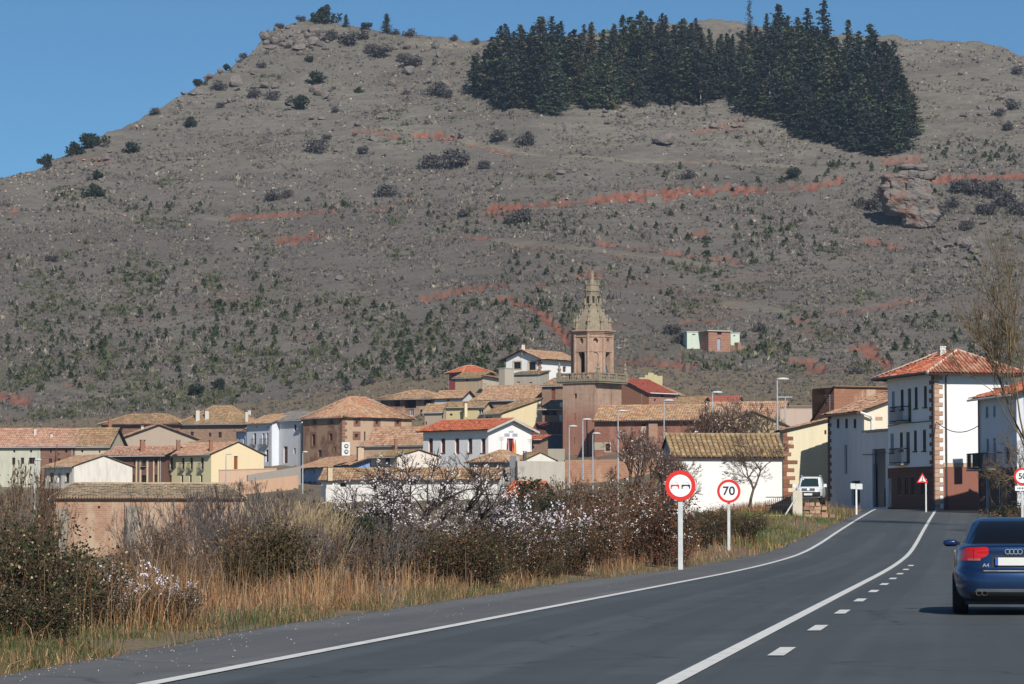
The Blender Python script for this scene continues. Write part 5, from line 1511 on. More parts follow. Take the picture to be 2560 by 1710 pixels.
# ------------------------------------------------------------------ walls of the village terraces
wall_thing('terrace_wall', 'peach rendered terrace wall below the pale yellow gable', 548, 692, 1176, 1172, 1205, 482, 484, plaster((.56, .38, .27), .3), cop=plain((.5, .36, .26), .8))
wall_thing('road_wall', 'grey retaining wall with peach lower part left of the blue house', 620, 752, 1188, 1166, 1196, 470, 476, plaster((.33, .30, .27), .4))
wall_thing('peach_wall', 'long low peach wall above the bare shrubs left of the blue house', 600, 746, 1206, 1188, 1230, 455, 462, plaster((.56, .36, .24), .5))
wall_thing('retaining_wall', 'grey green retaining wall at the foot of the church tower', 1333, 1412, 1122, 1122, 1158, 462, 466, plaster((.35, .32, .26), .4))
wall_thing('concrete_wall', 'tall pale concrete wall with dark post below the church tower', 1294, 1412, 1152, 1154, 1225, 414, 414, plaster((.46, .43, .37), .6))
t = thing('dark_post', 'dark wooden post against the pale concrete wall', 'post', P(1291, 1222, 413)); mb = MB(); a = PV(1291, 1152, 413); b = PV(1291, 1228, 413); mb.tube([b, a], .13, 6); mb.build('shaft', plain((.06, .045, .035), .9), t)
wall_thing('grey_corner_wall', 'smooth grey wall corner left of the dark post', 1274, 1291, 1140, 1140, 1225, 416, 415, plaster((.40, .40, .40), .2))
wall_thing('cream_garden_wall', 'low crumbling cream garden wall behind the roadside grass', 1893, 2040, 1288, 1286, 1318, 176, 180, plaster((.58, .50, .37), .5), .3)
wall_thing('garden_wall', 'low orange brown rubble wall behind the bare trees below the church', 1412, 1668, 1150, 1146, 1225, 420, 425, masonry((.36, .19, .12), (.30, .15, .10), (.44, .30, .2), .5, .3, (.45, .32, .22), .5))
# pump house on the hill
X, Y, Z = (float(q) for q in hill_pt(1770, 884))
h = House('pump_house', 'small square stone pump house with grey door between two pale green tanks', (1771, Y), 1750, 1826, 828, 884, 22, 'flat', None, masonry((.33, .165, .11), (.27, .13, .09), (.46, .36, .28), .8, .5), plaster((.52, .50, .42), .2), cat='pump house', ov=.35)
h.win('R', 1793, 1804, 829.5, 836.5, 'o'); h.win('R', 1793, 1802, 846, 876, 'd', fill=plain((.30, .32, .38), .6)); h.done()
for (x0, x1, yt, yb_, lab, dd) in ((1716, 1757, 831, 874, 'large pale mint green water tank left of the stone pump house', 3.5), (1825, 1849, 834, 860, 'small pale mint green water tank right of the stone pump house', 5)):
    k = House('water_tank', lab, (x0 + 1.5, Y + dd), -5, x1, yt, yb_, 8, 'flat', None, plaster((.54, .62, .52), .3), plaster((.5, .58, .5), .1), cat='water tank', ov=.1, group='tanks beside the pump house')
    k.win('R', x0 + (x1 - x0) * .35, x0 + (x1 - x0) * .55, yt + 4, yt + 6.5, 'o'); k.done()
X, Y, Z = (float(q) for q in hill_pt(1838, 880))
t = thing('ruined_hut', 'crumbling small red stone hut beside the pump house', 'hut', (X, Y, Z)); mb = MB()
for dx, hh in ((-1.5, 1.7), (-.5, 1.4), (.6, 2.0), (1.6, 1.1)): mb.box((X + dx, Y + (dx % 1), Z + hh / 2 - .3), (.9, 1.2, hh), dx)
mb.build('masonry', rubble(), t)
# ------------------------------------------------------------------ street lamps
LAMPS = [(1423, 1064, 362, 1432, 'tall street lamp left of the church tower foot'), (1457, 1047, 352, 1468, 'street lamp crossing the middle of the church tower'), (1482, 1082, 372, 1491, 'shorter street lamp under the tower corner'),
         (1545, 1026, 330, 1557, 'street lamp in front of the left part of the church nave'), (1604, 1097, 392, 1613, 'small street lamp by the church arch'), (1660, 1000, 312, 1672, 'street lamp just left of the white barn roof'),
         (1781, 980, 296, 1793, 'street lamp rising behind the white barn roof'), (1943, 947, 268, 1958, 'tallest street lamp at the right end of the white barn'), (1963, 989, 410, 1963, 'thin antenna like lamp above the coped wall'),
         (565, 1133, 462, 572, 'thin street lamp before the pale yellow gable'), (87, 1148, 330, 92, 'thin street lamp before the pale green house'), (757, 1128, 440, 761, 'thin street lamp before the blue fronted house')]
for (x, yt, d, xh, lab) in LAMPS:
    a = PV(x, yt + 4, d)
    zb_ = float(gz(a.x, a.y))
    t = thing('street_lamp', lab, 'street lamp', (a.x, a.y, zb_), group='street lamps of the village')
    mb = MB(); mb.tube([(a.x, a.y, zb_ - .3), (a.x, a.y, zb_ + 1), (a.x, a.y, a.z)], [.11, .10, .06], 8); mb.build('pole', GALV, t)
    if abs(xh - x) < 2:
        mb = MB(); mb.tube([(a.x - .9, a.y, a.z), (a.x + .9, a.y, a.z)], .07, 6); mb.build('arm', GALV, t)
        continue
    w = abs(xh - x) / pxm(d) + .45
    mb = MB(); n = 10
    c = Vector((a.x + w * .5, a.y, a.z + .1))
    mb.lathe([(.05, -.09), (w * .36, -.07), (w * .56, -.02), (w * .56, .03), (w * .4, .11), (.06, .15)], tuple(c), 12)
    mb.v = [(q[0], c.y + (q[1] - c.y) * .45, q[2]) for q in mb.v]
    mb.build('lamp_head', plain((.62, .63, .64), .35, .2), t)
# ------------------------------------------------------------------ road signs
def text_obj(name, body, size, parent, loc, rot, mat, sx=1.0, ext=.004):
    cu = bpy.data.curves.new(name, 'FONT')
    cu.body = body; cu.size = size; cu.align_x = 'CENTER'; cu.align_y = 'CENTER'; cu.extrude = ext
    cu.offset = size * .018
    cu.materials.append(mat)
    tmp = bpy.data.objects.new('text', cu)
    COL.objects.link(tmp)
    dg = bpy.context.evaluated_depsgraph_get()
    me = bpy.data.meshes.new_from_object(tmp.evaluated_get(dg))
    bpy.data.objects.remove(tmp)
    return link(name, me, parent, loc, rot, (sx, 1, 1))
def disc(r0, r1, y0, y1, n=48):
    """ring (or disc when r0 == 0) facing -Y"""
    mb = MB()
    for k in range(n):
        a, b = 2 * math.pi * k / n, 2 * math.pi * (k + 1) / n
        p = lambda r, t, y: (r * math.cos(t), y, r * math.sin(t))
        if r0 > 0:
            mb.face([p(r0, a, y0), p(r1, a, y0), p(r1, b, y0), p(r0, b, y0)])
            mb.face([p(r0, b, y1), p(r1, b, y1), p(r1, a, y1), p(r0, a, y1)])
            mb.face([p(r0, a, y1), p(r0, a, y0), p(r0, b, y0), p(r0, b, y1)])
        else:
            mb.face([(0, y0, 0), p(r1, a, y0), p(r1, b, y0)]); mb.face([(0, y1, 0), p(r1, b, y1), p(r1, a, y1)])
        mb.face([p(r1, a, y0), p(r1, a, y1), p(r1, b, y1), p(r1, b, y0)])
    return mb
def round_sign(name, label, px, py, r_px, d, base_py, rz=0.0, ring=.2, post_w=.11):
    c = PV(px, py, d); R = r_px / pxm(d)
    zb_ = float(gz(c.x, c.y))
    zb_ = min(zb_, P(px, base_py, d)[2])
    t = thing(name, label, 'road sign', (c.x, c.y, zb_), rz)
    hz = c.z - zb_
    mb = MB(); mb.box((0, .07, (hz + R * .6) / 2 - .2), (post_w, post_w * .6, hz + R * .6 + .4)); mb.build('post', plain((.50, .52, .52), .5, .2), t, (0, 0, 0))
    f = link('face', disc(0, R * (1 - ring * .5), -.002, .015).mesh('face', WHITESIGN), t, (0, 0, hz))
    link('rim', disc(R * (1 - ring), R, -.012, .02).mesh('rim', REDSIGN), t, (0, 0, hz))
    mb = MB()
    for s in (-.35, .35): mb.box((0, .045, hz + s * R), (R * .9, .03, .05))
    mb.build('bracket', GALV, t, (0, 0, 0))
    return t, f, R, hz
t, f, R, hz = round_sign('no_overtaking_sign', 'round no overtaking sign with red and black car symbols on grey post', 1701, 1214, 38, 95, 1409, ring=.265, post_w=.14)
def car_symbol(x0, mat, nm):
    s = R * .285
    q = [(-1, .12), (-.78, .16), (-.62, .30), (.62, .30), (.78, .16), (1, .12), (1, -.55), (.72, -.55), (.72, -.25), (.42, -.18), (.3, -.05), (-.3, -.05), (-.42, -.18), (-.72, -.25), (-.72, -.55), (-1, -.55)]
    mb = MB()
    body = [(-1, .14), (1, .14), (1, -.2), (-1, -.2)]
    def poly(ps): mb.prism([(x0 + u * s, -.006, v * s) for u, v in ps], (0, -.005, 0))
    poly([(-.95, .22), (.95, .22), (1, .05), (1, -.22), (.5, -.22), (.42, -.08), (-.42, -.08), (-.5, -.22), (-1, -.22), (-1, .05)])
    poly([(-1, -.225), (-.72, -.225), (-.72, -.7), (-1, -.7)]); poly([(.72, -.225), (1, -.225), (1, -.7), (.72, -.7)])
    link(nm, mb.mesh(nm, mat), f)
    mb = MB()
    for a, b in (((-.72, .26), (-.55, .85)), ((-.55, .85), (.55, .85)), ((.55, .85), (.72, .26))):
        mb.prism([(x0 + a[0] * s, -.006, a[1] * s), (x0 + b[0] * s, -.006, b[1] * s), (x0 + b[0] * s * .88, -.006, (b[1] - .1) * s), (x0 + a[0] * s * .88, -.006, a[1] * s)], (0, -.005, 0))
    link('car_cabin_symbol', mb.mesh('car_cabin_symbol', plain((.45, .5, .52), .5)), f)
car_symbol(-R * .36, REDSIGN, 'red_car_symbol'); car_symbol(R * .36, plain((.02, .035, .05), .5), 'black_car_symbol')
t, f, R, hz = round_sign('speed_limit_sign', 'round red rimmed speed limit sign reading 70 on thin post', 1822, 1228, 29.3, 125, 1352, ring=.22, post_w=.11)
text_obj('lettering', '70', R * 1.02, f, (0, -.008, 0), (math.pi / 2, 0, 0), BLACKP, 1.05)
t, f, R, hz = round_sign('speed_limit_sign', 'round speed limit sign reading 50 with white plate cut by the right edge', 2556, 1191, 21.5, 118, 1262, ring=.24, post_w=.09)
text_obj('lettering', '50', R * .95, f, (0, -.008, 0), (math.pi / 2, 0, 0), BLACKP)
mb = MB(); mb.box((0, .01, hz - R * 1.38), (R * 1.72, .02, R * .58)); pl = mb.build('plate', WHITESIGN, t, (0, 0, 0))
mb = MB()
for k in range(7): mb.box((-R * .55 + k * R * .18, -.004, hz - R * 1.38), (R * .1, .006, R * (.16 + .08 * (k % 2))))
mb.build('lettering', BLACKP, pl, (0, 0, 0))
c = PV(2306, 1199, 212); s = 14.5 / pxm(212); zb_ = float(zroad(212.)) - .05
t = thing('pedestrian_warning_sign', 'red triangle pedestrian warning sign before the three storey house', 'road sign', (c.x, c.y, zb_)); hz = c.z - zb_
mb = MB(); mb.box((s * .62, .06, hz / 2 - .2), (.09, .06, hz + .5)); mb.build('post', plain((.60, .61, .61), .5, .2), t, (0, 0, 0))
tri = lambda k, y: [(-s * k, y, hz - s * .55 * k - .0), (s * k, y, hz - s * .55 * k), (0, y, hz + s * 1.15 * k)]
mb = MB()
o, i_ = tri(1.0, -.01), tri(.66, -.01)
for a in range(3):
    b = (a + 1) % 3
    mb.prism([o[a], o[b], i_[b], i_[a]], (0, .02, 0))
mb.build('rim', REDSIGN, t, (0, 0, 0))
mb = MB(); mb.prism(tri(.67, .0), (0, .008, 0)); fc_ = mb.build('face', WHITESIGN, t, (0, 0, 0))
mb = MB(); mb.box((0, -.006, hz + s * .12), (s * .12, .006, s * .38)); mb.box((-s * .09, -.006, hz - s * .17), (s * .08, .006, s * .24)); mb.box((s * .09, -.006, hz - s * .17), (s * .08, .006, s * .24)); mb.box((0, -.006, hz + s * .42), (s * .13, .006, s * .13)); mb.box((0, -.006, hz - s * .32), (s * .8, .006, s * .05)); mb.build('pedestrian_symbol', BLACKP, fc_, (0, 0, 0))
c = PV(2141, 1215.5, 196); zb_ = P(2141, 1268, 196)[2]
t = thing('direction_sign', 'blank pale rectangular sign on a white post above the grassy bank', 'road sign', (c.x, c.y, zb_)); hz = c.z - zb_
mb = MB(); mb.box((0, .05, hz / 2 - .2), (.10, .07, hz + .5)); mb.build('post', plain((.66, .67, .66), .5, .1), t, (0, 0, 0))
w = 14.5 / pxm(196)
mb = MB(); mb.box((-w * .58, 0, hz), (w * .84, .03, .34)); mb.build('panel', plain((.58, .62, .62), .5), t, (0, 0, 0))
mb = MB(); mb.box((w * .48, 0, hz - .02), (w * 1.12, .03, .34)); mb.build('panel', plain((.56, .60, .60), .5), t, (0, 0, 0))

# ------------------------------------------------------------------ vehicles: bodies lofted from horizontal slices
def slice_loft(levels, n=64, pw=4.0):
    """levels: (z, half width, rear y, front y, power).  returns rings of points"""
    zs = np.array([l[0] for l in levels], float)
    out = []
    nz = 3
    L = np.array(levels, float)
    t = np.arange(len(L))
    tf = np.linspace(0, len(L) - 1, (len(L) - 1) * nz + 1)
    def cr(col):
        v = L[:, col]; r = []
        for q in tf:
            i = min(int(q), len(v) - 2); f = q - i
            p0, p1, p2, p3 = v[max(i - 1, 0)], v[i], v[i + 1], v[min(i + 2, len(v) - 1)]
            m1, m2 = (p2 - p0) / 2, (p3 - p1) / 2
            r.append((2 * f ** 3 - 3 * f ** 2 + 1) * p1 + (f ** 3 - 2 * f ** 2 + f) * m1 + (-2 * f ** 3 + 3 * f ** 2) * p2 + (f ** 3 - f ** 2) * m2)
        return np.array(r)
    Z, Wd, Y0, Y1, PW = (cr(k) for k in range(5))
    th = np.linspace(0, 2 * np.pi, n, endpoint=False)
    V = []
    for z, w, a, b, p in zip(Z, Wd, Y0, Y1, PW):
        c, s = np.cos(th), np.sin(th)
        x = np.sign(c) * np.abs(c) ** (2 / p) * w
        y = (a + b) / 2 + np.sign(s) * np.abs(s) ** (2 / p) * (b - a) / 2
        V.append(np.stack([x, y, np.full(n, z)], 1))
    V = np.concatenate(V)
    F = []
    R_n = len(Z)
    for r in range(R_n - 1):
        for k in range(n):
            F.append((r * n + k, r * n + (k + 1) % n, (r + 1) * n + (k + 1) % n, (r + 1) * n + k))
    return V, np.array(F), R_n
def cap_fan(V, F, n, R_n):
    V = np.concatenate([V, [V[:n].mean(0), V[-n:].mean(0)]])
    T = [(len(V) - 2, (k + 1) % n, k, k) for k in range(n)] + [(len(V) - 1, (R_n - 1) * n + k, (R_n - 1) * n + (k + 1) % n,) * 1 + ((R_n - 1) * n + (k + 1) % n,) for k in range(n)]
    return V, F, T
def loft_mesh(name, levels, mat, n=64):
    V, F, R_n = slice_loft(levels, n)
    faces = [tuple(f) for f in F.tolist()] + [tuple(range(n))[::-1], tuple((R_n - 1) * n + k for k in range(n))]
    me = bpy.data.meshes.new(name); me.from_pydata(V.tolist(), [], faces); me.materials.append(mat)
    me.polygons.foreach_set('use_smooth', [True] * len(faces)); me.update()
    return me, BVHTree.FromPolygons(V.tolist(), faces)
def skin_patch(name, bvhs, outline, mat, axis, off=.006, nu=14, nv=7, thick=.0):
    """panel laid on a body: outline(u, v) gives a 2D point that is pushed on to the body along axis"""
    V, F = [], []
    dirv = Vector(axis)
    for j in range(nv + 1):
        for i in range(nu + 1):
            a, b = outline(i / nu, j / nv)
            o = Vector((a, -6, b)) if axis[1] else Vector((-6 * axis[0], a, b))
            best = None
            for bv in bvhs:
                hit = bv.ray_cast(o, dirv)
                if hit[0] is not None and (best is None or hit[3] < best[1]): best = (hit[0], hit[3])
            V.append(tuple((best[0] if best else o + dirv * 6) - dirv * off))
    for j in range(nv):
        for i in range(nu):
            q = j * (nu + 1) + i; F.append((q, q + 1, q + nu + 2, q + nu + 1))
    return np_mesh(name, V, F, mat, smooth=True)
def lerp(a, b, t): return a + (b - a) * t
BLUE = NT('car_paint', .32, .65, .5)
BLUE.base((.013, .042, .120)); BLUE.b.inputs['Coat Weight'].default_value = .8; BLUE.b.inputs['Coat Roughness'].default_value = .06
BLUE = BLUE.mat
d = 47.6
cc = PV(2512, 1533, d)
car = thing('blue_car', 'dark blue saloon car driving away at the right edge of the road', 'car', (cc.x, d - .85, float(zroad(d))), -math.atan(0.1438))
low = [(.20, .78, .22, 4.45, 7), (.27, .83, .07, 4.55, 6), (.36, .868, .01, 4.58, 5.5), (.48, .884, -.01, 4.58, 5.5), (.58, .888, .0, 4.57, 5.5), (.635, .886, .025, 4.54, 5.5), (.68, .885, .085, 4.48, 5.2), (.78, .882, .105, 4.34, 5), (.88, .872, .115, 4.1, 4.8), (.955, .852, .11, 3.75, 4.6), (1.0, .82, .13, 3.5, 4.4), (1.03, .75, .22, 3.3, 4.2), (1.045, .66, .36, 3.2, 4)]
top = [(.99, .79, .36, 3.42, 4.4), (1.05, .745, .50, 3.26, 4.2), (1.12, .715, .66, 3.06, 4.2), (1.21, .67, .88, 2.82, 4.2), (1.30, .625, 1.12, 2.58, 4.2), (1.365, .585, 1.34, 2.38, 4), (1.405, .53, 1.52, 2.22, 3.6), (1.425, .44, 1.66, 2.10, 3.2), (1.432, .30, 1.78, 2.0, 3)]
lm, lb = loft_mesh('body', low, BLUE); tm_, tb_ = loft_mesh('cabin', top, BLUE)
body = link('body', lm, car); link('cabin', tm_, car)
GL = glass_dark((.006, .007, .010), .06)
def rw(u, v):
    z = lerp(1.045, 1.37, v); w = lerp(.655, .475, v); return (lerp(-w, w, u), z)
rwin = link('rear_window', skin_patch('rear_window', [tb_], rw, GL, (0, 1, 0), .006, 18, 10), car)
for sx in (-1, 1):
    def sw(u, v):
        z = lerp(1.06, 1.36, v); y0, y1 = lerp(.85, 1.45, v), lerp(3.0, 2.45, v); return (lerp(y0, y1, u), z)
    link('side_window', skin_patch('side_window', [tb_], sw, GL, (-sx, 0, 0), .006, 18, 8), car)
    TL = NT('lamp_glass', .15, 0, .5); TL.base((.50, .008, .010)); TL.b.inputs['Coat Weight'].default_value = .6
    def tl(u, v):
        x = lerp(.815, .355, u)
        lo = lerp(.795, .865, max(0, (u - .55) / .45)) if u > .55 else .795
        hi = lerp(.865, .985, min(1, u / .3) ** .6) if u < .3 else lerp(.985, .995, (u - .3) / .7)
        if u > .93: lo, hi = lerp(lo, .90, (u - .93) / .07), lerp(hi, .975, (u - .93) / .07)
        return (sx * x, lerp(lo, hi, v))
    o = link('tail_light', skin_patch('tail_light', [lb], tl, TL.mat, (0, 1, 0), .010, 18, 8), car)
    def rv_(u, v): return (sx * lerp(.66, .47, u), lerp(.795, .825, v))
    link('reverse_lamp', skin_patch('reverse_lamp', [lb], rv_, plain((.30, .10, .09), .3), (0, 1, 0), .014, 4, 2), o)
    def sp_(u, v): return (sx * lerp(.578, .572, u), lerp(.80, .99, v))
    link('lamp_seam', skin_patch('lamp_seam', [lb], sp_, plain((.12, .004, .004), .4), (0, 1, 0), .014, 1, 4), o)
    # wheels
    for wy in (.92, 3.57):
        tyre = MB(); rr = .316
        prof_ = [(-.115, .22), (-.115, .285), (-.095, .31), (0, .316), (.095, .31), (.115, .285), (.115, .22)]
        for k in range(24):
            a, b = 2 * math.pi * k / 24, 2 * math.pi * (k + 1) / 24
            for (x0, r0), (x1, r1) in zip(prof_[:-1], prof_[1:]):
                tyre.face([(x0, r0 * math.cos(a), r0 * math.sin(a)), (x0, r0 * math.cos(b), r0 * math.sin(b)), (x1, r1 * math.cos(b), r1 * math.sin(b)), (x1, r1 * math.cos(a), r1 * math.sin(a))])
        w = link('wheel', tyre.mesh('wheel', plain((.012, .012, .013), .85), smooth=True), car, (sx * .772, wy, .316))
        rim = MB()
        for k in range(5):
            a = 2 * math.pi * k / 5
            rim.prism([(sx * .09, .04 * math.cos(a + 1.57) + .03 * math.cos(a), .04 * math.sin(a + 1.57) + .03 * math.sin(a)), (sx * .09, .04 * math.cos(a - 1.57) + .03 * math.cos(a), .04 * math.sin(a - 1.57) + .03 * math.sin(a)), (sx * .10, .03 * math.cos(a - 1.57) + .21 * math.cos(a), .03 * math.sin(a - 1.57) + .21 * math.sin(a)), (sx * .10, .03 * math.cos(a + 1.57) + .21 * math.cos(a), .03 * math.sin(a + 1.57) + .21 * math.sin(a))], (-sx * .04, 0, 0))
        for k in range(20):
            a, b = 2 * math.pi * k / 20, 2 * math.pi * (k + 1) / 20
            rim.face([(sx * .11, .2 * math.cos(a), .2 * math.sin(a)), (sx * .11, .2 * math.cos(b), .2 * math.sin(b)), (sx * .11, .232 * math.cos(b), .232 * math.sin(b)), (sx * .11, .232 * math.cos(a), .232 * math.sin(a))])
        rim.face([(sx * .03, .21 * math.cos(2 * math.pi * k / 16), .21 * math.sin(2 * math.pi * k / 16)) for k in range(16)], 1)
        link('rim', rim.mesh('rim', [plain((.45, .46, .48), .35, .8), BLACKP]), w)
    mm, mb_ = loft_mesh('mirror', [(1.0, .07, 2.92, 3.02, 3), (1.02, .10, 2.88, 3.06, 3), (1.06, .115, 2.87, 3.08, 3), (1.09, .105, 2.88, 3.07, 3), (1.105, .06, 2.92, 3.03, 3)], plain((.012, .03, .10), .3, .3, .5), 20)
    mo = link('mirror', mm, car, (sx * .925, -.1, -.015))
    mb = MB(); mb.prism([(sx * .16 - .1 + (.0 if sx < 0 else -.12), 2.872, 1.02), (sx * .16 - .1 + (.0 if sx < 0 else -.12) + .17, 2.872, 1.02), (sx * .16 - .1 + (.0 if sx < 0 else -.12) + .17, 2.872, 1.085), (sx * .16 - .1 + (.0 if sx < 0 else -.12), 2.872, 1.085)], (0, .01, 0))
    mb = MB(); mb.box((sx * .84, 2.87, 1.03), (.12, .06, .05)); mb.build('mirror_arm', BLACKP, car, (0, 0, 0))
    # wheel arch shadow gap
def band(z0, z1, w0, w1): return lambda u, v: (lerp(-lerp(w0, w1, v), lerp(w0, w1, v), u), lerp(z0, z1, v))
link('rear_diffuser', skin_patch('rear_diffuser', [lb], band(.215, .335, .60, .66), plain((.012, .012, .013), .7), (0, 1, 0), .008, 16, 4), car)
link('bumper_strip', skin_patch('bumper_strip', [lb], band(.338, .385, .56, .52), plain((.10, .115, .13), .55), (0, 1, 0), .009, 16, 2), car)
link('boot_trim', skin_patch('boot_trim', [lb], band(.640, .655, .43, .43), plain((.55, .57, .6), .25, .7), (0, 1, 0), .016, 16, 1), car)
link('boot_seam', skin_patch('boot_seam', [lb], band(.626, .639, .46, .46), plain((.004, .006, .012), .6), (0, 1, 0), .008, 16, 1), car)
link('plate_recess', skin_patch('plate_recess', [lb], band(.70, .872, .30, .325), plain((.006, .010, .022), .5), (0, 1, 0), .006, 12, 4), car)
for sx in (-1, 1):
    link('boot_seam', skin_patch('boot_seam', [lb], (lambda sx: lambda u, v: (sx * lerp(.452, .458, u), lerp(.64, .795, v)))(sx), plain((.004, .006, .012), .6), (0, 1, 0), .008, 1, 6), car)
mb = MB(); mb.box((0, .075, .783), (.52, .02, .115)); pl = mb.build('number_plate', plain((.66, .66, .63), .5, var=.03), car, (0, 0, 0))
mb = MB(); mb.box((-.2385, .063, .783), (.043, .01, .115)); mb.build('blue_band', plain((.03, .10, .42), .5), pl, (0, 0, 0))
CHR = plain((.62, .64, .68), .2, .8)
for k in range(4):
    mb = MB(); cxk = -.093 + k * .060
    for q in range(16):
        a, b = 2 * math.pi * q / 16, 2 * math.pi * (q + 1) / 16
        f_ = lambda r, t: (cxk + .012 + r * math.cos(t), .085, .925 + r * math.sin(t))
        mb.prism([f_(.030, a), f_(.040, a), f_(.040, b), f_(.030, b)], (0, .02, 0))
    mb.build('badge_ring', CHR, car, (0, 0, 0))
text_obj('badge_lettering', 'A4', .075, car, (-.395, .088, .725), (math.pi / 2, 0, 0), CHR, 1.1)
ex = MB()
for x in (-.50, -.415): 
    for k in range(14):
        a, b = 2 * math.pi * k / 14, 2 * math.pi * (k + 1) / 14
        f_ = lambda r, t, y: (x + r * math.cos(t), y, .318 + r * .75 * math.sin(t))
        ex.face([f_(.033, a, .0), f_(.042, a, -.01), f_(.042, b, -.01), f_(.033, b, .0)]); ex.face([f_(.042, a, -.01), f_(.042, a, .2), f_(.042, b, .2), f_(.042, b, -.01)])
ex.build('exhaust_pipe', plain((.30, .29, .27), .3, .8), car, (0, 0, 0))
mb = MB(); mb.box((0, 2.2, .2), (1.4, 3.6, .1)); mb.build('underbody', BLACKP, car, (0, 0, 0))

# parked white off-roader, facing the camera
d = 206
c = PV(2032, 1262, d)
suv = thing('white_car', 'white off road car parked facing the road by the cream house wall', 'car', (c.x, c.y, c.z), math.radians(171))
WP = plain((.74, .75, .75), .3, 0, .5)
low = [(.42, .80, .1, 4.4, 7), (.55, .86, .02, 4.5, 6), (.75, .875, 0, 4.52, 6), (.95, .87, .05, 4.45, 6), (1.05, .85, .12, 4.35, 5.5), (1.10, .80, .2, 4.2, 5)]
top = [(1.05, .80, .15, 3.2, 6), (1.2, .775, .2, 3.0, 6), (1.5, .72, .3, 2.65, 6), (1.68, .67, .4, 2.4, 5), (1.76, .60, .55, 2.2, 4.5), (1.78, .45, .8, 2.0, 4)]
lm, lb = loft_mesh('body', low, WP, 48); tm_, tb_ = loft_mesh('cabin', top, WP, 48)
link('body', lm, suv); link('cabin', tm_, suv)
fr = lambda z0, z1, w0, w1, x=0: (lambda u, v: (x + lerp(-lerp(w0, w1, v), lerp(w0, w1, v), u), lerp(z0, z1, v)))
def front_patch(name, f, mat, bv, off=.01, nu=10, nv=4):
    V, F = [], []
    for j in range(nv + 1):
        for i in range(nu + 1):
            a, b = f(i / nu, j / nv)
            hit = None
            for q in bv:
                r = q.ray_cast(Vector((a, 9, b)), Vector((0, -1, 0)))
                if r[0] is not None and (hit is None or r[3] < hit[1]): hit = (r[0], r[3])
            V.append(tuple((hit[0] if hit else Vector((a, 4, b))) + Vector((0, off, 0))))
    for j in range(nv):
        for i in range(nu): q = j * (nu + 1) + i; F.append((q, q + 1, q + nu + 2, q + nu + 1))
    return link(name, np_mesh(name, V, F, mat, smooth=True), suv)
front_patch('windscreen', fr(1.13, 1.66, .70, .60), glass_dark((.02, .035, .04), .08), [tb_])
front_patch('grille', fr(.84, 1.01, .42, .42), plain((.05, .06, .07), .5), [lb], .02)
front_patch('bumper', fr(.48, .79, .84, .86), plain((.02, .022, .025), .6), [lb], .03, 16)
for sx in (-1, 1): front_patch('headlight', fr(.84, 1.0, .17, .17, sx * .65), plain((.62, .64, .62), .15, .2), [lb], .025)
mb = MB(); mb.lathe([(.085, 0), (.09, .01), (.06, .03)], (0, 0, 0), 12); o = mb.build('badge', plain((.85, .85, .85), .3), suv, (0, 0, 0)); o.location = (0, 4.48, .93); o.rotation_euler = (-math.pi / 2, 0, 0)
mb = MB(); mb.box((0, 4.585, .63), (.52, .02, .13)); mb.build('number_plate', plain((.70, .70, .66), .5), suv, (0, 0, 0))
for sx in (-1, 1):
    mb = MB(); mb.box((sx * .98, 3.0, 1.2), (.2, .1, .2), top=.85); mb.build('mirror', WP, suv, (0, 0, 0))
    for wy in (.85, 3.55):
        mb = MB(); mb.tube([(sx * .72 - .12, wy, .36), (sx * .72 + .12, wy, .36)], .36, 20); mb.build('wheel', plain((.012, .012, .012), .9), suv, (0, 0, 0))
    mb = MB(); mb.tube([(sx * .6, .6, 1.83), (sx * .58, 2.1, 1.83)], .03, 6); mb.build('roof_rail', plain((.6, .6, .6), .4), suv, (0, 0, 0))
# gate post, grille, dry stone wall near the parked car
a, b = PV(1981, 1231, 178), PV(2005, 1292, 178)
t = thing('gate_post', 'pale square concrete gate post beside the dark metal grille', 'gate post', ((a.x + b.x) / 2, 178, b.z)); mb = MB(); mb.box(((a.x + b.x) / 2, 178, (a.z + b.z) / 2 - .2), (b.x - a.x, .5, a.z - b.z + .4)); mb.build('shaft', plaster((.60, .55, .44), .6), t)
mb = MB(); mb.box(((a.x + b.x) / 2, 178, a.z + .05), (b.x - a.x - .03, .47, .1), 0, top=.6); mb.build('cap', plaster((.5, .46, .36), .7), t)
t = thing('metal_grille', 'dark rusty metal grille leaning beside the concrete post', 'gate', P(1945, 1289, 179)); mb = MB()
a, b = PV(1914, 1234, 179.5), PV(1979, 1292, 179.5)
for k in range(14): x = lerp(a.x, b.x, k / 13); mb.tube([(x, 179.5, b.z), (x, 179.5, a.z - .4 * abs(k - 13) / 13)], .02, 4)
for z in (b.z + .1, lerp(a.z, b.z, .5), a.z - .2): mb.tube([(a.x, 179.5, z), (b.x, 179.5, z)], .025, 4)
mb.build('bars', plain((.03, .022, .02), .8), t)
mb = MB(); mb.prism([(a.x, 179.7, b.z), (b.x, 179.7, b.z), (b.x, 179.7, a.z - .1), (a.x + .4, 179.7, a.z - .6)], (0, .02, 0)); mb.build('netting', plain((.025, .02, .02), .95), t)
t = thing('wooden_prop', 'pale wooden beam propped against the gate post', 'beam', P(1965, 1286, 177.4)); mb = MB(); mb.tube([PV(1963, 1288, 177.2), PV(1991, 1242, 177.7)], .05, 5); mb.build('beam', plain((.5, .5, .48), .8), t)
rk = random.Random(3)
sw_ = thing('dry_stone_wall', 'tumbled dry stone wall of reddish blocks below the parked white car', 'wall', P(2030, 1294, 180))
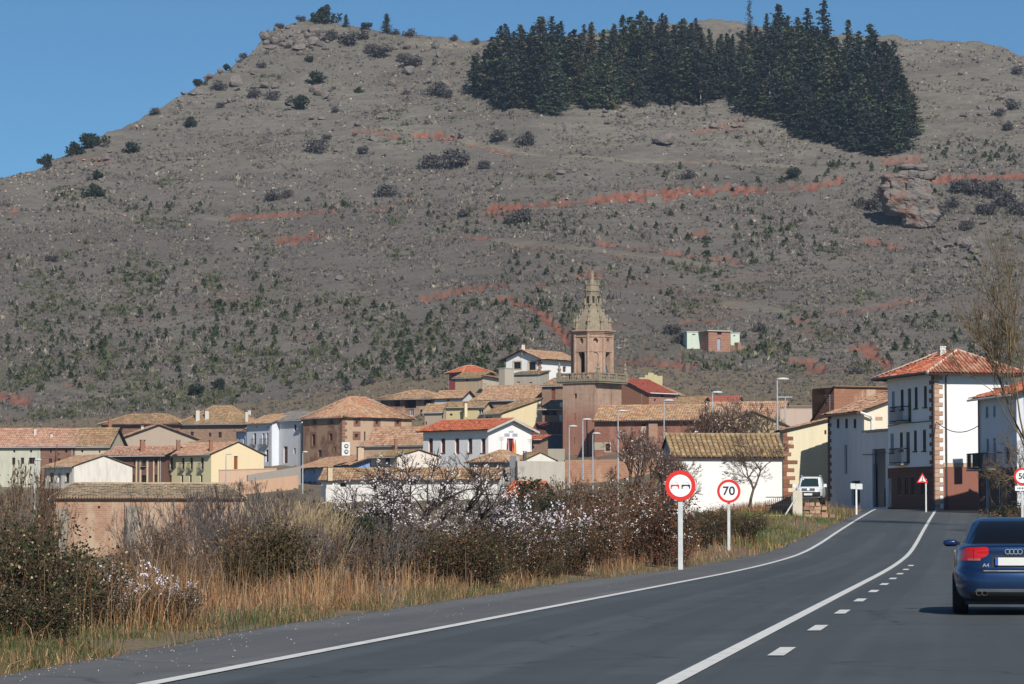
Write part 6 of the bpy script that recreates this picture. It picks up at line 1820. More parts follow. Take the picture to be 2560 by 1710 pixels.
for r in range(4):
    x = 2004 + r * 1.5
    while x < 2072 - r * 8:
        w_ = rk.uniform(9, 19); p = PV(x + w_ / 2, 1289 - r * 9.2 + rk.uniform(-1, 1), 180 + rk.uniform(-.1, .1)); mb = MB()
        mb.box(tuple(p), (w_ / pxm(180) * .95, .5, 9.0 / pxm(180) * .95), rk.uniform(-.15, .15), top=rk.uniform(.8, .97)); mb.build('stone', plain(((.30, .16, .11), (.36, .24, .16), (.25, .14, .10))[rk.randrange(3)], .92), sw_)
        x += w_
# the bird over the slope
p = PV(1460, 387, 300); t = thing('black_bird', 'black bird gliding with raised wings in front of the hillside', 'bird', p, math.radians(15))
V = [(0, .22, .0), (.04, 0, .04), (0, -.28, .0), (-.04, 0, .04), (0, 0, -.05)]
mb = MB(); mb.lathe([(.01, -.3), (.06, -.15), (.075, 0), (.06, .12), (.03, .2), (.01, .26)], (0, 0, 0), 8); o = mb.build('body', plain((.012, .012, .014), .8), t, (0, 0, 0)); o.rotation_euler = (math.pi / 2 - .2, 0, .9)
for sx in (-1, 1):
    mb = MB(); A = [(0, .09), (.25 * sx, .13), (.55 * sx, .02), (.52 * sx, -.06), (.25 * sx, -.10), (0, -.09)]
    zz = lambda x: .42 * abs(x) + .12 * abs(x) ** 2
    mb.prism([(x, y, zz(x)) for x, y in A], (0, 0, .015)); mb.build('wing', plain((.012, .012, .014), .8), t, (0, 0, 0))
# ------------------------------------------------------------------ plants: builders
LEAF = attr_mat('leaf', .75)
TWIG = attr_mat('twig', .9)
def norm(v): return v / np.maximum(np.linalg.norm(v, axis=-1, keepdims=True), 1e-9)
def quads(C, size, rg, flat=0.0, asp=.6):
    """little leaves: one quad at each centre, turned at random (flat = 1 lies level)"""
    n = len(C)
    a = rg.normal(size=(n, 3)); a[:, 2] *= (1 - flat)
    a = norm(a)
    b = rg.normal(size=(n, 3)); b[:, 2] *= (1 - flat * .8)
    b = norm(b - a * (a * b).sum(1, keepdims=True))
    s = np.broadcast_to(np.asarray(size, float), (n,))[:, None]
    V = np.stack([C - a * s, C + b * s * asp, C + a * s, C - b * s * asp], 1).reshape(-1, 3)
    F = np.arange(4 * n).reshape(-1, 4)
    return V, F
def prisms(A, B, ra, rb):
    """three sided twigs from A to B"""
    n = len(A); d = norm(B - A)
    ref = np.where(np.abs(d[:, 2:3]) > .9, np.array([[1., 0, 0]]), np.array([[0, 0, 1.]]))
    u = norm(np.cross(d, ref)); w = np.cross(d, u)
    V = []
    for k in range(3):
        t = 2 * math.pi * k / 3
        o = u * math.cos(t) + w * math.sin(t)
        V += [A + o * ra[:, None], B + o * rb[:, None]]
    V = np.stack(V, 1).reshape(-1, 3)
    q = np.arange(n)[:, None] * 6
    F = np.concatenate([q + np.array([[0, 2, 3, 1]]), q + np.array([[2, 4, 5, 3]]), q + np.array([[4, 0, 1, 5]])])
    return V, F
def pal(rg, n, cols, w=None, var=.2, rep=4):
    cols = np.array(cols)
    c = cols[rg.choice(len(cols), n, p=None if w is None else np.array(w) / sum(w))] * (1 + rg.normal(0, var, (n, 1)))
    return np.repeat(np.clip(c, .002, 1), rep, 0)
def grow(rg, p, d, L, r, lev, out, tips, split=(2, 4), bend=.25, up=.08, shrink=.68, segs=3, ang=.6, side=0.5):
    """recursive branching limb"""
    q = np.array(p, float); d = np.array(d, float)
    for i in range(segs):
        d2 = d + rg.normal(0, bend, 3) * .5; d2[2] += up
        d2 = d2 / np.linalg.norm(d2)
        q2 = q + d2 * L / segs
        ra, rb = r * (1 - .35 * i / segs), r * (1 - .35 * (i + 1) / segs)
        out.append((q, q2, ra, rb))
        if lev > 0 and i >= 1 and rg.random() < side:
            v = rg.normal(size=3); v -= d2 * v.dot(d2); v /= np.linalg.norm(v)
            dd = d2 * math.cos(ang) + v * math.sin(ang)
            grow(rg, q2, dd, L * shrink * rg.uniform(.6, 1), rb * .6, lev - 1, out, tips, split, bend, up, shrink, segs, ang, side)
        q, d = q2, d2
    if lev > 0:
        for k in range(rg.integers(*split)):
            v = rg.normal(size=3); v -= d * v.dot(d); v /= np.linalg.norm(v)
            a = ang * rg.uniform(.5, 1.1)
            grow(rg, q, d * math.cos(a) + v * math.sin(a), L * shrink * rg.uniform(.75, 1.1), r * .62, lev - 1, out, tips, split, bend, up, shrink, segs, ang, side)
    else: tips.append(q)
def twig_mesh(name, segs, rg, cols, rmin=.003):
    A = np.array([s[0] for s in segs]); B = np.array([s[1] for s in segs])
    ra = np.maximum(np.array([s[2] for s in segs]), rmin); rb = np.maximum(np.array([s[3] for s in segs]), rmin)
    V, F = prisms(A, B, ra, rb)
    return np_mesh(name, V, F, TWIG, col=pal(rg, len(A), cols, rep=6))
GREY = [(.105, .085, .075), (.15, .125, .112), (.07, .058, .052), (.20, .17, .155)]
BROWN = [(.10, .062, .045), (.13, .085, .06), (.075, .05, .04), (.17, .115, .08)]
def m_bramble(seed, cols, w, canes=70, H=1.5, R=1.3, leaves=6500, ls=(.022, .05), twc=BROWN, puffs=0, puffc=None, pl=None):
    rg = np.random.default_rng(seed)
    segs, pts = [], []
    for k in range(canes):
        a = rg.uniform(0, 2 * math.pi); r0 = R * .55 * math.sqrt(rg.random())
        p = np.array([r0 * math.cos(a), r0 * math.sin(a), 0.]); a2 = a + rg.normal(0, .6)
        h = H * rg.uniform(.55, 1.12) * (1 - .25 * r0 / R); reach = R * rg.uniform(.15, .75)
        prev = p; n = 9
        for i in range(1, n + 1):
            t = i / n
            q = p + np.array([math.cos(a2) * reach * t ** 1.5, math.sin(a2) * reach * t ** 1.5, h * (1.55 * t - .55 * t ** 2.6)]) + rg.normal(0, .035, 3)
            segs.append((prev, q, .010 * (1 - .6 * t), .010 * (1 - .6 * t) * .9)); pts.append(q)
            if rg.random() < .7:
                e = q + rg.normal(0, .16, 3) + np.array([0, 0, .06]); segs.append((q, e, .005, .003)); pts.append(e)
            prev = q
    pts = np.array(pts)
    C = pts[rg.integers(0, len(pts), leaves)] + rg.normal(0, .075, (leaves, 3))
    C[:, 2] = np.abs(C[:, 2])
    V, F = quads(C, rg.uniform(*ls, leaves), rg)
    out = [twig_mesh('stem', segs, rg, twc), np_mesh('foliage', V, F, LEAF, col=pal(rg, leaves, cols, w, .28))]
    if puffs:
        hi = pts[pts[:, 2] > H * .35]
        c0 = hi[rg.integers(0, len(hi), puffs)]
        k = pl or 7
        C = (c0[:, None, :] + rg.normal(0, .035, (puffs, k, 3))).reshape(-1, 3)
        V, F = quads(C, rg.uniform(.014, .032, len(C)), rg, asp=.9)
        out.append(np_mesh('blossom', V, F, LEAF, col=pal(rg, len(C), puffc, None, .08)))
    return out
def m_thicket(seed, H=2.0, R=1.2, stems=70, cols=GREY, lev=3, leaf=0, leafc=None):
    rg = np.random.default_rng(seed); segs, tips = [], []
    for k in range(stems):
        a = rg.uniform(0, 2 * math.pi); r0 = R * math.sqrt(rg.random())
        d = np.array([.28 * math.cos(a) * r0 / R + rg.normal(0, .1), .28 * math.sin(a) * r0 / R + rg.normal(0, .1), 1.])
        grow(rg, (r0 * math.cos(a) * .8, r0 * math.sin(a) * .8, 0), d / np.linalg.norm(d), H * .38 * rg.uniform(.6, 1.05), .012, lev, segs, tips, (2, 4), .22, .10, .6, 3, .42, .4)
    out = [twig_mesh('stem', segs, rg, cols, .0035)]
    if leaf:
        pts = np.array([s[1] for s in segs]); C = pts[rg.integers(0, len(pts), leaf)] + rg.normal(0, .05, (leaf, 3))
        V, F = quads(C, rg.uniform(.015, .035, leaf), rg); out.append(np_mesh('foliage', V, F, LEAF, col=pal(rg, leaf, leafc)))
    return out
def m_tree(seed, H=4., r=.09, lev=4, cols=BROWN, blossom=0, bc=None, split=(2, 4), up=.07, ang=.62, trunk=.28, bend=.3, nm='blossom', bs=(.03, .055), stems=1, rmin=.004):
    rg = np.random.default_rng(seed); segs, tips = [], []
    for s in range(stems):
        d = np.array([rg.normal(0, .12 * stems), rg.normal(0, .12 * stems), 1.]); grow(rg, (0, 0, -.1), d / np.linalg.norm(d), H * trunk, r, lev, segs, tips, split, bend, up, .74, 3, ang, .55)
    k_ = H / max(q[1][2] for q in segs)
    segs = [(a * k_, b * k_, ra, rb) for a, b, ra, rb in segs]
    out = [twig_mesh('branches', segs, rg, cols, rmin)]
    if blossom:
        th_ = np.array([s[1] for s in segs if s[2] < r * .25]); k = 6
        c0 = th_[rg.integers(0, len(th_), blossom)] + rg.normal(0, .02, (blossom, 3))
        C = (c0[:, None, :] + rg.normal(0, .03, (blossom, k, 3))).reshape(-1, 3)
        V, F = quads(C, rg.uniform(*bs, len(C)), rg, asp=.9); out.append(np_mesh(nm, V, F, LEAF, col=pal(rg, len(C), bc, None, .08)))
    return out
def m_bush(seed, H=1.5, R=.9, n=2600, ls=(.03, .07), cols=((.02, .035, .012),), w=None):
    """dense evergreen bush: leaves over many lumps of different size"""
    rg = np.random.default_rng(seed); C = []
    lumps = [(rg.normal(0, R * .38), rg.normal(0, R * .38), H * rg.uniform(.25, .78), R * rg.uniform(.28, .55)) for _ in range(14)]
    for (x, y, z, r) in lumps:
        k = n // 14; d = norm(rg.normal(size=(k, 3))); C.append(np.array([x, y, z]) + d * r * rg.uniform(.55, 1.12, (k, 1)) * np.array([1, 1, .85]))
    C = np.concatenate(C); C = C[C[:, 2] > 0]
    V, F = quads(C, rg.uniform(*ls, len(C)), rg)
    segs = [(np.array([0, 0, -.1]), np.array([x * .7, y * .7, z]), .04, .012) for x, y, z, r in lumps]
    return [twig_mesh('stem', segs, rg, BROWN), np_mesh('foliage', V, F, LEAF, col=pal(rg, len(C), cols, w, .3))]
def m_conifer(seed, H=18., R=3.6, n=95, cols=((.028, .046, .034), (.038, .056, .036), (.055, .060, .036), (.020, .036, .034), (.066, .056, .040)), low=.08, slim=1.0, shape=.75, cl=(.5, 1.0), trc=((.10, .075, .055), (.2, .17, .14))):
    rg = np.random.default_rng(seed); C, D, S_ = [], [], []
    segs = [(np.array([0, 0, -1.]), np.array([0, 0, H * .5]), H * .016, H * .011), (np.array([0, 0, H * .5]), np.array([rg.normal(0, .15), 0, H * .97]), H * .011, .04)]
    for k in range(n):
        t = low + (1 - low) * ((k + rg.random()) / n) ** 1.05
        L = R * slim * (1 - t) ** shape * rg.uniform(.6, 1.12) + H * .015
        if t < .2: L *= .8 + t
        a = rg.uniform(0, 2 * math.pi); z = H * t
        rise = rg.uniform(-.12, .28)
        tip = np.array([math.cos(a) * L, math.sin(a) * L, z + L * rise]); base = np.array([0, 0, z])
        segs.append((base, base + (tip - base) * .8, .05, .02))
        m_ = max(3, int(L / .42))
        for i in range(m_):
            f = (i + .7) / m_
            for _ in range(2):
                C.append(base + (tip - base) * f + np.array([rg.normal(0, .22), rg.normal(0, .22), rg.normal(0, .10) - .10 * f])); S_.append(rg.uniform(*cl) * (1.0 - .35 * f))
    C = np.array(C); V, F = quads(C, np.array(S_) * .62, rg, .55, .55)
    V[:, 2] -= 0
    k = len(C); hue = pal(rg, k, cols, None, .25)
    return [twig_mesh('trunk', segs, rg, trc), np_mesh('crown', V, F, LEAF, col=hue)]
def m_sapling(seed, H=1.9, R=1.05, n=85):
    rg = np.random.default_rng(seed); t = rg.random(n) ** .8
    L = R * (1 - t) ** .8 * rg.uniform(.35, 1.05, n); a = rg.uniform(0, 6.283, n)
    C = np.stack([np.cos(a) * L, np.sin(a) * L, H * (.08 + .88 * t)], 1)
    V, F = quads(C, rg.uniform(.16, .34, n), rg, .2, .6)
    c = pal(rg, n, ((.036, .056, .020), (.050, .070, .026), (.028, .044, .019), (.070, .078, .030)), None, .2)
    return V, F, c
def place(name, label, cat, meshes, X, Y, Z, s=1.0, rz=0.0, group=None):
    t = thing(name, label, cat, (float(X), float(Y), float(Z)), rz, group, s)
    for me in meshes: link(me.name.split('.')[0], me, t)
    return t
rp = random.Random(11)
# ------------------------------------------------------------------ conifer wood on the hilltop
CT = ((.8, .85, .95), (1.0, 1.0, 1.0), (1.55, 1.45, 1.1), (1.1, 1.25, 1.1), (1.5, 1.2, 1.0), (.9, 1.05, 1.15), (1.9, 1.7, 1.3), (.75, .8, .9))
BASEC = ((.028, .046, .034), (.038, .056, .036), (.055, .060, .036), (.020, .036, .034), (.066, .056, .040))
CON = [m_conifer(100 + k, 18, 5.0 + .6 * (k % 3), 150, low=.03 + .02 * (k % 3), shape=(.62, .75, .55)[k % 3], cl=(.7, 1.35), cols=[tuple(a * b for a, b in zip(c_, CT[k])) for c_ in BASEC]) for k in range(8)]
CONB = [m_conifer(120 + k, 20, 4.4, 90, low=.34, shape=.5, cl=(.7, 1.3), cols=((.02, .026, .02), (.035, .032, .024), (.016, .022, .019)), trc=((.28, .25, .22), (.2, .17, .15))) for k in range(2)]
SLIM = m_conifer(130, 17, 1.5, 110, low=.03, shape=.55, cl=(.35, .6))
bx = [1085, 1130, 1190, 1260, 1300, 1400, 1500, 1570, 1650, 1700, 1730, 1790, 1850, 1950, 2020, 2055, 2100]
by = [212, 234, 250, 256, 247, 246, 240, 236, 218, 240, 274, 270, 300, 330, 346, 356, 338]
tx = [1085, 1130, 1185, 1255, 1290, 1345, 1400, 1460, 1520, 1580, 1640, 1700, 1745, 1790, 1840, 1890, 1935, 1990, 2030, 2060, 2100]
ty = [120, 72, 44, 42, 66, 42, 58, 26, 34, 28, 62, 62, 40, 4, 2, 22, 18, 20, 30, 130, 215]
n_con = 0
CNT = {}
ORD = 'none first second third fourth fifth sixth seventh eighth ninth tenth eleventh twelfth thirteenth fourteenth fifteenth sixteenth seventeenth eighteenth nineteenth twentieth'.split()
ORD += ['twenty ' + o for o in ORD[1:10]] + ['thirtieth'] + ['thirty ' + o for o in ORD[1:10]]
ZONES = ((0, 1250, 'left end'), (1250, 1480, 'left half'), (1480, 1700, 'thin middle'), (1700, 1880, 'tall part'), (1880, 9999, 'right end'))
for row in range(6):
    x = 1086 + row * 8
    while x < 2098:
        b = np.interp(x, bx, by) - row * 31 + rp.uniform(-14, 12)
        top = np.interp(x, tx, ty)
        if row and b < top + 70:
            x += rp.uniform(19, 28); continue
        X, Y, Z = (float(q) for q in hill_pt(x * _r, b * _r))
        hp_ = (b - top) * _r / pxm(Y)
        Hm = min(rp.uniform(11, 21), hp_ * rp.uniform(.68, 1.08)) if row else min(rp.uniform(9, 19), hp_ * 1.0)
        Hm = max(Hm, 8.5)
        kind = CONB[rp.randrange(2)] if rp.random() < .2 and row else CON[rp.randrange(8)]
        s = Hm / 18
        zone = next(z[2] for z in ZONES if x < z[1])
        rowname = ('in the front row', 'in the second row', 'in the third row', 'in the fourth row', 'near the top', 'on the skyline')[row]
        key = (row, zone); CNT[key] = CNT.get(key, 0) + 1
        place('conifer', f'dark conifer {rowname} of the hilltop wood, {zone}, {ORD[CNT[key]]} from left', 'tree', kind, X, Y, Z - .3, (s * rp.uniform(.8, 1.3), s * rp.uniform(.8, 1.3), s * (1 if row < 4 else rp.uniform(.85, 1.05))), rp.uniform(0, 6.28), 'dark conifers of the hilltop wood')
        n_con += 1
        x += rp.uniform(19, 28)
X, Y, Z = (float(q) for q in hill_pt(1606 * _r, 243 * _r)); place('conifer', 'conifer with a bare pale trunk standing in front of the hilltop wood', 'tree', CONB[0], X, Y, Z - .3, .72)
X, Y, Z = (float(q) for q in hill_pt(1718 * _r, 105 * _r)); place('cypress', 'slim dark cypress standing above the middle of the hilltop wood', 'tree', SLIM, X, Y, Z, (1.2, 1.2, .78))
# ------------------------------------------------------------------ shrubs and small trees of the open slope
JUN = [m_bush(140 + k, 2.6, 1.7, 900, (.14, .3), ((.024, .034, .018), (.03, .042, .02), (.018, .027, .017))) for k in range(3)]
GSH = [m_bush(150 + k, 2.0, 1.8, 700, (.10, .24), ((.075, .068, .070), (.06, .055, .055), (.095, .082, .075), (.05, .048, .05))) for k in range(3)]
CONE = [m_conifer(160 + k, 6, 2.3, 190, low=.02, shape=.7, cl=(.35, .6)) for k in range(2)]
for (x, y, s, k, lab) in [(105, 375, 30, 0, 'round dark juniper standing alone on the left skyline'), (172, 356, 32, 1, 'dark juniper at the left end of the skyline pair'), (203, 343, 36, 2, 'larger dark juniper of the pair on the left skyline'),
    (301, 350, 26, 0, 'dark juniper just below the left skyline'), (436, 284, 24, 1, 'dark juniper on open grass below the rocky shoulder'), (452, 190, 18, 2, 'small juniper on the skyline beside the pale boulder'), (520, 157, 16, 0, 'small juniper on the skyline above the pale boulder'),
    (747, 50, 40, 1, 'big round juniper on the very top of the rocky crest'), (835, 58, 18, 2, 'small dark bush between the two pointed trees on the crest'), (724, 192, 30, 0, 'dark juniper among the upper boulders'), (688, 246, 32, 2, 'dark juniper below the upper boulders'),
    (823, 198, 14, 1, 'small juniper right of the upper boulders'), (712, 140, 15, 2, 'small juniper just under the rocky crest'), (214, 456, 32, 1, 'dark juniper on the low left slope'), (223, 417, 22, 0, 'dark juniper above pale stones on the left slope'), (1818, 402, 26, 2, 'green juniper above the long red road cut'),
    (502, 890, 24, 0, 'green bush at the foot of the slope left of the mansion'), (443, 905, 26, 2, 'tall green bush at the foot of the slope')]:
    X, Y, Z = (float(q) for q in hill_pt(x * _r, y * _r)); place('juniper_bush', lab, 'bush', JUN[k], X, Y, Z - .2, s * _r / pxm(Y) / 2.4, rp.uniform(0, 6))
for (x, y, s, k, lab) in [(793, 58, 30, 0, 'small pointed conifer on the rocky crest'), (886, 70, 46, 1, 'pointed conifer standing alone right of the rocky crest')]:
    X, Y, Z = (float(q) for q in hill_pt(x * _r, y * _r)); place('pointed_conifer', lab, 'tree', CONE[k], X, Y, Z - .2, s * _r / pxm(Y) / 6, rp.uniform(0, 6))
gs = [(760, 92, 30), (800, 100, 34), (828, 88, 26), (870, 130, 34), (845, 118, 24), (940, 150, 34), (925, 138, 24), (1000, 208, 34), (1020, 215, 26), (500, 208, 26), (585, 222, 28), (620, 228, 24), (718, 352, 36), (748, 325, 16), (880, 445, 34), (630, 455, 30), (655, 448, 20), (1140, 322, 30), (1205, 330, 36), (1030, 380, 50), (985, 385, 40), (1055, 375, 30), (1110, 382, 24), (1575, 405, 26), (640, 30, 16), (660, 110, 14), (505, 250, 16),
      (355, 262, 18), (600, 155, 16), (930, 205, 14), (560, 62, 16), (690, 48, 16), (730, 92, 16), (830, 350, 22), (770, 255, 16), (905, 60, 16), (940, 72, 22), (1090, 92, 16), (1040, 88, 16), (2280, 452, 46), (2240, 445, 40), (2200, 440, 36), (2310, 470, 44), (2180, 470, 30), (2000, 480, 34), (2020, 450, 30), (1970, 470, 26), (2320, 250, 28), (2290, 265, 22), (2310, 300, 22), (2330, 170, 20), (2100, 485, 22), (2150, 500, 30), (2260, 500, 34), (2330, 500, 36), (1190, 510, 34), (1170, 515, 24), (1060, 500, 22), (2210, 525, 26),
      (120, 605, 20), (800, 900, 24), (850, 880, 20), (1180, 790, 20), (1540, 770, 30), (1560, 790, 30), (1740, 770, 26), (2060, 870, 24), (1960, 860, 24), (1700, 890, 26), (1640, 905, 28), (1850, 900, 26)]
gs.sort()
for i, (x, y, s) in enumerate(gs):
    X, Y, Z = (float(q) for q in hill_pt(x * _r, y * _r))
    where = 'on the upper slope near the rocky crest' if y < 300 and x < 1200 else 'on the middle slope' if y < 560 and x < 1700 else 'on the right slope around the big outcrop' if y < 560 else 'on the lower slope above the village'
    CNT[where] = CNT.get(where, 0) + 1
    place('grey_shrub', f'leafless grey shrub {where}, {ORD[CNT[where]]} from the left', 'shrub', GSH[i % 3], X, Y, Z - .25, s * _r / pxm(Y) / 2.2, rp.uniform(0, 6), 'leafless grey shrubs ' + where)
# planted pine saplings
zones = [((20, 590, 640, 800), 150, 'on the left slope'), ((10, 740, 500, 900), 110, 'low on the left slope'), ((480, 690, 1000, 890), 130, 'on the slope above the stone mansion'), ((780, 640, 1320, 860), 150, 'on the slope left of the church spire'), ((1500, 468, 1900, 605), 85, 'in rows below the long red cut'), ((1000, 492, 1300, 545), 34, 'on the terrace in the middle of the hill'),
         ((95, 455, 500, 490), 34, 'in the strip high on the left slope'), ((580, 452, 1010, 495), 26, 'along the upper track'), ((1700, 722, 2330, 835), 80, 'above the right hand houses'), ((2120, 325, 2344, 385), 36, 'above the red cut at the right'), ((1480, 376, 2010, 412), 20, 'above the long red cut'), ((1150, 598, 1340, 645), 18, 'just above the church spire'), ((1370, 625, 1700, 690), 20, 'right of the church spire'), ((1280, 500, 1480, 560), 16, 'in the middle of the hill'), ((900, 780, 1160, 880), 50, 'just above the red house'), ((1900, 370, 2070, 395), 12, 'below the right end of the wood')]
SAPV = [m_sapling(200 + k) for k in range(5)]
SAP = [np_mesh('crown', *v[:2], LEAF, col=v[2]) for v in SAPV]
saps = []
for (x0, y0, x1, y1), n, where in zones:
    for k in range(n):
        u, v = rp.random(), rp.random()
        if where == 'on the slope left of the church spire': v = .25 + .75 * v; u = min(1, max(0, .9 - v * .55 + rp.uniform(-.3, .3)))
        x, y = x0 + (x1 - x0) * u, y0 + (y1 - y0) * v
        if where.startswith('in rows'): x = x0 + round(u * 11) / 11 * (x1 - x0) + rp.uniform(-9, 9) + (y - y0) * .1
        s = rp.uniform(.45, .95) * (1.15 if 'low' in where or 'above the' in where else 1)
        X, Y, Z = (float(q) for q in hill_pt(x * _r, y * _r))
        saps.append((s * pxm(Y), X, Y, Z, s, where))
saps.sort(key=lambda q: -q[0])
for i, (_, X, Y, Z, s, where) in enumerate(saps[:300]):
    o = link('pine_sapling', SAP[i % 5], None, (X, Y, Z - .12), (0, 0, rp.uniform(0, 6)), (s * rp.uniform(.85, 1.2), s * rp.uniform(.85, 1.2), s))
    tag(o, 'small dark green pine sapling ' + where, 'young tree', 'pine saplings ' + where)
Vs, Fs, Cs, n0 = [], [], [], 0
for i, (_, X, Y, Z, s, where) in enumerate(saps[300:]):
    V, F, c = SAPV[i % 5]; a = rp.uniform(0, 6.28); ca_, sa_ = math.cos(a), math.sin(a)
    W = np.stack([V[:, 0] * ca_ - V[:, 1] * sa_, V[:, 0] * sa_ + V[:, 1] * ca_, V[:, 2]], 1) * s + np.array([X, Y, Z - .12])
    Vs.append(W); Fs.append(F + n0); Cs.append(c); n0 += len(V)
tag(link('pine_plantation', np_mesh('pine_plantation', np.concatenate(Vs), np.concatenate(Fs), LEAF, col=np.concatenate(Cs))), 'smaller pine saplings dotted over the far slope', 'young trees', kind='stuff')
# ------------------------------------------------------------------ rocks
import bmesh
def rock_mesh(seed, sub=2, blocky=.5, sharp=.35):
    bm = bmesh.new(); bmesh.ops.create_icosphere(bm, subdivisions=sub, radius=1.0)
    rg = np.random.default_rng(seed)
    pl = norm(rg.normal(size=(11, 3))); dist = rg.uniform(.34, .85, 11)
    for v in bm.verts:
        p = np.array(v.co)
        for n_, d_ in zip(pl, dist):
            k = p.dot(n_) - d_
            if k > 0: p = p - n_ * k * .97
        p = p * (1 + .20 * float(vnoise(p[0] * 2.3 + seed, p[1] * 2.3 + p[2] * 1.7, seed)) + .10 * float(vnoise(p[0] * 6 + seed, p[1] * 6 - p[2] * 5, seed + 3)))
        v.co = p
    me = bpy.data.meshes.new('rock'); bm.to_mesh(me); bm.free(); me.materials.append(ROCK)
    return me
m = NT('rock', .93)
a, b = m.noise(m.pos(), .35, 5, .7), m.noise(m.pos((1, 1, 2.2)), 1.6, 5, .7)
c = m.ramp(a, [(.35, (.27, .235, .21)), (.5, (.235, .21, .195)), (.66, (.28, .20, .165))])
m.base(m.mix(m.ramp(b, [(.45, 0.0), (.66, .9)]), c, (.085, .077, .072)))
m.bump(b, 1.0, .6)
ROCK = m.mat
RK = [rock_mesh(300 + k) for k in range(8)]
def rock(x, y, w, hgt, lab, grp=None, k=None, rot=None):
    X, Y, Z = (float(q) for q in hill_pt(x * _r, (y + hgt * .35) * _r)); u = _r / pxm(Y)
    o = link('boulder', RK[rp.randrange(8) if k is None else k], None, (X, Y, Z + hgt * u * .28), rot or (rp.uniform(-.3, .3), rp.uniform(-.3, .3), rp.uniform(0, 6)), (w * u * .58, w * u * .5, hgt * u * .62))
    tag(o, lab, 'boulder', grp); return o
rock(1523, 313, 52, 38, 'large pale tilted boulder alone in the middle of the upper slope', k=2, rot=(0.1, -.45, .3))
rock(1027, 366, 44, 46, 'upright pale slab like boulder among grey shrubs', k=5, rot=(0, .1, .2))
rock(540, 190, 46, 28, 'big smooth pale boulder on the left shoulder of the hill', k=1)
rock(1017, 183, 34, 34, 'pale pointed rock near the left edge of the wood', k=4)
cl = [((600, 45, 700, 125), 26, 'on the steep rocky crest'), ((640, 60, 760, 110), 16, 'on the steep rocky crest'), ((690, 70, 850, 110), 14, 'on top of the crest behind the shrubs'), ((395, 205, 470, 245), 9, 'on the left shoulder'), ((470, 165, 600, 235), 17, 'on the left shoulder'), ((560, 185, 780, 245), 22, 'in the band below the crest'), ((900, 90, 1010, 180), 14, 'below the shrubs right of the crest'),
      ((200, 345, 260, 372), 7, 'on the low left skyline'), ((330, 345, 460, 370), 7, 'on open grass on the left'), ((1380, 235, 1700, 330), 26, 'below the middle of the wood'), ((1600, 270, 1760, 335), 14, 'below the middle of the wood'), ((1880, 320, 2000, 372), 8, 'below the right end of the wood'), ((2200, 110, 2345, 270), 24, 'on the right skyline slope'), ((2060, 118, 2100, 150), 4, 'right of the wood top'), ((2180, 480, 2260, 520), 14, 'beside the big outcrop'), ((2130, 530, 2250, 620), 30, 'in the scree below the big outcrop'),
      ((1840, 455, 1960, 475), 5, 'on the slope below the long red cut'), ((530, 545, 580, 580), 9, 'in the small pale heap on the left slope'), ((715, 615, 790, 650), 5, 'in the pair above the mansion'), ((600, 690, 660, 715), 5, 'on the lower left slope'), ((860, 712, 910, 735), 5, 'left of the spire'), ((660, 250, 1100, 330), 14, 'scattered on the upper grass'), ((1280, 380, 1760, 420), 10, 'scattered above the long red cut'), ((200, 400, 280, 455), 6, 'on the low left slope')]
for (x0, y0, x1, y1), n, where in cl:
    for k in range(n):
        w = rp.uniform(9, 26) * (1.25 if 'crest' in where else 1.15 if 'scree' in where else .8)
        rock(rp.uniform(x0, x1), rp.uniform(y0, y1), w, w * rp.uniform(.5, .95), 'weathered grey pink boulder ' + where, 'boulders ' + where)
# the big outcrop: a tall mass carrying split slabs
X, Y, Z = (float(q) for q in hill_pt(2090 * _r, 515 * _r)); u = _r / pxm(Y)
oc = thing('rock_outcrop', 'huge grey and red rock outcrop standing out of the right slope', 'rock outcrop', (X, Y, Z))
m = NT('outcrop_rock', .93)
a, b, d_ = m.noise(m.pos(), .22, 4, .6), m.noise(m.pos((1, 1, 1.6)), .9, 6, .75), m.noise(m.pos((.5, .5, 3)), .8, 4)
c = m.ramp(a, [(.42, (.22, .195, .18)), (.54, (.24, .20, .175)), (.64, (.28, .15, .11))])
m.base(m.mix(m.ramp(b, [(.45, 0.0), (.66, 0.65)]), c, (.12, .108, .10)))
m.bump(b, 1.0, .7)
OUT = m.mat
def mass(cx_, cz, w, h_, d, seed, mat, nm, org, taper=0.0, ledge=.25):
    bm = bmesh.new(); bmesh.ops.create_cube(bm, size=2.0); bmesh.ops.subdivide_edges(bm, edges=bm.edges[:], cuts=22, use_grid_fill=True)
    for v in bm.verts:
        p = np.array(v.co); s = 1 - .10 * (abs(p[0]) * abs(p[2]) + abs(p[1]) * abs(p[2]) + abs(p[0] * p[1]))
        q = p * s * np.array([w / 2, d / 2, h_ / 2]); q[0] += taper * (q[2] / h_) * w + 0
        k = 1 + taper * .3 * p[2]
        n_ = float(fbm(q[0] * .35 + q[1] * .3 + seed, q[2] * .55 + q[1] * .2, seed, 3)); st = float(vnoise(q[0] * .1 + seed, q[2] * 1.1, seed + 5))
        fi = float(vnoise(q[0] * .8 + seed, q[2] * .9 + q[1] * .7, seed + 8)) + .6 * float(vnoise(q[0] * 1.7 - q[1], q[2] * 2.1 + seed, seed + 9)); cr = -.10 if abs(float(vnoise(q[0] * .32 + seed, q[2] * .12, seed + 4))) < .045 else 0
        sc = 1 + .24 * n_ + ledge * st * .6 + .13 * fi + cr
        v.co = (q[0] * sc * k + cx_, q[1] * sc, q[2] * (1 + .08 * n_) + cz)
    me = bpy.data.meshes.new(nm); bm.to_mesh(me); bm.free(); me.materials.append(mat); return link(nm, me, org)
H_ = 118 * u
mass(-8 * u, 66 * u, 122 * u, 92 * u, 90 * u, 3, OUT, 'rock_mass', oc, 0, .15)
mass(18 * u, 24 * u, 88 * u, 70 * u, 84 * u, 9, OUT, 'rock_mass', oc, 0, .15)
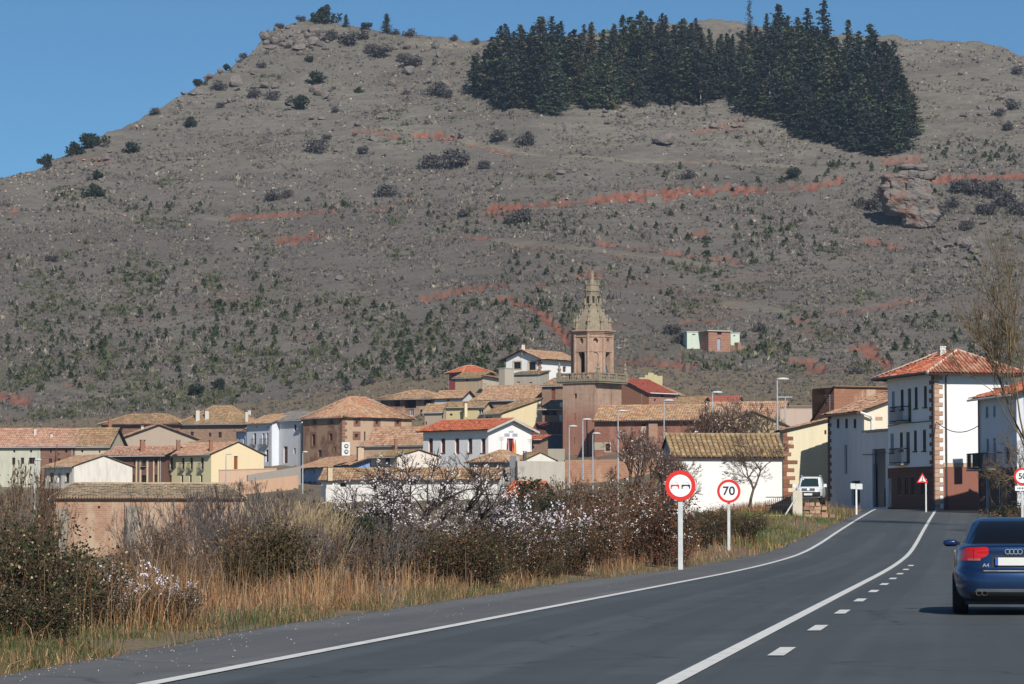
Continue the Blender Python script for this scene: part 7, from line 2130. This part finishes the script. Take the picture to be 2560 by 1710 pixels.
mass(-46 * u, 60 * u, 50 * u, 56 * u, 70 * u, 14, OUT, 'rock_mass', oc, 0, .2)
for (x, z, w, h_, s) in ((-40, 112, 56, 16, 11), (-4, 118, 70, 20, 13), (22, 134, 34, 16, 17), (-8, 136, 46, 12, 19), (36, 116, 46, 22, 23), (-58, 88, 36, 16, 29)): mass(x * u, z * u, w * u, h_ * u, 50 * u, s, OUT, 'slab', oc, 0, .1)
# ------------------------------------------------------------------ low scrub that covers the hillside
def scatter_mesh(name, label, tmpl, X, Y, Z, S_, cols, kind='stuff', mat=None, seed=1):
    rg = np.random.default_rng(seed); n = len(X); T, TF = tmpl
    a = rg.uniform(0, 6.283, n); c_, s_ = np.cos(a), np.sin(a)
    sx = S_ * rg.uniform(.7, 1.3, n); sz = S_ * rg.uniform(.6, 1.25, n)
    V = np.empty((n, len(T), 3))
    jit = rg.normal(0, .16, (n, len(T), 3))
    Tj = T[None] + jit
    V[:, :, 0] = (Tj[:, :, 0] * c_[:, None] - Tj[:, :, 1] * s_[:, None]) * sx[:, None] + X[:, None]
    V[:, :, 1] = (Tj[:, :, 0] * s_[:, None] + Tj[:, :, 1] * c_[:, None]) * sx[:, None] + Y[:, None]
    V[:, :, 2] = Tj[:, :, 2] * sz[:, None] + Z[:, None]
    F = (TF[None] + (np.arange(n) * len(T))[:, None, None]).reshape(-1, TF.shape[1])
    o = link(name, np_mesh(name, V.reshape(-1, 3), F, mat or LEAF, col=np.repeat(cols, len(T), 0)))
    return tag(o, label, name.replace('_', ' '), kind=kind)
dome = np.array([(0, 0, .62)] + [(math.cos(k * 2 * math.pi / 5) * .62, math.sin(k * 2 * math.pi / 5) * .62, .30) for k in range(5)] + [(math.cos(k * 2 * math.pi / 5 + .6) * .75, math.sin(k * 2 * math.pi / 5 + .6) * .75, -.15) for k in range(5)])
domeF = np.array([(0, 1 + k, 1 + (k + 1) % 5) for k in range(5)] + [(1 + k, 6 + k, 1 + (k + 1) % 5) for k in range(5)] + [(6 + k, 6 + (k + 1) % 5, 1 + (k + 1) % 5) for k in range(5)])
rt = np.random.default_rng(77)
tv, tf = [], []
for k in range(9):
    a = k * 2.4 + rt.uniform(-.4, .4); r_ = rt.uniform(.25, .8); b_ = a + 1.57; w_ = .17
    bx_, by_ = math.cos(a) * r_ * .35, math.sin(a) * r_ * .35
    tv += [(bx_ - math.cos(b_) * w_, by_ - math.sin(b_) * w_, -.1), (bx_ + math.cos(b_) * w_, by_ + math.sin(b_) * w_, -.1), (math.cos(a) * r_, math.sin(a) * r_, rt.uniform(.5, .95))]
    tf.append((3 * k, 3 * k + 1, 3 * k + 2))
tuft, tuftF = np.array(tv), np.array(tf)
N = 105000
x = rng.uniform(-60, 2640, N); t = rng.random(N) ** .85
ry = np.interp(x, RPX, RPY)
yb = y640(x)
y = ry + (yb - ry) * t
red, tan = soil_mask(x, y)
dens = .55 + 1.7 * fbm(x / 75, y / 22, 91, 4) + .25 * sstep(350, 600, y)
keep = (rng.random(N) < dens) & (red < .15 + .75 * rng.random(N) ** 3) & (tan < .3)
x, y = x[keep], y[keep]
X, Y, Z = hill_pt(x, y)
n = len(X)
base = np.array([(.140, .125, .112), (.185, .162, .138), (.100, .090, .086), (.225, .20, .155), (.145, .138, .10), (.26, .23, .18), (.18, .13, .10)])
cols = base[rng.choice(7, n, p=[.28, .24, .20, .11, .06, .07, .04])] * (1 + rng.normal(0, .15, (n, 1)))
grn = (fbm(x / 90, y / 40, 97, 3) + .3 * sstep(600, 950, y) > .32) & (rng.random(n) < .6)
cols[grn] = np.array([.085, .092, .045]) * (1 + rng.normal(0, .25, (int(grn.sum()), 1)))
scatter_mesh('hill_scrub', 'low grey scrub covering the hillside', (tuft, tuftF), X, Y, Z, rng.uniform(.28, .82, n) * (1 + .9 * (rng.random(n) < .07)) * np.where(grn, 1.25, 1), np.clip(cols, .01, 1))
# small loose stones
N = 2600
x = rng.uniform(-40, 2620, N); ry = np.interp(x, RPX, RPY); y = ry + 8 + (600 - ry) * rng.random(N) ** 1.6
X, Y, Z = hill_pt(x, y)
cs = np.array([(.36, .30, .25), (.30, .26, .23), (.40, .28, .21)])[rng.integers(0, 3, N)] * (1 + rng.normal(0, .12, (N, 1)))
keep = fbm(x / 90, y / 50, 95, 3) > -.1
scatter_mesh('hill_stones', 'loose pale stones strewn over the upper slope', (dome * np.array([.8, .8, .75]), domeF), X[keep], Y[keep], Z[keep], rng.uniform(.2, .75, N)[keep], cs[keep], seed=5)
N = 7000
Y = rng.uniform(562, 645, N); pxx = rng.uniform(-150, 2700, N); X = (pxx - CX) * Y / FPX
scatter_mesh('slope_scrub', 'grey scrub on the slope just behind the village', (tuft, tuftF), X, Y, gz(X, Y) - .05, rng.uniform(.3, .8, N), base[rng.choice(5, N, p=[.3, .2, .3, .05, .15])] * (1 + rng.normal(0, .15, (N, 1))), seed=12)
# scrub on the low ground between road, barn and village
N = 9000
Y = rng.uniform(45, 640, N); pxx = rng.uniform(-150, 2700, N); X = (pxx - CX) * Y / FPX
l = -(X - edge_x(Y) + shoulder(Y)); r = X - edge_x(Y) - 9.2
ok = ((l > 5) | (r > 4)) & ~((Y > 205) & (Y < 270) & (pxx > 1990))
X, Y = X[ok], Y[ok]
cols = np.array([(.12, .10, .07), (.16, .13, .085), (.09, .085, .05), (.07, .06, .05)])[rng.integers(0, 4, len(X))]
scatter_mesh('field_scrub', 'dry low scrub on the fields before the village', (dome, domeF), X, Y, gz(X, Y) - .05, rng.uniform(.2, .55, len(X)), cols, seed=6)
# ------------------------------------------------------------------ roadside grass
def blades(name, label, cat, X, Y, H, W, cols, lean=.35, seed=3, w=None):
    rg = np.random.default_rng(seed); n = len(X); Z = gz(X, Y) - .03
    a = rg.uniform(0, 6.283, n); d = np.stack([np.cos(a), np.sin(a), 0 * a], 1); s = np.stack([-np.sin(a), np.cos(a), 0 * a], 1)
    b = rg.uniform(0, 6.283, n); f = np.stack([np.cos(b), np.sin(b), 0 * b], 1) * (rg.random(n) ** 1.5 * lean)[:, None]
    P0 = np.stack([X, Y, Z], 1); up = np.array([0, 0, 1.])
    P1 = P0 + (f * .35 + up * .55) * H[:, None]; P2 = P0 + (f + up * (1 - .25 * np.linalg.norm(f, axis=1))[:, None]) * H[:, None]
    W = W[:, None]
    V = np.stack([P0 - s * W, P0 + s * W, P1 + s * W * .8, P1 - s * W * .8, P2 + s * W * .25, P2 - s * W * .25], 1).reshape(-1, 3)
    q = np.arange(n)[:, None] * 6
    F = np.concatenate([q + np.array([[0, 1, 2, 3]]), q + np.array([[3, 2, 4, 5]])])
    return tag(link(name, np_mesh(name, V, F, LEAF, col=pal(rg, n, cols, w, .2, 6))), label, cat, kind='stuff')
def band_pts(n, y0, y1, l0, l1, dens=None, seed=0, pw=1.0):
    rg = np.random.default_rng(seed)
    Y = 1 / rg.uniform(1 / y1, 1 / y0, n) ; l = l0 + (l1 - l0) * rg.random(n) ** pw
    X = edge_x(Y) - shoulder(Y) - l
    if dens is not None:
        k = rg.random(n) < dens(X, Y, l); X, Y, l = X[k], Y[k], l[k]
    return X, Y, l, rg
TANG = ((.25, .125, .055), (.31, .175, .085), (.20, .098, .045), (.36, .235, .13), (.14, .075, .042))
PALE = ((.31, .235, .135), (.26, .185, .105), (.37, .29, .18))
GRN = ((.042, .066, .018), (.055, .078, .024), (.075, .085, .032), (.13, .11, .055))
X, Y, l, rg = band_pts(60000, 33, 135, .55, 5.5, lambda X, Y, l: (.42 + 1.4 * fbm(X / 1.7, Y / 2.6, 21, 3)) * np.interp(Y, [33, 38, 43, 100, 135], [.15, .5, 1, 1, .8]), 1, .9)
hh = rg.uniform(.32, .82, len(X)) * (.75 + .9 * vnoise(X / 1.5, Y / 2, 4)) * np.interp(l, [.5, 1.2, 2.2], [.45, .8, 1.05]) * (1 + .7 * vnoise(X / .5, Y / .9, 15))
blades('dry_grass', 'tall orange tan dry grass along the road verge', 'grass', X, Y, hh, rg.uniform(.0025, .006, len(X)) * np.interp(Y, [30, 130], [1, 1.9]), TANG + ((.11, .06, .035), (.40, .29, .17)), .85, 31)
X, Y, l, rg = band_pts(1300, 36, 120, .8, 5, None, 2)
blades('grass_stalks', 'taller pale dry stalks rising out of the verge grass', 'grass', X, Y, rg.uniform(.5, 1.1, len(X)), rg.uniform(.002, .004, len(X)), TANG + PALE[:1], .45, 32)
X, Y, l, rg = band_pts(48000, 27, 120, -.12, 1.5, lambda X, Y, l: (.5 + 2.6 * fbm(X / .8, Y / 1.3, 23, 3)), 3, 1.2)
blades('verge_grass', 'short green and straw grass at the edge of the asphalt', 'grass', X, Y, rg.uniform(.04, .22, len(X)) * (1 + .9 * vnoise(X / .7, Y / 1.1, 14)), rg.uniform(.003, .007, len(X)), GRN + ((.24, .15, .075), (.30, .21, .115), (.16, .095, .05)), .95, 33, [1.6, 1.4, 1, 1.6, 2.6, 1.6, 2])
X, Y, l, rg = band_pts(9000, 26, 45, .2, 4.5, lambda X, Y, l: .5 + 1.2 * fbm(X / 1.2, Y / 1.6, 27, 3), 7)
blades('green_grass', 'lush green grass in the near left corner', 'grass', X, Y, rg.uniform(.10, .36, len(X)), rg.uniform(.003, .007, len(X)), GRN[:3], .7, 37)
X, Y, l, rg = band_pts(16000, 128, 214, .15, 7, lambda X, Y, l: .6 + 1.2 * fbm(X / 2, Y / 5, 25, 2), 4)
blades('bank_grass', 'green grass on the bank beside the road crest', 'grass', X, Y, rg.uniform(.12, .4, len(X)), rg.uniform(.010, .018, len(X)), ((.055, .10, .022), (.08, .12, .03), (.10, .12, .035)), .6, 34)
X, Y, l, rg = band_pts(13000, 122, 214, 0, 8, lambda X, Y, l: sstep(2.0, 4.5, l) + .22 + .5 * (fbm(X / 2, Y / 4, 26, 2) > .2), 5)
blades('bank_dry_grass', 'orange dry grass on top of the roadside bank', 'grass', X, Y, rg.uniform(.25, .75, len(X)) * np.where((Y > 135) & (Y < 182), .4, 1), rg.uniform(.009, .016, len(X)), TANG, .5, 35)
rg = np.random.default_rng(6); n = 14000; Y = 1 / rg.uniform(1 / 206, 1 / 40, n); r_ = rg.uniform(0, 5, n); X = edge_x(Y) + 9.35 + r_
blades('right_verge_grass', 'dull grass on the right verge before the houses', 'grass', X, Y, rg.uniform(.15, .6, n), rg.uniform(.008, .016, n), GRN + TANG[:2], .6, 36)
# pale grit on the shoulder
n = 330; rg = np.random.default_rng(8); Y = 1 / rg.uniform(1 / 110, 1 / 27, n); X = edge_x(Y) - shoulder(Y) * (1 - rg.random(n) ** 2.2 * .8) + .03
scatter_mesh('grit', 'pale grit lying along the asphalt edge', (dome, domeF), X, Y, zroad(Y) + .002, rg.uniform(.003, .010, n), np.repeat(np.array([[.52, .47, .38]]), n, 0), seed=9)
# ------------------------------------------------------------------ hedge and bushes beside the road
DKG = ((.020, .028, .011), (.030, .038, .014), (.045, .045, .018), (.095, .052, .028), (.075, .034, .02), (.24, .18, .09), (.38, .33, .22))
WDK = [4, 4, 2.2, 1.6, 1.5, .5, .35]
BR = [m_bramble(400 + k, DKG, WDK, 80, 1.55, 1.35, 8500, (.018, .042)) for k in range(3)]
REDB = ((.13, .05, .026), (.10, .04, .024), (.17, .08, .04), (.06, .04, .02), (.04, .042, .018), (.28, .2, .11))
RB = [m_bramble(410 + k, REDB, [3, 3, 2, 2, 1.3, .5], 80, 1.9, 1.3, 6500, (.02, .045), BROWN, 90 if k else 150, ((.62, .55, .50), (.7, .64, .6)), 7) for k in range(2)]
BD = m_bramble(420, REDB + DKG[:3], [1.6, 2, 1.2, 2, 2, .4, 3, 3, 1.5], 80, 1.7, 1.4, 8000, (.02, .042), BROWN)
TH = [m_thicket(430 + k, 2.1, 1.35, 30) for k in range(3)]
THB = [m_thicket(440 + k, 2.0, 1.3, 28, BROWN, 3, 900, ((.12, .07, .04), (.2, .13, .07))) for k in range(2)]
BLO = m_bramble(450, ((.10, .06, .045), (.06, .05, .025)), None, 40, 1.15, 1.2, 1400, (.015, .03), BROWN, 190, ((.62, .56, .60), (.70, .66, .69), (.52, .44, .49)), 8)
ALM = m_tree(460, 3.3, .085, 5, ((.045, .032, .028), (.07, .052, .046), (.10, .08, .072)), 440, ((.56, .51, .50), (.66, .61, .60), (.45, .39, .39)), (2, 4), .05, .75, .2, .4, bs=(.016, .032), stems=3)
ALM2 = m_tree(461, 3.0, .06, 5, ((.06, .045, .04), (.10, .08, .075)), 420, ((.64, .58, .58), (.74, .68, .68)), (2, 4), .06, .62, .22, .35, bs=(.015, .03), stems=2)
EV = [m_bush(470 + k, 1.7, 1.1, 5200, (.022, .055), ((.016, .024, .011), (.024, .034, .015), (.013, .019, .010), (.04, .045, .018))) for k in range(2)]
OLV = m_bush(475, 1.5, 1.0, 5200, (.018, .042), ((.045, .036, .015), (.06, .045, .02), (.035, .032, .014), (.09, .065, .03)))
BARE = [m_tree(480 + k, 4.6, .10, 6, ((.10, .075, .06), (.14, .105, .085), (.075, .055, .045)), 0, None, (2, 4), .04, .66, .24, .3, rmin=.007) for k in range(2)]
BAREB = [m_tree(485 + k, 4.2, .10, 5, ((.13, .075, .055), (.10, .065, .055), (.17, .11, .08)), 70, ((.66, .58, .55), (.6, .5, .46)), (2, 4), .09, .55, .24, .3, bs=(.018, .035), rmin=.008, stems=2) for k in range(2)]
def reed_mesh(seed, n=1500, H=2.0, R=1.1, cols=PALE):
    rg = np.random.default_rng(seed); a = rg.uniform(0, 6.28, n); r0 = R * np.sqrt(rg.random(n)); X, Y = r0 * np.cos(a), r0 * np.sin(a)
    h_ = H * rg.uniform(.6, 1.05, n); f = rg.normal(0, .16, (n, 2)); s = rg.normal(size=(n, 3)); s[:, 2] = 0; s = norm(s) * rg.uniform(.006, .016, n)[:, None]
    P0 = np.stack([X, Y, 0 * X], 1); P1 = P0 + np.stack([f[:, 0] * h_ * .5, f[:, 1] * h_ * .5, h_ * .6], 1); P2 = P0 + np.stack([f[:, 0] * h_ * 1.4, f[:, 1] * h_ * 1.4, h_], 1)
    V = np.stack([P0 - s, P0 + s, P1 + s, P1 - s, P2 + s * .3, P2 - s * .3], 1).reshape(-1, 3); q = np.arange(n)[:, None] * 6
    return [np_mesh('reed_blades', V, np.concatenate([q + np.array([[0, 1, 2, 3]]), q + np.array([[3, 2, 4, 5]])]), LEAF, col=pal(rg, n, cols, None, .15, 6))]
REED = [reed_mesh(490 + k) for k in range(2)]
def plant(name, label, cat, meshes, px, top, d, h0, group=None, sw=1.0, rz=None):
    """stand a plant on the ground at photo column px, distance d, its top at photo row top"""
    X = (px - CX) * d / FPX; Zg = float(gz(X, d)); Zt = P(px, top, d)[2]
    h0 = max(float(np.percentile([v.co.z for v in me.vertices], 99.5)) for me in meshes)
    s = max(.3, (Zt - Zg) / h0)
    return place(name, label, cat, meshes, X, d, Zg - .05, (s * sw, s * sw, s), rp.uniform(0, 6) if rz is None else rz, group)
HG = [
 ('bramble_bush', 'dense dark bramble bush filling the left edge of the verge', 'bush', BR[0], 30, 1300, 38, 1.55, 1.0), ('bramble_bush', 'dark bramble bush second from the left edge, dry seed heads', 'bush', BR[1], 140, 1350, 39, 1.55, 1.0),
 ('bramble_bush', 'low dark bramble bush spreading right towards the blossom shrub', 'bush', BR[2], 270, 1465, 40, 1.55, 1.3), ('bramble_bush', 'dark bramble bush low in the near left corner', 'bush', BR[1], 90, 1440, 34.5, 1.55, 1.2), ('bramble_bush', 'tall dark bramble behind the left edge bush', 'bush', BR[2], 40, 1285, 44, 1.55, .7), ('bramble_bush', 'low brown bramble in front of the blossom shrub', 'bush', BD, 420, 1500, 41, 1.7, 1.3),
 ('bare_shrub', 'tall dark leafless shrub rising at the left edge', 'shrub', THB[0], 15, 1135, 66, 2.0, .5), ('bare_shrub', 'dark leafless shrub before the brown stone wall', 'shrub', THB[1], 70, 1230, 64, 2.0, .5),
 ('blossom_shrub', 'low shrub with lilac white blossom before the brick barn', 'shrub', BLO, 345, 1395, 42, 1.15, 1.0), ('blossom_shrub', 'sparse sprig of lilac white blossom beside the dry grass', 'shrub', BLO, 455, 1440, 43, 1.15, .6),
 ('grey_thicket', 'grey twiggy thicket right of the brick barn buttress', 'shrub', TH[0], 420, 1262, 60, 2.1, .7), ('grey_thicket', 'tall grey thicket hiding the right end of the brick barn', 'shrub', TH[1], 500, 1222, 64, 2.1, .9), ('grey_thicket', 'grey thicket below the yellow green house', 'shrub', TH[2], 590, 1205, 68, 2.1, .9), ('grey_thicket', 'grey thicket below the long peach wall', 'shrub', TH[0], 690, 1225, 68, 2.1, .9), ('grey_thicket', 'brownish thicket between the barn and the olive bush', 'shrub', THB[0], 545, 1290, 56, 2.0, 1.1), ('grey_thicket', 'low brown thicket behind the lilac blossom', 'shrub', THB[1], 445, 1375, 52, 2.0, .9),
 ('grey_thicket', 'brown thicket in front of the barn buttress', 'shrub', THB[0], 385, 1335, 56, 2.0, .9), ('grey_thicket', 'grey brown thicket left of the olive bush', 'shrub', TH[2], 490, 1300, 58, 2.1, 1.2), ('grey_thicket', 'grey brown thicket right of the olive bush', 'shrub', TH[0], 760, 1305, 60, 2.1, 1.2), ('grey_thicket', 'reddish thicket in front of the straw reeds', 'shrub', THB[1], 820, 1320, 60, 2.0, 1.2), ('grey_thicket', 'grey thicket behind the olive bush', 'shrub', TH[1], 640, 1265, 62, 2.1, 1.3), ('grey_thicket', 'brown thicket at the foot of the almond tree', 'shrub', THB[0], 1010, 1300, 70, 2.0, 1.4), ('grey_thicket', 'grey brown thicket right of the almond tree', 'shrub', TH[1], 1240, 1262, 82, 2.1, 1.3), ('grey_thicket', 'brown thicket under the lamp posts', 'shrub', THB[1], 1430, 1250, 96, 2.0, 1.3),
 ('olive_bush', 'dark olive brown bush in the middle of the hedge', 'bush', OLV, 680, 1300, 56, 1.5, 1.0), ('olive_bush', 'smaller olive brown bush at the foot of the thicket', 'bush', OLV, 610, 1360, 55, 1.5, 1.0),
 ('reed_clump', 'straw coloured reeds left of the dark green bush', 'reeds', REED[0], 775, 1262, 64, 2.0, .8), ('reed_clump', 'straw coloured reeds behind the thicket', 'reeds', REED[1], 735, 1235, 84, 2.0, 1.0),
 ('evergreen_bush', 'narrow dark green bush left of the almond tree', 'bush', EV[0], 895, 1270, 66, 1.7, .8), ('grey_thicket', 'grey thicket at the left foot of the almond tree', 'shrub', TH[1], 860, 1290, 62, 2.1, 1.1), ('grey_thicket', 'grey thicket in front of the almond trunk', 'shrub', TH[2], 965, 1285, 66, 2.1, 1.1),
 ('almond_tree', 'almond tree in white blossom in front of the village', 'tree', ALM, 1060, 1128, 74, 3.1, 1.05), ('almond_tree', 'smaller almond branches in blossom right of the almond tree', 'tree', ALM2, 1190, 1222, 76, 3.0, 1.3), ('almond_tree', 'low blossoming almond left of the almond tree', 'tree', ALM2, 960, 1205, 72, 3.0, 1.2),
 ('bramble_bush', 'broad dark brown bramble below the almond tree', 'bush', BD, 1110, 1300, 66, 1.7, 1.2), ('bramble_bush', 'dark green bramble right of the almond foot', 'bush', BR[0], 1180, 1335, 67, 1.55, 1.2), ('bramble_bush', 'brown bramble under the fallen blossom twigs', 'bush', BD, 1280, 1300, 74, 1.7, 1.2),
 ('blossom_shrub', 'blossom sprigs in the hedge right of the almond tree', 'shrub', BLO, 1330, 1245, 80, 1.15, .8), ('blossom_shrub', 'pale blossom sprigs below the orange shed roof', 'shrub', BLO, 1405, 1265, 84, 1.15, .7),
 ('bramble_bush', 'brown bramble below the street lamps', 'bush', BD, 1385, 1285, 82, 1.7, 1.2), ('bramble_bush', 'dark green low bush in the grass below the lamps', 'bush', BR[1], 1375, 1390, 78, 1.55, .9), ('bramble_bush', 'brown bramble between lamps and road sign', 'bush', RB[1], 1470, 1268, 90, 1.9, 1.2),
 ('evergreen_bush', 'rounded dark green bush below the concrete wall', 'bush', EV[1], 1375, 1198, 150, 1.7, 1.0), ('bare_shrub', 'dark brown shrub behind the lamp posts', 'shrub', THB[0], 1470, 1185, 145, 2.0, 1.2), ('bare_shrub', 'dark brown shrub under the left lamp post', 'shrub', THB[1], 1425, 1200, 142, 2.0, 1.2), ('evergreen_bush', 'low dark green bush left of the concrete wall foot', 'bush', EV[0], 1325, 1240, 135, 1.7, 1.0),
 ('red_bramble', 'red brown bramble with white fluffy seeds left of the no overtaking sign', 'bush', RB[0], 1600, 1195, 100, 1.9, 1.0), ('red_bramble', 'red brown bramble with white seeds further left of the sign', 'bush', RB[1], 1530, 1235, 98, 1.9, 1.1), ('red_bramble', 'red brown bramble right behind the no overtaking post', 'bush', RB[1], 1665, 1255, 100, 1.9, .9),
 ('bramble_bush', 'dark brown bush between the two round signs', 'bush', BD, 1775, 1262, 128, 1.7, 1.2), ('bramble_bush', 'dark green bush behind the speed limit post', 'bush', BR[0], 1845, 1272, 134, 1.55, 1.3), ('bramble_bush', 'dark bush just right of the no overtaking post', 'bush', BR[2], 1725, 1275, 120, 1.55, 1.1), ('bramble_bush', 'brown bush before the barn right of the speed sign', 'bush', BD, 1900, 1292, 150, 1.7, 1.0),
 ('blossom_tree', 'bare tree with pale blossom before the church nave', 'tree', BAREB[0], 1575, 1070, 165, 4.2, .9), ('blossom_tree', 'bare reddish tree before the church arch', 'tree', BAREB[1], 1635, 1085, 160, 4.2, .9), ('blossom_tree', 'low bare tree with pale blossom left of the barn', 'tree', BAREB[0], 1660, 1130, 150, 4.2, .8),
 ('bare_tree', 'bare spreading tree in front of the white barn', 'tree', BARE[0], 1868, 1088, 190, 4.6, 1.25), ('bare_tree', 'bare reddish tree behind the barn roof, left', 'tree', BAREB[1], 1745, 1008, 285, 4.2, 1.0), ('bare_tree', 'bare tree behind the barn roof, middle', 'tree', BAREB[0], 1835, 1020, 283, 4.2, 1.1), ('bare_tree', 'bare tree behind the barn roof near the tall lamp', 'tree', BARE[1], 1900, 1010, 282, 4.6, 1.0), ('bare_tree', 'tall dark bare tree before the tan gable barn', 'tree', BARE[0], 1790, 1000, 288, 4.6, .9),
 ('bare_shrub', 'brown bare shrub at the right verge below the speed sign', 'shrub', THB[0], 2545, 1262, 150, 2.0, 1.2), ('evergreen_bush', 'dark bush at the right verge under the bare tree', 'bush', EV[0], 2530, 1262, 172, 1.7, 1.3), ('evergreen_bush', 'dark bush at the right edge before the houses', 'bush', EV[1], 2562, 1255, 160, 1.7, 1.3)]
for (nm, lab, cat, ms, px_, top, d, h0, sw) in HG: plant(nm, lab, cat, ms, px_, top, d, h0, None, sw)
for i, (x_, top, d_) in enumerate([(345, 1228, 330), (420, 1215, 345), (480, 1212, 350), (540, 1210, 380), (585, 1222, 352), (640, 1218, 360), (700, 1212, 390), (745, 1222, 365), (660, 1160, 500), (720, 1172, 495), (735, 1205, 400), (800, 1228, 340), (610, 1186, 452), (500, 1232, 300), (690, 1238, 300), (770, 1240, 290), (560, 1240, 300), (880, 1236, 320), (950, 1235, 330)]):
    ms = (TH, THB)[i % 3 == 0][i % 2]
    X = (x_ - CX) * d_ / FPX; Zg = float(gz(X, d_)); Zt = P(x_, top, d_)[2]; h_ = max(1.2, Zt - Zg)
    place('grey_thicket', f'leafless grey brown thicket below the village walls, {ORD[i + 1]} of them', 'shrub', ms, X, d_, Zt - h_ - .2, (h_ / 2 * 1.3, h_ / 2 * 1.3, h_ / 2), rp.uniform(0, 6), 'leafless thickets below the village walls')
# tall bare tree at the right edge
BIG = m_tree(500, 15, .11, 5, ((.17, .125, .07), (.12, .09, .06), (.22, .165, .09)), 0, None, (2, 5), .13, .42, .22, .25, rmin=.009)
zmax = max(v.co.z for v in BIG[0].vertices)
plant('tall_bare_tree', 'tall bare tree with yellowish twigs at the right edge of the picture', 'tree', BIG, 2590, 590, 168, zmax, None, .85, 5.5)
BIG2 = m_tree(501, 8, .10, 5, ((.16, .12, .08), (.12, .09, .065)), 0, None, (2, 4), .0, .6, .24, .35, rmin=.008, stems=3)
z2 = max(v.co.z for v in BIG2[0].vertices)
plant('bare_tree', 'drooping bare tree hiding the right house front', 'tree', BIG2, 2590, 1010, 160, z2, None, .7)
print('conifers', n_con, 'saplings', len(saps))
